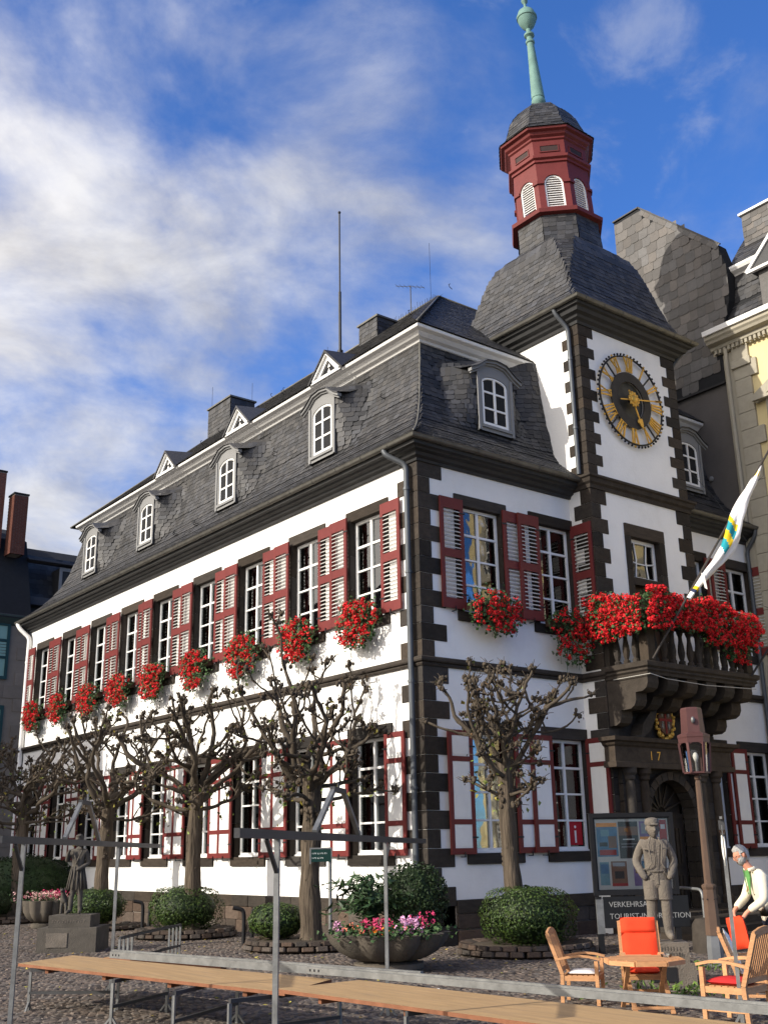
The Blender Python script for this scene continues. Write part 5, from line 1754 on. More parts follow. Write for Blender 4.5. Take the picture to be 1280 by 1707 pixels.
slates(SK, 1.7, lambda v: (0, 6), mans, SLATE, .17, .26)
at = MB(); at.box(XN + 1.2, XN + 9, -12, -.62, 20.5, 22.35); att = at.build('attic', SLATE_B, tall, TO)
SA = lambda u, v: np.stack([XN + 1.19 - TO[0] + 0 * u, -.62 - u - TO[1], 20.9 + v + 0 * u], -1)
slates(SA, 1.4, lambda v: (0, 5), att, SLATE_P, .20, .34, lap=1.4)
cpz = MB(); cpz.box(XN + 1.1, XN + 9.1, -12.1, -.55, 22.35, 22.43); cpz.build('attic_coping', WHITEP, att, TO)
dm = MB()
dm.box(XN - .05, XN + 1, -3.2, -1.7, 17.9, 19.4); dmo = dm.build('dormer', SLATE_P, tall, TO)
pd = MB(); pd.prism([(-3.35, 19.35), (-1.45, 19.35), (-2.4, 20.25)], lambda a, b, d: (XN - .2 + d, a, b), 0, 1.2)
pd.build('dormer_gable', SLATE, dmo, TO)
pe = MB(); pe.bar((XN - .22, -1.38, 19.32), (XN - .22, -2.4, 20.30), .1, .09, (1, 0, 0)); pe.bar((XN - .22, -3.42, 19.32), (XN - .22, -2.4, 20.30), .1, .09, (1, 0, 0)); pe.box(XN - .27, XN - .15, -3.4, -1.4, 19.27, 19.36)
pe.build('gable_trim', WHITEP, dmo, TO)
tr = MB(); tr.box(XN + .5, XN + 9, .0, 3.7, 17, 20.9); tr.build('roof_block', SLATE, tall, TO)
ins = MB(); ins.ell((XN - .06, .88, 13.05), (.05, .09, .09), 10, 6); ins.build('wall_boss', GREYP, tall, TO)

# ------------------------------------------------------------------ the dark stone house beyond the far end
sh = thing('stone_house', 'dark stone house with teal shutters, slate roof and two brick chimneys beyond the far end', 'house', (1.0, 32, 0))
SO = (1.0, 32, 0)
m = MB(); m.box(-14, 4.0, 32, 44, 0, 12.6); m.box(4.0, 14, 33.5, 44, 0, 12.6); m.build('wall', GREYSTONE, sh, SO)
for r in range(21):
    x = -4 + (r % 2) * .5
    while x < 3.6:
        b = min(x + 1.0, 3.98)
        if not any(x < c + 1.0 and b > c - 1.0 and zz - .2 < r * .6 + .6 and zz + 2.9 > r * .6 for c in (.62, -2.6) for zz in (9.85, 5.95, 2.0)):
            block('ashlar', GREYSTONE, sh, x + .005, b - .005, 31.97, 32.1, r * .6 + .005, r * .6 + .595, SO, .015)
        x += 1.0
for c in (.62, -2.6):
    for zz in (9.85, 5.95, 2.0):
        fr = MB()
        fr.box(c - .98, c + .98, 31.90, 31.99, zz, zz + .14); fr.box(c - .98, c + .98, 31.90, 31.99, zz + 2.5, zz + 2.7)
        for a in (-.98, -.12, .84): fr.box(c + a, c + a + .14 + (.1 if a == -.12 else 0), 31.90, 31.99, zz + .14, zz + 2.5)
        for q in (.95, 1.75): fr.box(c - .84, c + .84, 31.905, 31.985, zz + q, zz + q + .12)
        wo = fr.build('window_shutter', TEALF, sh, SO)
        for a in (-.84, .12):
            for q, hh in ((.14, .81), (1.07, .68), (1.87, .63)):
                pb = MB()
                if q > 1 and q < 1.5:
                    for j in range(5): pb.box(c + a, c + a + .72, 31.93, 31.98, zz + q + j * .136 + .01, zz + q + j * .136 + .115)
                else: pb.box(c + a, c + a + .72, 31.94, 31.98, zz + q, zz + q + hh)
                pb.build('panel', TEALP, wo, SO)
ec = MB(); ec.sweep([(-14, 32), (4.0, 32), (4.0, 33.5), (14, 33.5)], [(0, 12.4), (.1, 12.45), (.3, 12.7), (.34, 12.85), (0, 12.85)], 1)
ec.build('eaves', mat('teal_grey_paint', (.05, .07, .065), .7, .15, 3, .1), sh, SO)
SQ = lambda u, v: np.stack([u - SO[0], 31.7 + np.interp(v, [0, .8, 4.6], [0, .35, 1.9]) - SO[1] + 0 * u, 12.8 + v * .92 + 0 * u], -1)
ro = MB(); ro.prism([(31.66, 12.72), (33.2, 16.9), (36, 18.2), (44, 12.8)], lambda a, b, d: (d, a, b), -14, 2.45)
ro.prism([(33.2, 12.82), (34.2, 16.2), (36, 17.4), (44, 12.8)], lambda a, b, d: (d, a, b), 2.4, 14); ro = ro.build('roof', SLATE_B, sh, SO)
slates(SQ, 4.6, lambda v: (-3, 2.45), ro, SLATE, .26, .36)
SQ2 = lambda u, v: np.stack([u - SO[0], 33.2 + v * .25 - SO[1] + 0 * u, 12.9 + v + 0 * u], -1)
slates(SQ2, 3.3, lambda v: (2.5, 9), ro, SLATE, .26, .36)
dd = MB(); dd.box(4.1, 5.2, 32.9, 35, 14.25, 15.75); dd = dd.build('dormer', SLATE, sh, SO)
fr = MB()
for a, b, c, d in ((4.1, 5.2, 15.6, 15.78), (4.1, 5.2, 14.22, 14.36), (4.1, 4.25, 14.36, 15.6), (5.05, 5.2, 14.36, 15.6)): fr.box(a, b, 32.84, 32.92, c, d)
fr.build('window_frame', GREYP, dd, SO)
gl = MB(); gl.box(4.25, 5.05, 32.88, 32.895, 14.36, 15.6); gl.build('pane', mat('far_glass', (.03, .035, .04)), dd, SO)
ed = MB(); ed.box(2.4, 14, 32.6, 33.3, 15.9, 16.0); ed.box(2.4, 9, 32.9, 33.4, 13.75, 14.15); ed.build('gutter', mat('dark_zinc', (.06, .06, .065), .5, .2, 3, .1), sh, SO)
def brick_stack(x0, x1, y0, y1, z0, z1):
    c = MB(); c.box(x0 + .02, x1 - .02, y0 + .02, y1 - .02, z0, z1); c = c.build('chimney', MORTAR, sh, SO)
    bb = MB(); z = z0; r = 0
    while z < z1 - .05:
        for (a0, a1, fn) in ((x0, x1, 0), (y0, y1, 1)):
            a = a0 - (r % 2) * .13
            while a < a1 - .02:
                l, rr = max(a, a0), min(a + .25, a1)
                if rr - l > .04:
                    if fn == 0: bb.box(l + .006, rr - .006, y0, y0 + .1, z, z + .07)
                    else: bb.box(x0, x0 + .1, l + .006, rr - .006, z, z + .07); bb.box(x1 - .1, x1, l + .006, rr - .006, z, z + .07)
                a += .26
        z += .082; r += 1
    bb.build('bricks', BRICK, c, SO, kind='stuff')
    k = MB(); k.box(x0 - .03, x1 + .03, y0 - .03, y1 + .03, z1, z1 + .08); k.build('chimney_cap', SLATE_B, c, SO)
brick_stack(-.4, .98, 32.6, 33.6, 16.2, 20.1); brick_stack(1.25, 1.95, 32.0, 32.8, 15.9, 18.9)

# the house across the square whose shade falls on the far end
hs = thing('square_house', 'plain rendered house with tiled roof across the square on the left', 'house', (-19, 30, 0))
HO = (-19, 30, 0)
m = MB(); m.box(-24, -14, 20.6, 40, 0, 10.8); m.build('wall', mat('buff_render', (.5, .44, .34), .9, .08, 1.2, .2), hs, HO)
m = MB(); m.prism([(-24.5, 10.7), (-13.5, 10.7), (-19, 15.8)], lambda a, b, d: (a, d, b), 20.2, 40.4); m.build('roof', mat('brown_tile', (.12, .06, .04), .85, .3, 3, .4), hs, HO)
for y in np.arange(22.5, 39, 3.2):
    for z in (1.2, 4.6, 7.6):
        f = MB(); f.box(-14.02, -13.9, y, y + 1.3, z, z + 1.9); f = f.build('window', WHITEP, hs, HO)
        g = MB(); g.box(-13.9, -13.88, y + .1, y + 1.2, z + .1, z + 1.8); g.build('pane', mat('far_glass', (.03, .035, .04)), f, HO)
# ------------------------------------------------------------------ trees, shrubs and beds
def pollard(name, base, label, scale=1.0, fork=3.1, rtrunk=.21, seed=0, lean=(0, 0), width=1.55, top=6.1, leafy=1.0):
    rnd = random.Random(seed); nr = np.random.default_rng(seed)
    t = thing(name, label, 'tree', (base[0], base[1], 0), 0, 'pollarded trees round the town hall')
    # trunk with bosses
    tr = MB()
    n = 26; H = fork + .55
    pts = []; rad = []
    for i in range(n + 1):
        z = H * i / n
        k = z / H
        pts.append((lean[0] * k + .04 * math.sin(z * 1.7 + seed) * min(1, z), lean[1] * k + .04 * math.cos(z * 1.3 + seed) * min(1, z), z))
        r = rtrunk * (1.0 + .55 * math.exp(-z / .22) - .10 * k + .06 * math.sin(z * 5.3 + seed))
        rad.append(r)
    tr.tube(pts, rad, 16)
    # roughen
    v = np.array(tr.v); a = np.arctan2(v[:, 1], v[:, 0])
    kk = 1 + .06 * np.sin(a * 5 + v[:, 2] * .6) + .05 * np.sin(a * 8 - v[:, 2] * 1.3) + nr.normal(0, .012, len(v))
    cx = np.interp(v[:, 2], [p[2] for p in pts], [p[0] for p in pts]); cy = np.interp(v[:, 2], [p[2] for p in pts], [p[1] for p in pts])
    v[:, 0] = cx + (v[:, 0] - cx) * kk; v[:, 1] = cy + (v[:, 1] - cy) * kk
    tr.v = [tuple(p) for p in v]
    for i in range(5):
        z = rnd.uniform(.5, fork); an = rnd.uniform(0, 6.28)
        for j in range(9):
            s = rnd.uniform(.02, .055); a2 = an + rnd.gauss(0, .28); z2 = z + rnd.gauss(0, .09)
            tr.ell((lean[0] * z / H + rtrunk * .92 * math.cos(a2), lean[1] * z / H + rtrunk * .92 * math.sin(a2), z2), (s, s, s * 1.2), 6, 5)
    tr.build('trunk', BARK, t, smooth=True)
    cr = MB(); ends = []
    def fist(e, want, big=1.0):
        """clenched pollard head with a few short shoots"""
        for j in range(rnd.randint(5, 8)):
            o = Vector((rnd.gauss(0, .048), rnd.gauss(0, .048), rnd.gauss(.02, .042))) * big
            s = rnd.uniform(.024, .050) * big
            cr.ell(tuple(e + o), (s, s * rnd.uniform(.8, 1.2), s * rnd.uniform(.9, 1.4)), 6, 5)
        for j in range(rnd.randint(3, 6)):
            dd = (want * .7 + Vector((rnd.gauss(0, .8), rnd.gauss(0, .8), rnd.gauss(.35, .5)))).normalized()
            q = e + dd * rnd.uniform(.08, .24)
            cr.tube([e, (e + q) / 2 + Vector((rnd.gauss(0, .02), rnd.gauss(0, .02), rnd.gauss(0, .02))), q], [.012, .008, .005], 4)
        ends.append(e)
    def bough(p, d, L, r, want, side, wob=.26, r_end=.5, up=.10):
        """a kinked, knotted bough; side shoots end in fists"""
        P = [Vector(p)]; rr = [r * 1.15]
        d = Vector(d).normalized(); steps = max(4, int(L / .13))
        for i in range(steps):
            k = (i + 1) / steps
            d = (d + Vector((rnd.gauss(0, wob), rnd.gauss(0, wob), rnd.gauss(0, wob * .8)))).normalized()
            d = (d + want * .28 + Vector((0, 0, up * k))).normalized()
            P.append(P[-1] + d * L / steps)
            rr.append(r * (1 - (1 - r_end) * k) * (1.0 + (rnd.uniform(.2, .45) if rnd.random() < .28 else rnd.uniform(-.06, .06))))
        cr.tube(P, rr, 8 if r > .04 else 6)
        fist(P[-1], want, .8 + r * 5)
        m_ = len(P)
        for j in range(side):
            i = rnd.randint(int(m_ * .35), m_ - 2)
            dd = (want * .35 + Vector((rnd.gauss(0, .8), rnd.gauss(0, .8), rnd.gauss(.45, .5)))).normalized()
            w2 = (want * .4 + dd).normalized()
            if r > .045 and rnd.random() < .45:
                bough(P[i], dd, L * rnd.uniform(.3, .5), max(.026, rr[i] * .55), w2, rnd.choice((1, 1, 2)), wob, .65, up)
            else:
                bough(P[i], dd, rnd.uniform(.18, .46), max(.020, rr[i] * .42), w2, 0, wob * .8, .7, up)
    a0 = rnd.random() * 6
    for k in range(7):                       # rising leaders, spread like an umbrella
        an = a0 + 2 * math.pi * k / 7 + rnd.gauss(0, .22)
        out_ = .50 + .34 * (k % 2)
        b = Vector((lean[0], lean[1], fork + .1 + .4 * rnd.random()))
        w_ = Vector((math.cos(an) * out_, math.sin(an) * out_, .80)).normalized()
        bough(b, Vector((math.cos(an), math.sin(an), .75)), (top - fork) * rnd.uniform(.78, .98), .074 * rnd.uniform(.85, 1.12) * scale, w_, rnd.randint(5, 8), .25, .48, .10)
    for k in range(9):                       # level lower boughs
        an = a0 + .4 + 2 * math.pi * k / 9 + rnd.gauss(0, .2)
        z = fork + (.0, .42, .85)[k % 3] + rnd.gauss(0, .08)
        b = Vector((lean[0], lean[1], z)) + Vector((math.cos(an), math.sin(an), 0)) * rtrunk * .4
        w_ = Vector((math.cos(an), math.sin(an), .10 + .10 * (k % 3))).normalized()
        bough(b, w_, width * rnd.uniform(.62, .92), .046 * rnd.uniform(.85, 1.15) * scale, w_, rnd.randint(3, 6), .27, .55, .06)
    cr.build('crown', BARK_D, t, smooth=True)
    E_ = np.array([tuple(e) for e in ends])
    k1 = nr.random(len(E_)) < .85 * leafy
    p = np.repeat(E_[k1], 4, 0); p += nr.normal(0, .06, p.shape)
    leaves('withered_leaves', p, np.tile([0, 0, 1.], (len(p), 1)), .058, LEAF_BR, t, 'stuff', .75, 1.2, .8)
    k2 = nr.random(len(E_)) < .38 * leafy
    p = np.repeat(E_[k2], 2, 0); p += nr.normal(0, .09, p.shape)
    if leafy > .6:
        q = np.array([0, 0, fork + .2]) + nr.normal(0, 1, (60, 3)) * np.array([.45, .45, .4]); p = np.concatenate([p, q])
    leaves('leaves', p, np.tile([0, 0, 1.], (len(p), 1)), .10, LEAF_T, t, 'stuff', .85, 1.0, .8)
    return t
pollard('pollarded_tree', (-1.93, 1.49), 'pollarded tree by the stone planter, with the largest knotted crown', 1, 3.0, .215, 3, (.05, .12), 2.0, 6.2)
pollard('pollarded_tree', (-2.0, 6.55), 'bare pollarded tree rising behind the round box bush in the middle of the sunlit front', 1, 3.0, .19, 8, (.0, -.05), 1.95, 6.3, .8)
pollard('pollarded_tree', (-2.1, 11.6), 'pollarded tree directly behind the dark statue with the dog', 1, 3.0, .19, 15, (.05, .05), 2.0, 6.2, .9)
pollard('pollarded_tree', (-2.3, 17.6), 'pollarded tree at the shaded far left end of the front', 1, 3.0, .2, 21, (0, 0), 2.3, 6.0, 1.2)
pollard('pollarded_tree', (-3.4, 21.5), 'last dark pollarded tree at the left edge, in front of the stone house', 1, 3.0, .2, 27, (0, 0), 2.4, 5.8, 1.2)
pollard('pollarded_tree', (.31, -2.2), 'slender pollarded tree growing out of the box bush before the shaded front', .72, 3.05, .16, 33, (-.05, .03), 1.12, 5.55, 1.0)

def ring_bed(name, c, r, label, rows=2, hgt=.17):
    t = thing(name, label, 'tree bed', (c[0], c[1], 0), 0, 'sett-edged tree beds')
    n = int(2 * math.pi * r / .26)
    me = cube_mesh(RUBBLE, .10)
    for row in range(rows):
        for k in range(n):
            a = 2 * math.pi * (k + .5 * (row % 2)) / n + random.gauss(0, .01)
            rr = r + .02 - .05 * row
            inst('kerb_stone', me, t, (rr * math.cos(a), rr * math.sin(a), .07 + row * hgt * .55), (.24, 2 * math.pi * rr / n * .92, hgt * .55 + random.uniform(-.01, .01)), (0, -.25 + random.gauss(0, .03), a))
    s = MB(); s.lathe([(r - .05, .02), (r - .08, rows * hgt * .52), (r * .4, rows * hgt * .52 + .03), (.01, rows * hgt * .52 + .05)], (0, 0), 28)
    s.build('soil', SOIL, t, smooth=True)
    return t
ring_bed('tree_bed', (-1.95, 1.75), 1.12, 'low ring of setts round the tree and small bush beside the planter')
ring_bed('tree_bed', (-1.95, 6.95), 1.12, 'ring of setts under the round bush in the middle of the sunlit front')
ring_bed('tree_bed', (-2.1, 11.7), 1.15, 'ring of setts round the bush behind the dark statue', 1)
ring_bed('tree_bed', (-2.6, 17.9), 1.7, 'ring of setts under the dark shrubs at the far left', 2)
ring_bed('tree_bed', (.30, -2.45), 1.18, 'two-row ring of setts under the large box bush near the chairs')

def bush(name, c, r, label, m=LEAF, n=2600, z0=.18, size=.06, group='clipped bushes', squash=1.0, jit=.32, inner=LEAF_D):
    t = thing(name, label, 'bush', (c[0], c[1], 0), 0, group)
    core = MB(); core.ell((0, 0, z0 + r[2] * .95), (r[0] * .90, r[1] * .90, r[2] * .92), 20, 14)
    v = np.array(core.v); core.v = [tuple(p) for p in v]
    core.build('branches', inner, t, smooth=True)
    d = rng.normal(0, 1, (n, 3)); d /= np.linalg.norm(d, axis=1)[:, None]
    s = rng.uniform(.93, 1.02, (n, 1)) * (1 + .025 * np.sin(d[:, 0:1] * 9 + 1) + .035 * np.sin(d[:, 1:2] * 8) + .03 * np.sin(d[:, 2:3] * 11))
    # squarish clipped profile
    p = d * s * np.array(r)
    if squash != 1.0:
        q = np.abs(d) ** squash; nn = (np.abs(d) ** 2.8).sum(1) ** (1 / 2.8)
        p = d / nn[:, None] * s * np.array(r)
    p[:, 2] += z0 + r[2] * .95
    k = p[:, 2] > .12
    leaves('foliage', p[k], (d / np.array(r))[k], size, m, t, 'stuff', .65, jit, 0, None, .12)
    return t
bush('box_bush', (.28, -2.55), (.82, .82, .56), 'large round box bush at the foot of the slender tree, left of the notice board', LEAF, 6000, .14, .052, squash=.8)
bush('box_bush', (-2.0, 6.9), (.82, .82, .53), 'round box bush in the middle of the sunlit front, by the steel trestles', LEAF, 5000, .16, .054, squash=.8)
bush('box_bush', (-2.2, 11.7), (.80, .78, .50), 'round bush just right of the dark statue', LEAF, 3200, .14, .065)
bush('box_bush', (-2.3, 2.25), (.62, .6, .38), 'small light-green bush left of the thick trunk', LEAF, 2000, .20, .062)
bush('box_bush', (-3.6, 16.9), (.9, .8, .48), 'low bush in shade at the left edge', LEAF_D, 2200, .14, .07)
bush('evergreen_shrub', (-1.7, 18.6), (1.7, 1.4, .95), 'tall dark shrub at the far left under the last trees', LEAF_D, 4200, .2, .085, 'dark shrubs', jit=.8)
bush('evergreen_shrub', (-4.9, 22.5), (1.6, 1.6, .9), 'dark shrub at the left picture edge', LEAF_D, 2600, .2, .085, 'dark shrubs', jit=.8)

# stone planter with mixed planting
def planter(name, c, r, hgt, label, tall=True, z0=.0):
    t = thing(name, label, 'planter', (c[0], c[1], 0), 0, 'stone planters')
    b = MB()
    b.lathe([(r * .55, .0), (r * .60, .05), (r * .60, .13), (r * .36, .17)], (0, 0), 28)
    b.build('base', BOWL, t, smooth='auto')
    b = MB()
    b.lathe([(r * .34, .15), (r * .60, .20), (r * .80, .31), (r * .94, .45), (r * 1.0, hgt - .03), (r * 1.02, hgt), (r * .93, hgt + .005), (r * .90, hgt - .06)], (0, 0), 64, lobes=10, lamp=.17)
    b.build('bowl', BOWL, t, smooth='auto')
    s = MB(); s.lathe([(r * .93, hgt - .07), (r * .5, hgt - .02), (.01, hgt)], (0, 0), 24); s.build('soil', SOIL, t)
    return t
PC = (-3.32, -2.86)
pt = planter('stone_planter', PC, .98, .60, 'large lobed stone bowl planted with flowers and shrubs at the building corner')
def in_frame(dx, dy): return np.array([dx * float(r2.x) + dy * float(f_.x) * 1.18, dx * float(r2.y) + dy * float(f_.y) * 1.18])
def clump(name, n, c, sp, m, size, parent, z, zs, nrm=(0, 0, 1), jit=.8, asp=.9):
    q = in_frame(*c)
    p = np.stack([q[0] + rng.normal(0, sp, n), q[1] + rng.normal(0, sp, n), z + rng.normal(0, zs, n)], 1)
    return leaves(name, p, np.tile(np.array(nrm, float), (n, 1)), size, m, parent, 'stuff', asp, jit)
def flower_patch(nm, n, c, sp, m, z, zs, r=.045):
    q = in_frame(*c)
    p = np.stack([q[0] + rng.normal(0, sp, n), q[1] + rng.normal(0, sp, n), z + rng.uniform(-zs, zs, n)], 1)
    petals(nm, p, pt, m, r, 9)
flower_patch('red_begonias', 46, (-.18, -.62), .14, MAGENTA, .76, .10); flower_patch('pink_blooms', 34, (.33, -.60), .13, PINK, .74, .11, .055)
flower_patch('pink_blooms', 10, (-.84, -.2), .05, PINK, .72, .08); flower_patch('marigolds', 4, (-.06, -.80), .10, ORANGE, .68, .02, .05)
flower_patch('red_begonias', 20, (.52, -.45), .13, MAGENTA, .80, .12)
flower_patch('salmon_blooms', 12, (-.2, -.7), .25, mat('salmon_petals', (.75, .2, .12), .6, .1, 3, 0, tone=.3), .72, .06)
clump('bedding_leaves', 900, (.0, -.5), .42, LEAF_G, .07, pt, .68, .06)
# arching leafy plant (left) and dense evergreen (right)
q = in_frame(-.30, .05)
ar_ = MB(); LP = []; LN = []
for i in range(58):
    a = rng.uniform(0, 2 * math.pi); L_ = rng.uniform(.5, 1.0); h_ = rng.uniform(.5, 1.12)
    P = [(q[0] + math.cos(a) * L_ * k * (.3 + .7 * k) * .95, q[1] + math.sin(a) * L_ * k * (.3 + .7 * k) * .95, .6 + h_ * (1 - (1 - k) ** 2) - .25 * k ** 3) for k in np.linspace(0, 1, 7)]
    ar_.tube(P, [.012, .011, .01, .009, .007, .005, .003], 4)
    for k in np.linspace(.25, 1, 12):
        j = k * 6; i0 = min(int(j), 5); f = j - i0
        pp = np.array(P[i0]) * (1 - f) + np.array(P[i0 + 1]) * f
        LP.append(pp + rng.normal(0, .03, 3)); LN.append((math.cos(a) * .3, math.sin(a) * .3, 1))
ar_.build('plant_stems', LEAF_D, pt)
leaves('plant_leaves', np.array(LP), np.array(LN), .19, mat('plant_leaf', (.030, .062, .020), .5, .2, 3, 0, tone=.45, spec=.3), pt, 'stuff', .33, .45, .9, None, .1)
q2 = in_frame(.46, .25)
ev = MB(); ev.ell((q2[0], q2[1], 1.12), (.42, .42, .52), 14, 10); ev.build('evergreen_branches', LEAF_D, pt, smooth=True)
d = rng.normal(0, 1, (3400, 3)); d /= np.linalg.norm(d, axis=1)[:, None]
p = d * rng.uniform(.75, 1.06, (3400, 1)) * np.array([.60, .60, .62]) + np.array([q2[0], q2[1], 1.10])
leaves('evergreen_leaves', p, d, .065, LEAF_D, pt, 'stuff', .6, .8)

p2 = planter('stone_planter', (-2.9, 13.6), .62, .75, 'smaller stone bowl of pink flowers half hidden behind the dark statue')
pp = np.stack([rng.normal(0, .3, 90), rng.normal(0, .3, 90), .85 + rng.uniform(-.08, .12, 90)], 1)
petals('pink_blooms', pp, p2, mat('pale_pink_petals', (.75, .45, .42), .6, .1, 3, 0, tone=.4), .05, 9)
petals('magenta_blooms', pp[:40] + np.array([.2, -.25, .05]), p2, MAGENTA, .045, 9)
leaves('foliage', np.repeat(pp, 6, 0) + rng.normal(0, .07, (540, 3)) - np.array([0, 0, .06]), np.tile([0, 0, 1.], (540, 1)), .07, LEAF_G, p2)
# ------------------------------------------------------------------ figures
def skin_obj(joints, bones, root, sub=2):
    """joints: name -> ((x, y, z), (rx, ry)); returns verts, faces of one continuous skinned surface"""
    names = list(joints); ix = {n: i for i, n in enumerate(names)}
    me = bpy.data.meshes.new('skin_tmp')
    me.from_pydata([joints[n][0] for n in names], [(ix[a], ix[b]) for a, b in bones], [])
    ob = bpy.data.objects.new('skin_tmp', me); COL.objects.link(ob)
    md = ob.modifiers.new('skin', 'SKIN'); md.use_smooth_shade = True
    for i, n in enumerate(names):
        me.skin_vertices[0].data[i].radius = joints[n][1]
        me.skin_vertices[0].data[i].use_root = (n == root)
    s = ob.modifiers.new('sub', 'SUBSURF'); s.levels = sub; s.render_levels = sub
    dg = bpy.context.evaluated_depsgraph_get(); dg.update()
    em = bpy.data.meshes.new_from_object(ob.evaluated_get(dg))
    vs = [tuple(v.co) for v in em.vertices]; fs = [tuple(p.vertices) for p in em.polygons]
    COL.objects.unlink(ob); bpy.data.objects.remove(ob); bpy.data.meshes.remove(em)
    return vs, fs

def head_mesh(mb, c, fwd, up=(0, 0, 1), s=1.0, mi=0, beard=None):
    """skull with brow, nose, lips, chin and ears; fwd is the facing direction"""
    f = Vector(fwd).normalized(); u = Vector(up); u = (u - f * u.dot(f)).normalized(); r = f.cross(u)
    c = Vector(c)
    P = lambda a, b, d: c + r * a * s + f * b * s + u * d * s
    n, m = 24, 18
    vs = []
    for i in range(m + 1):
        th = math.pi * i / m; z = math.cos(th)
        for k in range(n):
            a = 2 * math.pi * k / n
            x, y = math.sin(th) * math.cos(a), math.sin(th) * math.sin(a)
            wx, wy, wz = .076, .098, .118
            X, Y, Z = x * wx, y * wy, z * wz
            if Z < 0:
                t = -Z / wz
                X *= 1 - .34 * t * t; Y *= 1 - .14 * t
                if y > 0: Y += .016 * t
                else: Y *= 1 - .30 * t
            front = max(0, y)
            nose = math.exp(-(X / .017) ** 2) * math.exp(-((Z + .018) / .026) ** 2) * front
            brid = math.exp(-(X / .012) ** 2) * math.exp(-((Z - .012) / .03) ** 2) * front
            brow = math.exp(-((abs(X) - .032) / .026) ** 2) * math.exp(-((Z - .034) / .012) ** 2) * front
            eye = math.exp(-((abs(X) - .033) / .017) ** 2) * math.exp(-((Z - .014) / .014) ** 2) * front
            lip = math.exp(-(X / .026) ** 2) * math.exp(-((Z + .062) / .010) ** 2) * front
            gap = math.exp(-(X / .03) ** 2) * math.exp(-((Z + .046) / .007) ** 2) * front
            chin = math.exp(-(X / .026) ** 2) * math.exp(-((Z + .098) / .016) ** 2) * front
            Y += .026 * nose + .012 * brid + .008 * brow - .012 * eye + .008 * lip - .004 * gap + .010 * chin
            vs.append(P(X, Y, Z))
    fs = []
    for i in range(m):
        for k in range(n):
            k2 = (k + 1) % n
            fs.append((i * n + k, (i + 1) * n + k, (i + 1) * n + k2, i * n + k2))
    mb.add(vs, fs, mi)
    for sgn in (-1, 1):
        mb.ell(P(sgn * .077, -.005, -.004), (.014 * s, .020 * s, .032 * s), 8, 6, mi)
    return P

def to_local(vs, c=(0, 0, 0)):
    return vs

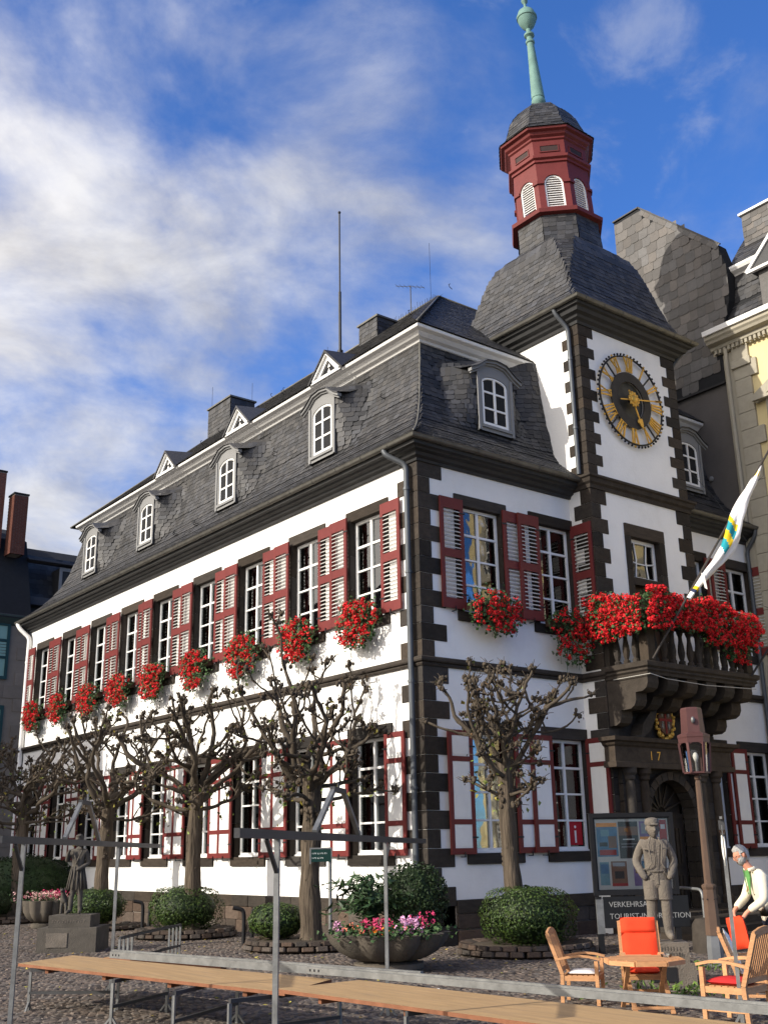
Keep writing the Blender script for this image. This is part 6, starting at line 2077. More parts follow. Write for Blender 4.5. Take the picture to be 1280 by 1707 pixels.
# stone man with cap, hands in his pockets
def stone_man():
    loc = (-1.65, -7.28, 0)
    t = thing('stone_statue', 'grey stone statue of a man in cap and shorts, before the notice board', 'statue', loc, R(-44))
    b = MB()
    b.box(-.40, .40, -.36, .36, 0, .30)
    pb = b.build('plinth_block', STATUE, t); 
    b = MB(); b.box(-.33, .33, -.30, .30, .302, .57); b.build('base_slab', STATUE, t)
    pl = MB(); pl.box(-.26, .12, -.375, -.359, .05, .25); pl.build('dark_plaque', IRON, t)
    ins = MB()
    for row, z in enumerate((.49, .41)):
        x = -.26
        while x < .24:
            w_ = random.uniform(.018, .04)
            ins.box(x, x + .008, -.306, -.299, z - .028, z + .028)
            if random.random() < .7: ins.box(x, x + w_, -.306, -.299, z + random.choice((-.028, 0, .02)), z + random.choice((-.02, .008, .028)))
            x += w_ + .018
    ins.build('worn_inscription', STATUE_D, t)
    z0 = .57
    J = {
        'pelvis': ((0, 0, z0 + .90), (.155, .115)), 'waist': ((0, .01, z0 + 1.03), (.165, .115)), 'chest': ((0, .015, z0 + 1.25), (.195, .130)),
        'neckb': ((0, .02, z0 + 1.42), (.085, .08)), 'neck': ((0, .005, z0 + 1.50), (.068, .068)),
        'shl': ((.175, .02, z0 + 1.39), (.075, .075)), 'ell': ((.285, .06, z0 + 1.12), (.068, .068)), 'wrl': ((.205, -.08, z0 + .93), (.058, .058)), 'hal': ((.155, -.10, z0 + .86), (.050, .045)),
        'shr': ((-.175, .02, z0 + 1.39), (.075, .075)), 'elr': ((-.285, .06, z0 + 1.12), (.068, .068)), 'wrr': ((-.205, -.08, z0 + .93), (.058, .058)), 'har': ((-.155, -.10, z0 + .86), (.050, .045)),
        'hpl': ((.085, 0, z0 + .80), (.115, .115)), 'knl': ((.105, -.03, z0 + .50), (.082, .082)), 'cal': ((.11, .015, z0 + .30), (.080, .084)), 'anl': ((.115, .02, z0 + .10), (.060, .068)), 'tol': ((.135, -.17, z0 + .055), (.058, .045)),
        'hpr': ((-.085, 0, z0 + .80), (.115, .115)), 'knr': ((-.105, .01, z0 + .50), (.082, .082)), 'car': ((-.11, .04, z0 + .30), (.080, .084)), 'anr': ((-.115, .05, z0 + .10), (.060, .068)), 'tor': ((-.15, -.13, z0 + .055), (.058, .045)),
    }
    Bn = [('pelvis', 'waist'), ('waist', 'chest'), ('chest', 'neckb'), ('neckb', 'neck'), ('chest', 'shl'), ('shl', 'ell'), ('ell', 'wrl'), ('wrl', 'hal'), ('chest', 'shr'), ('shr', 'elr'), ('elr', 'wrr'), ('wrr', 'har'),
          ('pelvis', 'hpl'), ('hpl', 'knl'), ('knl', 'cal'), ('cal', 'anl'), ('anl', 'tol'), ('pelvis', 'hpr'), ('hpr', 'knr'), ('knr', 'car'), ('car', 'anr'), ('anr', 'tor')]
    vs, fs = skin_obj(J, Bn, 'pelvis', 2)
    fg = MB(); fg.add(vs, fs)
    P = head_mesh(fg, (0, -.025, z0 + 1.60), (.12, -1, -.02), s=1.22)
    for sg in (-1, 1):
        fg.tube([P(sg * .012, .112, .036), P(sg * .034, .108, .044), P(sg * .056, .088, .034)], [.008, .010, .005], 5)
    fg.ell(tuple(P(0, .118, -.020)), (.016, .016, .024), 8, 6)
    fo = fg.build('figure', STATUE, t, smooth=True)
    cp = MB()
    cp.lathe([(.104, z0 + 1.645), (.112, z0 + 1.665), (.112, z0 + 1.70), (.095, z0 + 1.738), (.05, z0 + 1.755), (.005, z0 + 1.76)], (0, .0), 20, sy=1.12)
    cp.prism([(-.085, -.10), (-.06, -.165), (0, -.185), (.06, -.165), (.085, -.10)], lambda a, b, d: (a, b, z0 + 1.655 + d - .12 * (abs(b) - .1)), 0, .014)
    cp.build('cap', STATUE, t, smooth='auto')
    # open jacket, lapels, pockets, hems of the shorts, bootlaces
    jk = MB()
    for sg in (-1, 1):
        jk.tube([(sg * .055, -.10, z0 + 1.47), (sg * .10, -.142, z0 + 1.36), (sg * .085, -.15, z0 + 1.22), (sg * .075, -.143, z0 + 1.10), (sg * .12, -.128, z0 + 1.03), (sg * .20, -.07, z0 + 1.01)], [.010, .013, .012, .012, .011, .008], 6)
        jk.bar((sg * .10, -.135, z0 + 1.30), (sg * .18, -.105, z0 + 1.31), .02, .03, (0, -1, 0))
        jk.tube([(sg * .09 + .075 * math.cos(a), -.02 + .085 * math.sin(a), z0 + .60) for a in np.linspace(0, 2 * math.pi, 12, endpoint=False)], .02, 5, closed=True)
        jk.bar((sg * .10, -.115, z0 + .97), (sg * .19, -.06, z0 + .88), .022, .02, (0, -1, 0))
        jk.tube([(sg * .118 + .055 * math.cos(a), .03 + .06 * math.sin(a), z0 + .20) for a in np.linspace(0, 2 * math.pi, 12, endpoint=False)], .014, 5, closed=True)
    for z in (1.40, 1.30, 1.20, 1.10): jk.ell((0, -.128, z0 + z), (.010, .008, .010), 6, 4)
    jk.bar((0, -.125, z0 + 1.44), (0, -.125, z0 + 1.0), .008, .01, (0, -1, 0))
    jk.tube([(.15 * math.cos(a), .115 * math.sin(a), z0 + .985) for a in np.linspace(0, 2 * math.pi, 20, endpoint=False)], .018, 5, closed=True)
    jk.bar((0, -.11, z0 + .96), (0, -.115, z0 + .80), .02, .015, (0, -1, 0))
    jk.build('jacket_folds', STATUE, t, smooth='auto')
    legs = MB()
    # widen the shorts
    for sg in (-1, 1):
        legs.lathe([(.115, z0 + .86), (.118, z0 + .75), (.112, z0 + .62), (.116, z0 + .585), (.09, z0 + .58)], (sg * .092, -.015 if sg > 0 else .0), 14, cap=False)
    legs.build('shorts', STATUE, t, smooth='auto')
stone_man()

def dog_boy():
    loc = (-5.45, 5.35, 0)
    t = thing('dark_statue', 'dark stone statue of a figure in a smock with a small dog on a pedestal', 'statue', loc, R(-38))
    b = MB(); b.box(-.62, .62, -.55, .55, 0, .50); b.build('pedestal', STATUE_D, t)
    b = MB(); b.box(-.44, .44, -.40, .40, .502, .74); b.build('base_slab', STATUE_D, t)
    pl = MB(); pl.box(-.42, .02, -.565, -.549, .12, .40); pl.build('plaque', STATUE, t)
    ins = MB()
    for row, z in enumerate((.62,)):
        x = -.36
        while x < .34:
            ins.box(x, x + .012, -.406, -.399, z - .03, z + .03)
            if random.random() < .6: ins.box(x, x + .035, -.406, -.399, z + .012, z + .024)
            x += .055
    ins.build('worn_inscription', STATUE, t)
    z0 = .74
    J = {'pelvis': ((0, 0, z0 + .82), (.15, .12)), 'waist': ((0, 0, z0 + .98), (.125, .10)), 'chest': ((0, .01, z0 + 1.18), (.15, .11)), 'neckb': ((0, .01, z0 + 1.33), (.075, .07)), 'neck': ((0, -.01, z0 + 1.40), (.05, .05)),
         'shl': ((.16, .01, z0 + 1.29), (.068, .068)), 'ell': ((.225, .03, z0 + 1.04), (.052, .052)), 'wrl': ((.06, -.16, z0 + .92), (.038, .038)), 'hal': ((.0, -.17, z0 + .90), (.04, .03)),
         'shr': ((-.16, .01, z0 + 1.29), (.068, .068)), 'elr': ((-.25, -.02, z0 + 1.08), (.05, .05)), 'wrr': ((-.19, -.14, z0 + 1.26), (.036, .036)), 'har': ((-.15, -.15, z0 + 1.33), (.04, .03)),
         'hem': ((0, 0, z0 + .55), (.20, .16)),
         'hpl': ((.085, 0, z0 + .50), (.075, .075)), 'knl': ((.09, -.02, z0 + .40), (.06, .06)), 'cal': ((.09, .01, z0 + .26), (.056, .058)), 'anl': ((.095, .01, z0 + .08), (.04, .045)), 'tol': ((.12, -.15, z0 + .035), (.042, .03)),
         'hpr': ((-.085, 0, z0 + .50), (.075, .075)), 'knr': ((-.09, -.03, z0 + .40), (.06, .06)), 'car': ((-.10, -.02, z0 + .26), (.056, .058)), 'anr': ((-.11, -.03, z0 + .08), (.04, .045)), 'tor': ((-.15, -.18, z0 + .035), (.042, .03))}
    Bn = [('pelvis', 'waist'), ('waist', 'chest'), ('chest', 'neckb'), ('neckb', 'neck'), ('chest', 'shl'), ('shl', 'ell'), ('ell', 'wrl'), ('wrl', 'hal'), ('chest', 'shr'), ('shr', 'elr'), ('elr', 'wrr'), ('wrr', 'har'), ('pelvis', 'hem'),
          ('hem', 'hpl'), ('hpl', 'knl'), ('knl', 'cal'), ('cal', 'anl'), ('anl', 'tol'), ('hem', 'hpr'), ('hpr', 'knr'), ('knr', 'car'), ('car', 'anr'), ('anr', 'tor')]
    vs, fs = skin_obj(J, Bn, 'pelvis', 2)
    fg = MB(); fg.add(vs, fs); head_mesh(fg, (0, -.03, z0 + 1.52), (-.2, -1, 0), s=.98)
    fg.build('figure', STATUE_D, t, smooth=True)
    hr = MB(); hr.ell((.0, -.0, z0 + 1.56), (.092, .112, .10), 12, 8); hr.ell((.0, .05, z0 + 1.47), (.088, .075, .09), 10, 7); hr.ell((.0, -.085, z0 + 1.61), (.07, .045, .03), 10, 6); hr.build('hair', STATUE_D, t, smooth=True)
    sm_ = MB()
    for k in range(14):
        a = 2 * math.pi * k / 14
        sm_.tube([(.135 * math.cos(a), .105 * math.sin(a), z0 + .98), (.175 * math.cos(a), .145 * math.sin(a), z0 + .75), (.215 * math.cos(a), .175 * math.sin(a), z0 + .50)], [.012, .02, .026], 5)
    for sg in (-1, 1): sm_.bar((sg * .10, -.10, z0 + 1.32), (-sg * .02, -.125, z0 + 1.02), .03, .015, (0, -1, 0))
    sm_.build('smock_folds', STATUE_D, t, smooth=True)
    # the dog stands at the figure's right, head raised
    D = {'chest': ((-.26, .02, z0 + .30), (.075, .085)), 'belly': ((-.24, .16, z0 + .29), (.055, .06)), 'rump': ((-.22, .27, z0 + .31), (.065, .07)), 'neck': ((-.27, -.05, z0 + .41), (.05, .05)), 'head': ((-.275, -.09, z0 + .50), (.052, .05)), 'muz': ((-.28, -.17, z0 + .49), (.028, .026)),
         'f1': ((-.30, -.02, z0 + .18), (.03, .032)), 'f1b': ((-.305, -.025, z0 + .03), (.022, .024)), 'f1c': ((-.305, -.06, z0 + .02), (.022, .016)),
         'f2': ((-.20, -.02, z0 + .18), (.03, .032)), 'f2b': ((-.20, -.03, z0 + .03), (.022, .024)), 'f2c': ((-.20, -.065, z0 + .02), (.022, .016)),
         'h1': ((-.27, .25, z0 + .20), (.045, .05)), 'h1b': ((-.28, .32, z0 + .12), (.02, .022)), 'h1c': ((-.28, .29, z0 + .02), (.02, .018)),
         'h2': ((-.17, .25, z0 + .20), (.045, .05)), 'h2b': ((-.17, .32, z0 + .12), (.02, .022)), 'h2c': ((-.17, .29, z0 + .02), (.02, .018)),
         't1': ((-.22, .36, z0 + .36), (.018, .018)), 't2': ((-.22, .40, z0 + .46), (.012, .012))}
    DB = [('chest', 'belly'), ('belly', 'rump'), ('chest', 'neck'), ('neck', 'head'), ('head', 'muz'), ('chest', 'f1'), ('f1', 'f1b'), ('f1b', 'f1c'), ('chest', 'f2'), ('f2', 'f2b'), ('f2b', 'f2c'), ('rump', 'h1'), ('h1', 'h1b'), ('h1b', 'h1c'), ('rump', 'h2'), ('h2', 'h2b'), ('h2b', 'h2c'), ('rump', 't1'), ('t1', 't2')]
    vs, fs = skin_obj(D, DB, 'chest', 2)
    dg_ = MB(); dg_.add(vs, fs)
    for sg in (-1, 1): dg_.ell((-.275 + sg * .045, -.07, z0 + .515), (.012, .025, .04), 7, 5)
    dg_.build('dog', STATUE_D, t, smooth=True)
dog_boy()

# ------------------------------------------------------------------ notice board
def notice_board():
    loc = (1.72, -4.02, 0)
    ang_ = math.atan2(float(r2.y), float(r2.x)) + .04
    t = thing('notice_board', 'black-framed glazed notice board with posters over the tourist information sign', 'notice board', loc, ang_)
    W_ = 1.55
    f = MB()
    x0, x1 = -.78, .85
    f.box(x0, x1, -.04, .06, 2.46, 2.54); f.box(x0, x1, -.04, .06, 1.04, 1.12); f.box(x0 + .07, x0 + .1, -.02, .06, 1.12, 2.46); f.box(x1 - .1, x1 - .07, -.02, .06, 1.12, 2.46); f.box(x0 + .1, x1 - .1, -.019, .06, 2.43, 2.46); f.box(x0 + .1, x1 - .1, -.019, .06, 1.12, 1.14)
    f.box(x0, x0 + .07, -.041, .061, 1.121, 2.459); f.box(x1 - .07, x1, -.041, .061, 1.121, 2.459); f.box(x0 + .1, x1 - .1, .04, .055, 1.14, 2.43)
    f.build('case', BLACKP, t)
    for x in (x0 + .03, x1 - .13):
        p = MB(); p.box(x, x + .10, -.02, .08, 0, 1.02); p.build('post', BLACKP, t)
    back = MB(); back.box(x0 + .1, x1 - .1, .02, .039, 1.141, 2.429); back.build('pinboard', mat('pinboard', (.55, .54, .51), .9, .1, 3, .05), t)
    cols = {'blue': (.09, .20, .33), 'dark': (.035, .03, .03), 'pale': (.62, .62, .62), 'orange': (.75, .30, .05), 'red': (.36, .03, .03), 'violet': (.22, .15, .30), 'teal': (.16, .30, .35), 'brown': (.20, .10, .06), 'grey': (.3, .3, .32)}
    def poster(x, z, w_, h_, base, bits, text=None):
        pm = MB(); pm.box(x, x + w_, .012, .018, z, z + h_)
        po = pm.build('poster', mat('poster_' + base, cols[base], .5, .25, 6, 0), t)
        for (a, b, c, d, cc) in bits:
            q = MB(); q.box(x + a * w_, x + c * w_, .0095, .0118, z + b * h_, z + d * h_); q.build('print_block', mat('poster_' + cc, cols[cc], .5, .2, 6, 0), po)
        return po
    poster(x0 + .13, 1.74, .40, .62, 'blue', [(0, .88, 1, 1, 'orange'), (.55, .25, .95, .6, 'brown'), (.1, .04, .9, .2, 'red'), (.12, .3, .5, .42, 'dark'), (.2, .6, .6, .8, 'teal')])
    poster(x0 + .56, 1.70, .38, .68, 'dark', [(0, .62, 1, .86, 'brown'), (.2, .5, .8, .53, 'pale'), (.1, .38, .9, .40, 'grey'), (.1, .30, .7, .32, 'grey'), (.3, .72, .5, .82, 'orange')])
    poster(x0 + .97, 2.0, .36, .38, 'violet', [(0, 0, .6, .25, 'orange'), (.1, .4, .5, .9, 'grey'), (.6, .3, .95, .8, 'blue')])
    poster(x0 + .97, 1.68, .36, .30, 'pale', [(.1, .8, .9, .86, 'grey'), (.1, .62, .9, .66, 'grey'), (.1, .44, .8, .48, 'grey'), (.1, .26, .9, .30, 'grey')])
    poster(x0 + 1.36, 1.98, .14, .42, 'red', [(.2, .6, .8, .8, 'pale')])
    poster(x0 + .15, 1.22, .18, .42, 'teal', [(.1, .5, .9, .9, 'blue')])
    poster(x0 + .37, 1.20, .30, .45, 'brown', [(.1, .8, .9, .95, 'grey'), (.2, .3, .8, .6, 'dark'), (0, 0, 1, .12, 'red')])
    poster(x0 + .80, 1.20, .14, .45, 'violet', [(.2, .5, .8, .8, 'brown')])
    poster(x0 + .96, 1.20, .22, .45, 'blue', [(0, 0, 1, .35, 'brown'), (.1, .6, .9, .9, 'teal')])
    poster(x0 + 1.22, 1.22, .26, .40, 'pale', [(.1, .3, .9, .7, 'grey')])
    g = MB(); g.box(x0 + .1, x1 - .1, -.012, -.006, 1.141, 2.429); g.build('glass', glass_mat('notice_glass', (.94, .95, .95), .0, .03), t)
    s = MB(); s.box(x0 + .16, x1 + .15, -.03, .02, .46, 1.015); so = s.build('name_panel', mat('anthracite_panel', (.013, .0135, .0145), .45, .15, 3, .03), t)
    st = MB(); st.box(x0 + .02, x0 + .155, -.032, .021, .36, .97); st.build('steel_strip', GALV, t)
    LT = mat('silver_lettering', (.25, .25, .24), .4, .05, 3, 0)
    put_text('VERKEHRSAMT', .138, .004, LT, so, (x0 + .26, -.036, .83), (1, 0, 0), (0, 0, 1))
    put_text('TOURIST-INFORMATION', .138, .004, LT, so, (x0 + .26, -.036, .62), (1, 0, 0), (0, 0, 1))
notice_board()

# ------------------------------------------------------------------ street lamp
def lamp():
    t = thing('street_lamp', 'brown street lamp with six-sided pinkish lantern in front of the portal', 'street lamp', (.76, -6.42, 0), R(12))
    p = MB()
    hexr = lambda r: r
    p.lathe([(.13, 0), (.13, .30), (.115, .48)], (0, 0), 6); p.build('base', mat('grey_metal', (.17, .175, .18), .5, .15, 3, .05, metal=.3), t)
    p = MB(); p.lathe([(.128, .481), (.105, 1.20), (.12, 1.24), (.12, 1.27), (.07, 1.30), (.05, 2.95), (.035, 3.0)], (0, 0), 6); p.ell((0, 0, 3.03), (.06, .06, .055), 10, 8); po = p.build('post', LAMPPOST, t)
    b = MB()
    for k in range(6):
        a = k * math.pi / 3; b.ell((.118 * math.cos(a), .118 * math.sin(a), 1.05), (.012, .012, .012), 6, 4)
    b.build('bolt', IRON, po)
    r0, r1 = .225, .265
    f = MB()
    f.lathe([(.03, 3.05), (.05, 3.09), (r0, 3.10), (r0, 3.13), (.05, 3.14)], (0, 0), 6)
    for k in range(6):
        a = k * math.pi / 3
        f.bar((r0 * math.cos(a), r0 * math.sin(a), 3.12), (r1 * math.cos(a), r1 * math.sin(a), 3.62), .045, .03, (math.cos(a), math.sin(a), 0))
        # arched heads between the uprights
        a2 = a + math.pi / 3
        A = Vector((math.cos(a), math.sin(a), 0)) * (r1 - .006); B = Vector((math.cos(a2), math.sin(a2), 0)) * (r1 - .006)
        vs = []; fs = []
        for i in range(9):
            q = i / 8; pnt = A.lerp(B, q)
            vs += [(pnt.x, pnt.y, 3.56 + .07 * math.sin(math.pi * q)), (pnt.x, pnt.y, 3.70)]
        for i in range(8): fs.append((2 * i, 2 * i + 2, 2 * i + 3, 2 * i + 1))
        f.add(vs, fs)
    f.lathe([(r1, 3.62), (r1 + .004, 3.70), (r1 + .012, 3.72), (r1 + .012, 3.76), (.19, 3.80)], (0, 0), 6, cap=False)
    fo = f.build('lantern', LAMPP, t)
    h = MB(); h.lathe([(.205, 3.78), (.185, 4.20), (.17, 4.23), (.01, 4.25)], (0, 0), 6); h.build('chimney_hood', LAMPP, t)
    for k in range(6):
        a = k * math.pi / 3; a2 = a + math.pi / 3
        A0, B0 = Vector((math.cos(a), math.sin(a), 0)) * (r0 - .012), Vector((math.cos(a2), math.sin(a2), 0)) * (r0 - .012)
        A1, B1 = Vector((math.cos(a), math.sin(a), 0)) * (r1 - .014), Vector((math.cos(a2), math.sin(a2), 0)) * (r1 - .014)
        g = MB(); g.add([(A0.x, A0.y, 3.13), (B0.x, B0.y, 3.13), (B1.x, B1.y, 3.66), (A1.x, A1.y, 3.66)], [(0, 1, 2, 3)])
        g.build('pane', glass_mat('lantern_glass', (.80, .80, .78), .05, .05), fo, fix=False)
    bu = MB(); bu.tube([(0, 0, 3.14), (0, 0, 3.30)], .022, 8); bu.build('lamp_holder', GREYP, fo)
    bu = MB(); bu.lathe([(.02, 3.30), (.045, 3.36), (.048, 3.41), (.03, 3.45), (.005, 3.465)], (0, 0), 12); bu.build('bulb', mat('bulb_white', (.8, .8, .76), .3, .02, 3, 0), fo, smooth=True)
    tk = MB(); tk.ell((-.18, -.1, 4.0), (.035, .035, .06), 8, 6); tk.build('lamp_disc', GALV, t, smooth=True)
lamp()

# bent steel handrail by the steps with stone cheek
hr = thing('handrail', 'bent steel tube handrail rising from a stone block beside the statue', 'handrail', (2.6, -4.9, 0))
hm = MB(); hm.tube(arc_pts((0, 0, .55), (0, 0, 1.12), (.72, 1.9, 1.16), (2.2, 3.5, 1.5)), .028, 10); hm.build('rail', GALV, hr, smooth='auto')
hm = MB(); hm.lathe([(.30, 0), (.27, .5), (.2, .6), (.02, .63)], (.02, .0), 14, sx=.9); hm.build('stone_block', BASALT_L, hr, smooth='auto')
sb = thing('stone_steps', 'dark stone steps leading up to the portal behind the lamp', 'steps', (6.0, -3.2, 0))
for i in range(3):
    for k in range(4):
        block('step', BASALT_L, sb, 4.6 + k * 1.3 + .004, 5.9 + k * 1.3 - .004, -3.9 + i * .45, -2.2 + .001 * i, i * .14, i * .14 + .138, (6.0, -3.2, 0), .02)
cab = thing('display_case', 'small grey display case on a post behind the man, right of the portal', 'display case', (4.6, -5.9, 0), R(-38))
c_ = MB(); c_.box(-.1, 1.3, -.05, .1, 1.55, 1.68); c_.box(-.1, .0, -.04, .09, .55, 1.55); c_.box(1.2, 1.3, -.04, .09, .2, 1.55); c_.box(0, 1.2, -.04, .09, 1.02, 1.08); c_.build('frame', mat('grey_metal', (.17, .175, .18)), cab)
c_ = MB(); c_.box(.05, .5, -.06, -.041, .66, 1.5); c_.build('notice', GREYP, cab)
c_ = MB(); c_.box(.0, 1.2, .02, .05, .3, 1.55); c_.build('back_panel', BLACKP, cab)

# bike stands: pairs of bent black tubes
def bike_stand(x, y, rz, label):
    t = thing('bike_stand', label, 'bike stand', (x, y, 0), rz, 'bent black bike stands')
    for s_ in (-1, 1):
        m = MB(); m.tube(arc_pts((s_ * .09, 0, 0), (s_ * .09, 0, .62), (s_ * .12, 0, .74), (s_ * .34, 0, .78)), .045, 10)
        m.build('tube', BLACKP, t, smooth='auto')
    return t
bike_stand(-2.1, 3.75, R(-30), 'pair of bent black tubes by the small bush near the thick trunk')
bike_stand(-1.73, 9.55, R(-30), 'pair of bent black tubes behind the steel trestles, left of the round bush')

# small green sign on its own post at the thick trunk
gs = thing('green_sign', 'small green sign with white print on a steel post by the thick trunk', 'sign', (-1.98, .98, 0), math.atan2(float(r2.y), float(r2.x)))
m = MB(); m.tube([(.13, 0, 0), (.13, 0, 1.97)], .035, 10); m.build('post', GALV, gs, smooth='auto')
m = MB(); m.box(-.26, .15, -.055, -.04, 1.73, 1.98); m.build('plate', mat('sign_green', (.005, .028, .023), .45, .08, 3, 0), gs)
m = MB(); m.box(-.29, .17, -.06, -.036, 1.98, 2.01); m.box(-.295, -.262, -.06, -.036, 1.69, 1.98); m.box(.152, .17, -.06, -.036, 1.70, 1.98); m.build('frame', GALV, gs)
m = MB()
for z, n in ((1.895, 9), (1.805, 7)):
    for k in range(n):
        x = -.235 + k * .036
        m.box(x, x + .006, -.058, -.055, z - .014, z + .014)
        if k % 2: m.box(x, x + .024, -.058, -.055, z - .014 + (.02 if k % 3 else 0), z - .008 + (.02 if k % 3 else 0))
m.build('print', mat('sign_print', (.75, .8, .78), .5, .02, 3, 0), gs)
# ------------------------------------------------------------------ garden furniture
def teak_chair(label, loc, rz, s=.84, high=False):
    t = thing('garden_chair', label, 'chair', loc, rz, 'teak garden chairs')
    X = lambda x, y, z: (x * s, y * s, z * s)
    def p(name, fn, m=TEAK):
        b = MB(X); fn(b); return b.build(name, m, t)
    w_, d_ = .29, .26
    sh = .42; bh = 1.02 if not high else 1.12
    tilt = .20
    for sx in (-1, 1):
        p('leg', lambda b: b.bar((sx * w_, -d_, 0), (sx * w_, -d_, .63), .05, .055, (0, 1, 0)))
        p('leg', lambda b: (b.bar((sx * w_, d_ + .02, 0), (sx * w_, d_, .44), .05, .055, (0, 1, 0)), b.bar((sx * w_, d_, .44), (sx * w_, d_ + tilt, bh), .05, .055, (0, 1, 0))))
        def arm(b):
            pts = [(sx * w_, d_ + .10, .645), (sx * w_, d_ - .12, .685), (sx * w_, 0, .70), (sx * w_, -d_ + .1, .69), (sx * w_, -d_ - .06, .655)]
            for a, c in zip(pts[:-1], pts[1:]): b.bar(a, c, .068, .032)
        p('arm', arm)
        p('side_rail', lambda b: b.bar((sx * w_, -d_, .385), (sx * w_, d_, .385), .03, .07))
        p('side_rail', lambda b: b.bar((sx * w_, -d_, .17), (sx * w_, d_, .17), .025, .04))
    p('front_rail', lambda b: b.bar((-w_, -d_, .385), (w_, -d_, .385), .03, .07)); p('back_rail', lambda b: b.bar((-w_, d_, .385), (w_, d_, .385), .03, .07))
    p('stretcher', lambda b: b.bar((-w_, 0, .17), (w_, 0, .17), .025, .04))
    for k in range(7):
        y = -d_ + .01 + k * .083
        p('seat_slat', lambda b: b.box(-w_ + .03, w_ - .03, y - .033, y + .033, sh - .012, sh + .006))
    zb, zt = .50, bh
    yb = lambda z: d_ + tilt * (z - .44) / (bh - .44)
    p('back_rail', lambda b: b.bar((-w_ + .02, yb(zb), zb), (w_ - .02, yb(zb), zb), .028, .06))
    def top(b):
        pts = [(-w_ - .02, yb(zt), zt - .02), (-w_ * .5, yb(zt), zt + .02), (0, yb(zt), zt + .032), (w_ * .5, yb(zt), zt + .02), (w_ + .02, yb(zt), zt - .02)]
        for a, c in zip(pts[:-1], pts[1:]): b.bar(a, c, .034, .085)
    p('top_rail', top)
    for k in range(10):
        x = -w_ + .055 + k * (2 * w_ - .11) / 9
        p('back_slat', lambda b: b.bar((x, yb(zb), zb), (x, yb(zt) - .004, zt - .01), .030, .014, (0, 1, 0)))
    return t
def pad(b, x0, x1, y0, y1, z0, z1, n=8, puff=.02):
    vs = []; fs = []
    for j in range(n + 1):
        for i in range(n + 1):
            u, v = i / n, j / n
            e = (max(0, 1 - (2 * u - 1) ** 6) * max(0, 1 - (2 * v - 1) ** 6)) ** .5
            vs.append((x0 + (x1 - x0) * u, y0 + (y1 - y0) * v, (z0 + z1) / 2 + (z1 - z0) / 2 * e + puff * e * math.sin(math.pi * u) * math.sin(math.pi * v)))
    m_ = (n + 1) ** 2
    for j in range(n + 1):
        for i in range(n + 1):
            u, v = i / n, j / n
            e = (max(0, 1 - (2 * u - 1) ** 6) * max(0, 1 - (2 * v - 1) ** 6)) ** .5
            vs.append((x0 + (x1 - x0) * u, y0 + (y1 - y0) * v, (z0 + z1) / 2 - (z1 - z0) / 2 * e))
    for j in range(n):
        for i in range(n):
            a = j * (n + 1) + i
            fs.append((a, a + 1, a + n + 2, a + n + 1)); fs.append((m_ + a, m_ + a + n + 1, m_ + a + n + 2, m_ + a + 1))
    b.add(vs, fs)
S_ = .84
TABLE = (-4.05, -8.90, 0)
CL = (-4.10, -7.92, 0); teak_chair('left teak armchair, turned to the table, with a thin white seat pad', CL, R(34))
def cushion(name, label, loc, rz, m, fn, cat='cushion'):
    b = MB(lambda x, y, z: (x * S_, y * S_, z * S_)); fn(b)
    o = b.build(name, m, None, smooth=True)
    o.location = loc; o.rotation_euler = (0, 0, rz)
    return tag(o, label, cat)
cushion('seat_cushion', 'thin white seat pad lying on the left teak chair', CL, R(34), CUSHION_W, lambda b: pad(b, -.25, .25, -.25, .20, .428, .475))
CR_ = (-3.50, -8.42, 0); teak_chair('teak chair behind the table, covered by a tall orange-red cushion', CR_, R(-46), high=True)
def hb(b):
    pad(b, -.26, .26, -.26, .24, .43, .50)
    # back half of the cushion in two quilted panels and the folded head flap
    def face(v0, v1, th):
        n = 8; vs = []; fs = []
        for sd_ in (1, -1):
            for j in range(n + 1):
                for i in range(n + 1):
                    u, v = i / n, j / n
                    e = (max(0, 1 - (2 * u - 1) ** 6) * max(0, 1 - (2 * v - 1) ** 6)) ** .5
                    z = v0 + (v1 - v0) * v
                    y = .235 + .20 * (z - .44) / .68 - .035
                    vs.append((-.27 + .54 * u, y - sd_ * th * e, z))
        m_ = (n + 1) ** 2
        for j in range(n):
            for i in range(n):
                a = j * (n + 1) + i
                fs.append((a, a + 1, a + n + 2, a + n + 1)); fs.append((m_ + a, m_ + a + n + 1, m_ + a + n + 2, m_ + a + 1))
        b.add(vs, fs)
    face(.50, .985, .040); face(.975, 1.20, .052)
cushion('chair_cushion', 'tall quilted orange-red cushion draped over the chair behind the table', CR_, R(-46), CUSHION, hb)
CX_ = (-4.12, -10.24, 0); teak_chair('right-hand teak armchair seen from behind with slatted back and red seat cushion', CX_, R(188), .95)
cushion('seat_cushion', 'red seat cushion on the right-hand teak chair seen from behind', CX_, R(188), CUSHION_R, lambda b: pad(b, -.285, .285, -.31, .25, .484, .56))
CW = (-2.80, -9.60, 0); teak_chair('teak chair half hidden behind the right-hand chair, with a white back cushion', CW, R(37))
def wb(b):
    pad(b, -.24, .24, -.24, .2, .43, .49)
    n = 6; vs = []; fs = []
    for sd_ in (1, -1):
        for j in range(n + 1):
            for i in range(n + 1):
                u, v = i / n, j / n
                e = (max(0, 1 - (2 * u - 1) ** 6) * max(0, 1 - (2 * v - 1) ** 6)) ** .5
                z = .5 + .56 * v; y = .225 + .2 * (z - .44) / .58 - .05
                vs.append((-.25 + .5 * u, y - sd_ * .05 * e, z))
    m_ = (n + 1) ** 2
    for j in range(n):
        for i in range(n):
            a = j * (n + 1) + i
            fs.append((a, a + 1, a + n + 2, a + n + 1)); fs.append((m_ + a, m_ + a + n + 1, m_ + a + n + 2, m_ + a + 1))
    b.add(vs, fs)
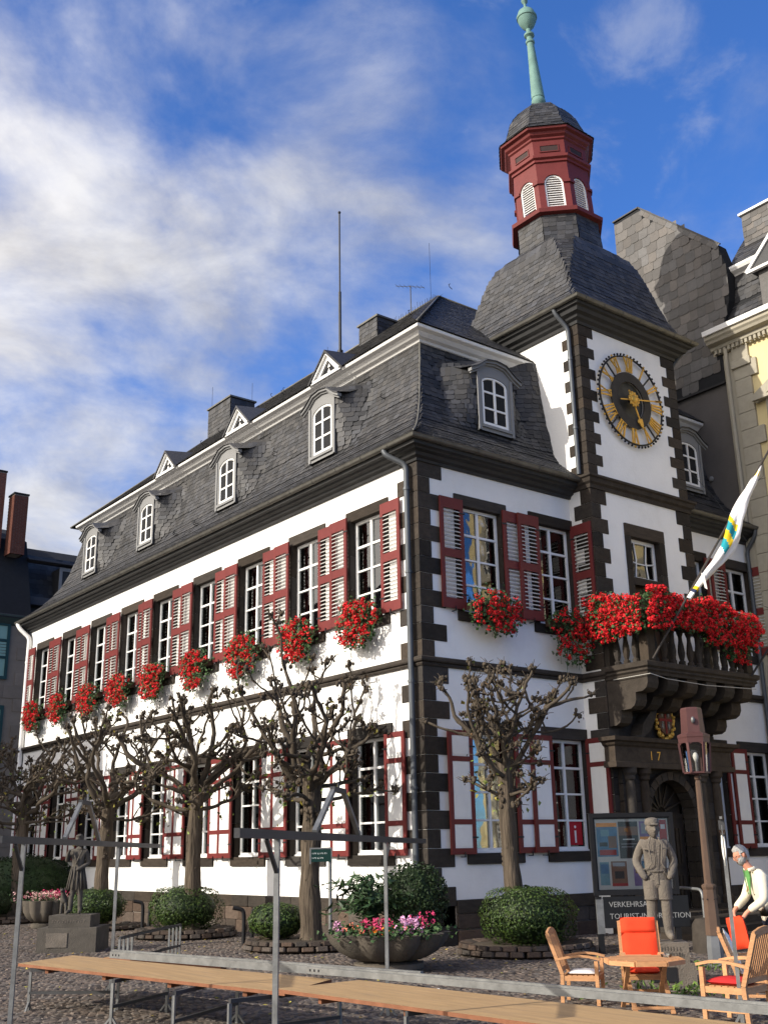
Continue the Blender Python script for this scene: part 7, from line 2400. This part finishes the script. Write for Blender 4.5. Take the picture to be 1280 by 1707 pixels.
cushion('chair_cushion', 'white seat and back cushion on the chair beside the man', CW, R(37), CUSHION_W, wb)

tb = thing('garden_table', 'small octagonal folding teak table with crossed legs among the chairs', 'table', TABLE, R(-40))
hz = .60
n = 8
r_t = .45
for k in range(9):
    y = -.405 + k * .101
    hw_ = min(r_t * .98, (r_t * 1.36 - abs(y)) if abs(y) > r_t * .38 else r_t * .98)
    h0 = min(r_t, r_t * 1.38 - max(abs(y - .048), abs(y + .048)))
    b = MB(); b.box(-h0, h0, y - .047, y + .047, hz - .022, hz); b.build('table_slat', TEAK, tb)
b = MB()
pts = [(r_t * math.cos(math.pi / 8 + k * math.pi / 4) * 1.06, r_t * math.sin(math.pi / 8 + k * math.pi / 4) * 1.06, hz - .035) for k in range(8)]
for k in range(8): b.bar(pts[k], pts[(k + 1) % 8], .05, .05)
b.build('table_rim', TEAK, tb)
for x in (-.22, .22):
    for sg in (-1, 1):
        b = MB(); b.bar((x + .02 * sg, -sg * .34, 0), (x + .02 * sg, sg * .28, hz - .05), .035, .05, (1, 0, 0)); b.build('leg', TEAK, tb)
b = MB(); b.bar((-.24, -.30, .07), (.26, -.30, .07), .03, .03); b.bar((-.24, .30, .07), (.26, .30, .07), .03, .03); b.build('stretcher', TEAK, tb)
b = MB(); b.lathe([(.045, .600), (.062, .602), (.068, .632), (.060, .632), (.052, .610), (.01, .608)], (0, 0), 20)
ash = b.build('ashtray', glass_mat('clear_glass', (.9, .92, .9), .12, .02), None, smooth='auto'); ash.location = (-3.80, -9.05, 0.001)
tag(ash, 'clear glass ashtray on the octagonal teak table', 'ashtray')

# ------------------------------------------------------------------ the man bending over a cushion
def man():
    loc = (-1.36, -8.92, 0)
    t = thing('person', 'grey-haired bearded person in a cream jacket with green lapels bending to hold an orange-red cushion', 'person', loc, R(-126))
    h = 1.02
    v3 = lambda x, y, z: (x * h, y * h, z * h)
    J = {'pelvis': (v3(0, .06, .98), (.13, .10)), 'waist': (v3(0, .03, 1.12), (.125, .10)), 'chest': (v3(0, -.08, 1.36), (.14, .105)), 'neckb': (v3(0, -.17, 1.53), (.07, .065)), 'neck': (v3(0, -.225, 1.60), (.055, .058)), 'skull': (v3(0, -.27, 1.68), (.06, .07)),
         'shl': (v3(.18, -.10, 1.46), (.062, .062)), 'ell': (v3(.26, -.14, 1.16), (.045, .045)), 'wrl': (v3(.20, -.36, 1.00), (.030, .030)), 'pal': (v3(.185, -.41, .935), (.034, .020)),
         'shr': (v3(-.18, -.10, 1.46), (.062, .062)), 'elr': (v3(-.24, -.20, 1.18), (.045, .045)), 'wrr': (v3(-.10, -.42, 1.02), (.030, .030)), 'par': (v3(-.06, -.46, .96), (.034, .020)),
         'hpl': (v3(.09, .06, .88), (.085, .085)), 'knl': (v3(.10, .03, .50), (.06, .06)), 'anl': (v3(.11, .08, .08), (.04, .045)), 'tol': (v3(.12, -.10, .03), (.04, .03)),
         'hpr': (v3(-.09, .06, .88), (.085, .085)), 'knr': (v3(-.10, .03, .50), (.06, .06)), 'anr': (v3(-.11, .08, .08), (.04, .045)), 'tor': (v3(-.12, -.10, .03), (.04, .03))}
    B = [('pelvis', 'waist'), ('waist', 'chest'), ('chest', 'neckb'), ('neckb', 'neck'), ('neck', 'skull'), ('chest', 'shl'), ('shl', 'ell'), ('ell', 'wrl'), ('wrl', 'pal'), ('chest', 'shr'), ('shr', 'elr'), ('elr', 'wrr'), ('wrr', 'par'),
         ('pelvis', 'hpl'), ('hpl', 'knl'), ('knl', 'anl'), ('anl', 'tol'), ('pelvis', 'hpr'), ('hpr', 'knr'), ('knr', 'anr'), ('anr', 'tor')]
    # five fingers curled over the edge of the cushion on each hand
    for sd_, bx, by, bz, sg in (('l', .185, -.41, .935, 1), ('r', -.06, -.46, .96, -1)):
        for i, (o, ln) in enumerate(((-.033, .92), (-.011, 1.05), (.011, 1.0), (.033, .80))):
            a, b_, c = f'f{sd_}{i}a', f'f{sd_}{i}b', f'f{sd_}{i}c'
            J[a] = (v3(bx + o, by - .030, bz - .022), (.0105, .0105)); J[b_] = (v3(bx + o * 1.1, by - .050 * ln, bz - .055 * ln), (.0095, .0095)); J[c] = (v3(bx + o * 1.05, by - .040, bz - .088 * ln), (.008, .008))
            B += [('pa' + sd_, a), (a, b_), (b_, c)]
        a, b_ = f't{sd_}a', f't{sd_}b'
        J[a] = (v3(bx - sg * .042, by + .012, bz - .012), (.012, .012)); J[b_] = (v3(bx - sg * .046, by + .000, bz - .052), (.0095, .0095))
        B += [('pa' + sd_, a), (a, b_)]
    vs, fs = skin_obj(J, B, 'pelvis', 2)
    b = MB(); b.add(vs, fs)
    hc = Vector(v3(0, -.285, 1.735))
    fw = Vector((.10, -1, -.42)).normalized(); up = Vector((0, -.42, 1)).normalized()
    P = head_mesh(b, hc, fw, up, 1.06)
    bo = b.build('body', SKIN, t, smooth=True)
    # hair, beard, brows, spectacles, eyes
    def shell(name, keep, grow, noise_):
        """a tufted layer over part of the skull"""
        n, m = 40, 26
        hm = MB(); vid = {}
        def vert(i, k):
            k %= n
            if (i, k) not in vid:
                th = math.pi * i / m; a = 2 * math.pi * k / n
                x, y, z = math.sin(th) * math.cos(a), math.sin(th) * math.sin(a), math.cos(th)
                e = min(1.0, max(0.0, keep(x, y, z) * 5))
                g = (.97 + (grow - .97) * e) * (1 + noise_ * (math.sin(a * 9 + th * 13) * .5 + math.sin(a * 17 - th * 7) * .35 + rng.normal(0, .25)) * e)
                tp = 1 - .30 * max(0, -z) ** 2
                vid[(i, k)] = len(hm.v)
                hm.v.append(tuple(P(x * .080 * g * tp, (y * .100 + (.014 * max(0, -z) if y > 0 else 0)) * g * (1 if y > 0 else 1 - .2 * max(0, -z)), z * .121 * g)))
            return vid[(i, k)]
        for i in range(m):
            for k in range(n):
                th = math.pi * (i + .5) / m; a = 2 * math.pi * (k + .5) / n
                if keep(math.sin(th) * math.cos(a), math.sin(th) * math.sin(a), math.cos(th)) > 0:
                    hm.f.append((vert(i, k), vert(i + 1, k), vert(i + 1, k + 1), vert(i, k + 1))); hm.mi.append(0)
        return hm.build(name, HAIR, t, smooth=True)
    shell('hair', lambda x, y, z: min(max(.42 - y, (z - .52) * 1.2), z + .55 + (.4 if y < -.3 else 0)) if not (abs(x) > .86 and -.35 < z < .22 and y < .3 and y > -.25) else -1, 1.13, .05)
    shell('beard', lambda x, y, z: min(y + .12, -.30 - z + (.12 if abs(x) > .5 else 0)) if not (abs(x) < .30 and -.56 < z < -.40) else -1, 1.10, .04)
    sp_ = MB()
    for sg in (-1, 1):
        sp_.tube([P(sg * .033 + .022 * math.cos(a), .112, .008 + .017 * math.sin(a)) for a in np.linspace(0, 2 * math.pi, 14, endpoint=False)], .0022, 5, closed=True)
        sp_.tube([P(sg * .055, .110, .010), P(sg * .078, .03, .010), P(sg * .08, -.01, .004)], .0022, 5)
    sp_.tube([P(-.011, .114, .012), P(.011, .114, .012)], .0022, 5)
    sp_.build('spectacles', IRON, t)
    ey = MB()
    for sg in (-1, 1): ey.ell(P(sg * .033, .084, .012), (.012, .010, .008), 8, 6)
    ey.build('eyes', mat('eye', (.10, .07, .05), .2, .1, 3, 0), t, smooth=True)
    # jacket
    JJ = {'hem': (v3(0, .05, .86), (.185, .15)), 'waist': (v3(0, .02, 1.10), (.165, .14)), 'chest': (v3(0, -.08, 1.36), (.185, .15)), 'col': (v3(0, -.165, 1.52), (.095, .09)),
          'shl': (v3(.195, -.10, 1.455), (.085, .085)), 'ell': (v3(.28, -.13, 1.16), (.068, .068)), 'wrl': (v3(.208, -.335, 1.02), (.052, .052)),
          'shr': (v3(-.195, -.10, 1.455), (.085, .085)), 'elr': (v3(-.26, -.19, 1.18), (.068, .068)), 'wrr': (v3(-.118, -.395, 1.04), (.052, .052))}
    JB = [('hem', 'waist'), ('waist', 'chest'), ('chest', 'col'), ('chest', 'shl'), ('shl', 'ell'), ('ell', 'wrl'), ('chest', 'shr'), ('shr', 'elr'), ('elr', 'wrr')]
    vs, fs = skin_obj(JJ, JB, 'waist', 2)
    j = MB(); j.add(vs, fs); j.build('jacket', JACKET, t, smooth=True)
    lp = MB()
    for sg in (-1, 1):
        lp.prism([(0, 0), (.075, .03), (.085, -.08), (.02, -.30)], lambda a, b_, d: v3(sg * (.02 + a), -.235 - .02 * b_ * 0 + .32 * (-.0 - b_) * .30 - d - .02 + .30 * a, 1.52 + b_), 0, .012)
    lp.build('lapels', GREENC, t)
    cl = MB(); cl.tube([v3(.09 * math.cos(a), -.20 + .075 * math.sin(a), 1.545 + .02 * math.sin(a)) for a in np.linspace(-.5, math.pi + .5, 12)], .024, 6)
    cl.build('collar', JACKET, t, smooth=True)
    bt = MB()
    for z in (1.22, 1.08, .95): bt.ell(v3(.03, -.13 - .11 * (z - .9), z), (.012, .012, .012), 7, 5)
    bt.build('button', IRON, t)
    TT = {'p': (v3(0, .06, .96), (.15, .125)), 'hl': (v3(.10, .06, .84), (.108, .108)), 'kl': (v3(.105, .03, .50), (.082, .082)), 'al': (v3(.11, .08, .09), (.068, .070)), 'hr': (v3(-.10, .06, .84), (.108, .108)), 'kr': (v3(-.105, .03, .50), (.082, .082)), 'ar': (v3(-.11, .08, .09), (.068, .070))}
    vs, fs = skin_obj(TT, [('p', 'hl'), ('hl', 'kl'), ('kl', 'al'), ('p', 'hr'), ('hr', 'kr'), ('kr', 'ar')], 'p', 2)
    j = MB(); j.add(vs, fs); j.build('trousers', TROUSER, t, smooth=True)
    sh_ = MB()
    for sg in (-1, 1): sh_.ell(v3(sg * .118, -.02, .045), (.055, .145, .05), 12, 8)
    sh_.build('shoes', BLACKP, t, smooth=True)
    # the cushion in his hands
    M_ = Matrix.Translation(loc) @ Matrix.Rotation(R(-126), 4, 'Z')
    c = M_ @ Vector(v3(.06, -.455, .74))
    b = MB(); 
    n = 8; vs = []; fs = []
    for sd_ in (1, -1):
        for jj in range(n + 1):
            for i in range(n + 1):
                uu, vv = i / n, jj / n
                e = (max(0, 1 - (2 * uu - 1) ** 6) * max(0, 1 - (2 * vv - 1) ** 6)) ** .5
                vs.append(((uu - .5) * .42, sd_ * .055 * e + .05 * (vv - .5) ** 2, (vv - .5) * .42))
    m_ = (n + 1) ** 2
    for jj in range(n):
        for i in range(n):
            a = jj * (n + 1) + i
            fs.append((a, a + 1, a + n + 2, a + n + 1)); fs.append((m_ + a, m_ + a + n + 1, m_ + a + n + 2, m_ + a + 1))
    b.add(vs, fs); b.bar((.1, .03, -.12), (.16, .14, -.16), .03, .02)
    o = b.build('cushion', CUSHION, None, smooth=True); o.location = c; o.rotation_euler = (R(-6), R(8), R(52 + 14))
    tag(o, 'orange-red cushion hanging from the hands of the grey-haired person', 'cushion')
man()

# ------------------------------------------------------------------ flag
def flag():
    b0 = Vector((5.24, -2.2, 6.14)); tip = Vector((8.0, -4.2, 11.34))
    d = (tip - b0)
    top = b0 + d * 1.12
    t = thing('flag', 'furled white flag with yellow and teal bands tied to a slanting pole on the balcony', 'flag', tuple(b0))
    L_ = lambda p: tuple(Vector(p) - b0)
    p = MB(); p.tube([L_(b0), L_(top)], .028, 8); p.build('pole', mat('brown_pole', (.05, .042, .036), .5, .2, 3, 0), t, smooth='auto')
    dn = d.normalized()
    side = Vector((dn.y, -dn.x, 0)).normalized()          # horizontal, across the pole
    dwn = dn.cross(side); 
    if dwn.z > 0: dwn = -dwn
    rows, cols = 90, 20
    bands = []
    vs = []; mi = []
    W_ = mat('flag_white', (.74, .72, .70), .8, .04, 4, .15, 25); Y_ = mat('flag_yellow', (.72, .50, .02), .8, .05, 4, .1, 25); T_ = mat('flag_teal', (.02, .28, .33), .8, .05, 4, .1, 25); N_ = mat('flag_navy', (.03, .04, .09), .8, .05, 4, 0)
    prof_t = [0, .04, .15, .30, .42, .50, .60, .75, .88, .95, 1.0]
    prof_w = [.12, .14, .17, .26, .34, .40, .30, .24, .17, .09, .03]
    prof_s = [.03, .04, .10, .22, .26, .20, .10, .05, .03, .02, .0]
    for i in range(rows + 1):
        k = i / rows
        c = b0 + d * (.28 + .65 * k)
        w_ = np.interp(k, prof_t, prof_w) * 1.12; sag = np.interp(k, prof_t, prof_s) * .9
        for j in range(cols):
            a = 2 * math.pi * j / cols
            fold = 1 + .22 * math.sin(3 * a + k * 9) * (.4 + k * (1 - k) * 3) + .12 * math.sin(5 * a - k * 14)
            q = c + side * math.cos(a) * w_ * .55 * fold + dwn * (math.sin(a) * w_ * .42 * fold + sag + .02)
            vs.append(L_(q))
    fs = []
    for i in range(rows):
        k = i / rows
        for j in range(cols):
            fs.append((i * cols + j, i * cols + (j + 1) % cols, (i + 1) * cols + (j + 1) % cols, (i + 1) * cols + j))
            kk = k + .035 * math.sin(2 * math.pi * j / cols + 1.0)
            m_ = 0
            if .06 < k < .085: m_ = 1
            elif .04 < k < .06: m_ = 3
            elif j not in (1, 2, 3, 4, 5):
                if .37 < kk < .425: m_ = 2
                elif .425 < kk < .485: m_ = 1
                elif .485 < kk < .54: m_ = 2
                elif .54 < kk < .575: m_ = 1
            if .90 < k < .955 and j % 5 < 3: m_ = 1
            if .56 < k < .66 and j in (6, 7): m_ = 1
            mi.append(m_)
    f = MB(); f.v = vs; f.f = fs; f.mi = mi
    f.build('cloth', [W_, Y_, T_, N_], t, smooth=True, fix=False)
    tail = MB()
    a = b0 + d * .40
    tail.add([L_(a), L_(a + side * .16 + Vector((0, 0, -.42))), L_(a + side * .34 + Vector((0, 0, -.50))), L_(a + side * .22 + Vector((.0, 0, -.1)))], [(0, 1, 2, 3)])
    tail.build('loose_corner', W_, t, fix=False)
    rp = MB(); rp.tube([L_(b0 + d * .95), L_(b0 + d * .95 + Vector((.1, .1, -.35))), L_(b0 + d * .8)], .006, 4); rp.build('cord', IRON, t)
flag()
p2 = thing('flag_pole', 'bare dark flag pole slanting out from the right end of the balcony', 'pole', (9.15, -2.2, 6.05))
m = MB(); m.tube([(0, 0, 0), (1.4, -1.3, 2.55)], .028, 8); m.tube([(.6, -.55, 1.1), (.68, -.5, 1.7), (.4, -.2, 1.9)], .008, 4); m.build('pole', IRON, p2, smooth='auto')
gw = thing('guy_wire', 'thin wire running down from the tower corner past the right-hand dormer', 'wire', (9.5, -.6, 12.4))
m = MB(); m.tube([(0, 0, 0), (.9, -.3, -1.0), (1.9, -.6, -2.3)], .008, 4); m.build('wire', GALVD, gw)

# ------------------------------------------------------------------ market-stall frames being put up
def stall(label, p0, p1, z, posts, apex=None, br=.32, cap=False):
    """p0 -> p1: top rail; posts: fractions along the rail; apex=(f0, f1, height)"""
    p0 = Vector((*p0, z)); p1 = Vector((*p1, z)); d = p1 - p0
    base = p0 + d * posts[0]; base.z = 0
    t = thing('stall_frame', label, 'stall frame', tuple(base), 0, 'steel market-stall frames')
    L_ = lambda q: tuple(Vector(q) - base)
    dn = d.normalized()
    m = MB(); m.bar(L_(p0), L_(p1), .045, .07); m.build('top_rail', GALVD, t)
    for i, f in enumerate(posts):
        q = p0 + d * f
        m = MB(); m.bar(L_((q.x, q.y, 0)), L_((q.x, q.y, z - .036)), .042, .042, dn); po = m.build('post', GALV, t)
        m = MB(); m.bar(L_((q.x, q.y, z - .30)), L_(q + dn * (br if i else -br) * (1 if i else 1) + Vector((0, 0, -.04))), .03, .03); m.build('brace', GALVD, po)
        m = MB()
        for a in (-1, 1): m.bar(L_((q.x, q.y, .16)), L_((q.x + .10 * a * dn.y, q.y - .10 * a * dn.x, .0)), .025, .025)
        m.build('foot', GALV, po)
    if apex:
        f0, f1, h_ = apex
        a, b = p0 + d * f0, p0 + d * f1
        c = (a + b) / 2 + Vector((0, 0, h_)); w_ = dn * (b - a).length * .11
        m = MB(); m.bar(L_(a + Vector((0, 0, .036))), L_(c - w_), .045, .05); m.build('rafter', GALV, t)
        m = MB(); m.bar(L_(b + Vector((0, 0, .036))), L_(c + w_), .045, .05); m.build('rafter', GALV, t)
        m = MB(); m.bar(L_(c - w_ * 1.25), L_(c + w_ * 1.25), .05, .05); m.bar(L_(c), L_(c + Vector((0, 0, .07))), .015, .015); m.build('ridge_plate', GALVD, t)
    return t
stall('left steel stall frame with two posts and a roof peak, before the dark statue', (-11.59, -7.41), (-5.74, .94), 2.08, (.085, .60), (.26, .46, .50))
stall('steel stall frame in the middle, its roof peak before the corner window', (-11.16, -11.16), (-3.89, -4.57), 2.05, (.112, .632), (.245, .46, .47))
st3 = stall('steel stall frame at the right edge with a white strap hanging from its rail', (-7.98, -13.04), (-1.2, -8.2), 2.05, (.535,), None, .4)
stb = Vector(st3.location)
m = MB()
q = Vector((-7.98, -13.04, 2.05)).lerp(Vector((-1.2, -8.2, 2.05)), .46)
lp_ = [q + Vector((.02 * math.sin(a), .05 * math.sin(a) * .6, -.17 + .13 * math.cos(a))) for a in np.linspace(0, 2 * math.pi, 16)]
m.tube([tuple(p - stb) for p in lp_] + [tuple(q - stb + Vector((.0, .0, -.36)))], .012, 5)
st_ = m.build('strap', CUSHION_W, st3, smooth=True)
m = MB(); q0 = Vector((-7.98, -13.04, 2.05)); dn = (Vector((-1.2, -8.2, 2.05)) - q0).normalized()
m.bar(tuple(q0 - stb + Vector((0, 0, .05)) - dn * .22), tuple(q0 - stb + dn * .30 + Vector((0, 0, .05))), .02, .02); m.tube([tuple(q0 - stb - dn * .04), tuple(q0 - stb - dn * .02 + Vector((0, 0, -.32)))], .005, 4); m.build('locking_bar', GALV, st3)

# boards on trestles
def board(label, a, b, wv, z, th=.035):
    a = Vector((*a, z)); b = Vector((*b, z)); wv = Vector((*wv, 0))
    t = thing('plywood_board', label, 'board', tuple((a + b + wv) / 2), 0, 'plywood boards on trestles')
    o = Vector(t.location)
    P = [a - o, b - o, b + wv - o, a + wv - o]
    m = MB(); m.add([tuple(p) for p in P] + [tuple(p - Vector((0, 0, th))) for p in P], [(0, 1, 2, 3), (7, 6, 5, 4), (0, 4, 5, 1), (1, 5, 6, 2), (2, 6, 7, 3), (3, 7, 4, 0)])
    m.mi = [0, 1, 1, 1, 1, 1]
    m.build('sheet', [PLY, PLYEDGE], t)
    n = 4
    for i in range(n):
        q = a.lerp(b, (i + .5) / n) - o - Vector((0, 0, th))
        k = MB(); k.bar(tuple(q + wv * .05 - Vector((0, 0, .03))), tuple(q + wv * .95 - Vector((0, 0, .03))), .05, .055); k.build('batten', PLYEDGE, t)
    return t
board('left plywood board lying on the trestles, running to the left edge', (-9.66, -2.92), (-8.86, -8.25), (1.02, .62), .56)
board('right plywood board overlapping the left one and running out at lower right', (-8.96, -8.28), (-8.66, -13.2), (1.05, .06), .60)
board('short plywood board under the far edge of the left board', (-8.3, -2.6), (-7.75, -5.0), (.42, .18), .525)
def beam(label, a, b, z, w_=.10, h_=.10):
    a = Vector((*a, z)); b = Vector((*b, z)); c = (a + b) / 2
    t = thing('steel_beam', label, 'beam', tuple(c), 0, 'galvanised beams lying on the boards')
    m = MB(); m.bar(tuple(a - c), tuple(b - c), w_, h_); m.build('channel', GALV, t)
    d = (b - a).normalized(); s = Vector((-d.y, d.x, 0))
    m = MB(); m.bar(tuple(a - c + s * 0 + Vector((0, 0, h_ / 2 + .012))), tuple(b - c + Vector((0, 0, h_ / 2 + .012))), w_ * .45, .022); m.build('lip', GALV, t)
    m = MB()
    for k in range(3): m.bar(tuple(a - c + d * (.06 + .07 * k) - s * (w_ / 2 + .001)), tuple(a - c + d * (.085 + .07 * k) - s * (w_ / 2 + .001)), .004, .025)
    for k in range(3): m.bar(tuple(b - c - d * (.06 + .07 * k) - s * (w_ / 2 + .001)), tuple(b - c - d * (.085 + .07 * k) - s * (w_ / 2 + .001)), .004, .025)
    m.build('bolt_hole', IRON, t)
    return t
beam('long galvanised beam on the left board, ending near the stone planter', (-8.42, -3.16), (-7.36, -8.62), .605, .10, .085)
beam('galvanised beam laid beside the first one, running out at lower right', (-7.96, -7.35), (-7.13, -13.3), .65, .09, .065)
beam('shorter galvanised beam on the far side of the right board', (-7.52, -9.0), (-6.95, -13.3), .63, .08, .05)
def trestle(label, a, b, h_, group='low steel trestles'):
    a = Vector((*a, 0)); b = Vector((*b, 0)); c = (a + b) / 2
    t = thing('trestle', label, 'trestle', tuple(c), 0, group)
    d = (b - a).normalized(); s = Vector((-d.y, d.x, 0))
    m = MB(); m.bar(tuple(a - c + Vector((0, 0, h_))), tuple(b - c + Vector((0, 0, h_))), .04, .04); m.build('top_bar', GALVD, t)
    m = MB(); m.bar(tuple(a - c + Vector((0, 0, h_ * .45))), tuple(b - c + Vector((0, 0, h_ * .45))), .035, .035); m.build('cross_bar', GALVD, t)
    for q in (a, b):
        m = MB(); m.bar(tuple(q - c), tuple(q - c + Vector((0, 0, h_ - .02))), .034, .034, d)
        for sg in (-1, 1): m.bar(tuple(q - c + Vector((0, 0, .12))), tuple(q - c + s * sg * .10), .022, .022)
        m.build('leg', GALV, t)
    return t
trestle('trestle under the left end of the left board', (-9.62, -3.3), (-8.75, -4.1), .50)
trestle('trestle under the middle of the left board', (-9.42, -5.4), (-8.35, -4.7), .50)
trestle('trestle under the right part of the left board', (-9.45, -7.0), (-8.2, -6.2), .50)
trestle('trestle under the joint of the two boards', (-9.35, -8.0), (-8.0, -8.0), .50)
trestle('trestle under the right board', (-8.85, -10.2), (-7.8, -10.2), .54)
# trestles stacked beside each other behind the boards
for k in range(4):
    dx = k * .17
    trestle(['nearest of the four trestles standing together behind the left board', 'second of the four trestles standing together behind the left board', 'third of the four trestles standing together behind the left board', 'farthest of the four trestles standing together behind the left board'][k],
            (-7.35 + dx * .9, -1.05 + dx), (-5.45 + dx * .75, .95 + dx * .6), .66, 'steel trestles standing together')
for i, (x, y, rz, lb) in enumerate(((-4.6, -5.6, .6, 'crumpled white scrap of paper on the cobbles right of the planter'), (-8.9, -11.2 + 2.2, 1.3, 'white paper scrap on the cobbles under the boards'))):
    m = MB(); m.add([(-.09, -.03, .02), (.0, -.04, .045), (.09, -.02, .025), (.08, .03, .03), (0, .04, .02), (-.08, .03, .04)], [(0, 1, 4, 5), (1, 2, 3, 4)])
    o = m.build('paper_scrap', mat('paper', (.8, .8, .8), .8, .05, 3, 0), None, fix=False); o.location = (x, y, .0); o.rotation_euler = (0, 0, rz); tag(o, lb, 'litter')
# fallen leaves
n = 420
p = np.stack([rng.uniform(-9, 3, n), rng.uniform(-7, 14, n), np.full(n, .03)], 1)
p = p[(p[:, 0] < -.2) | (p[:, 1] < -.3)]
fl_ = leaves('fallen_leaves', p, np.tile([0, 0, 1.], (len(p), 1)), .07, mat('fallen_leaf', (.30, .20, .06), .8, .2, 3, 0, tone=.5, hue=(.9, 1.3, .8)), None, 'stuff', .7, .25)
# weeds between the cobbles near the table
n = 260
c0 = np.array([[-2.9, -8.3, 0], [-2.2, -7.9, 0], [.3, -6.2, 0]])
p = c0[rng.integers(0, 3, n)] + np.concatenate([rng.normal(0, .35, (n, 2)), rng.uniform(.02, .09, (n, 1))], 1)
leaves('weeds', p, np.tile([0, 0, 1.], (n, 1)), .11, mat('weed_leaf', (.10, .16, .03), .6, .2, 3, 0, tone=.4), None, 'stuff', .3, .9)
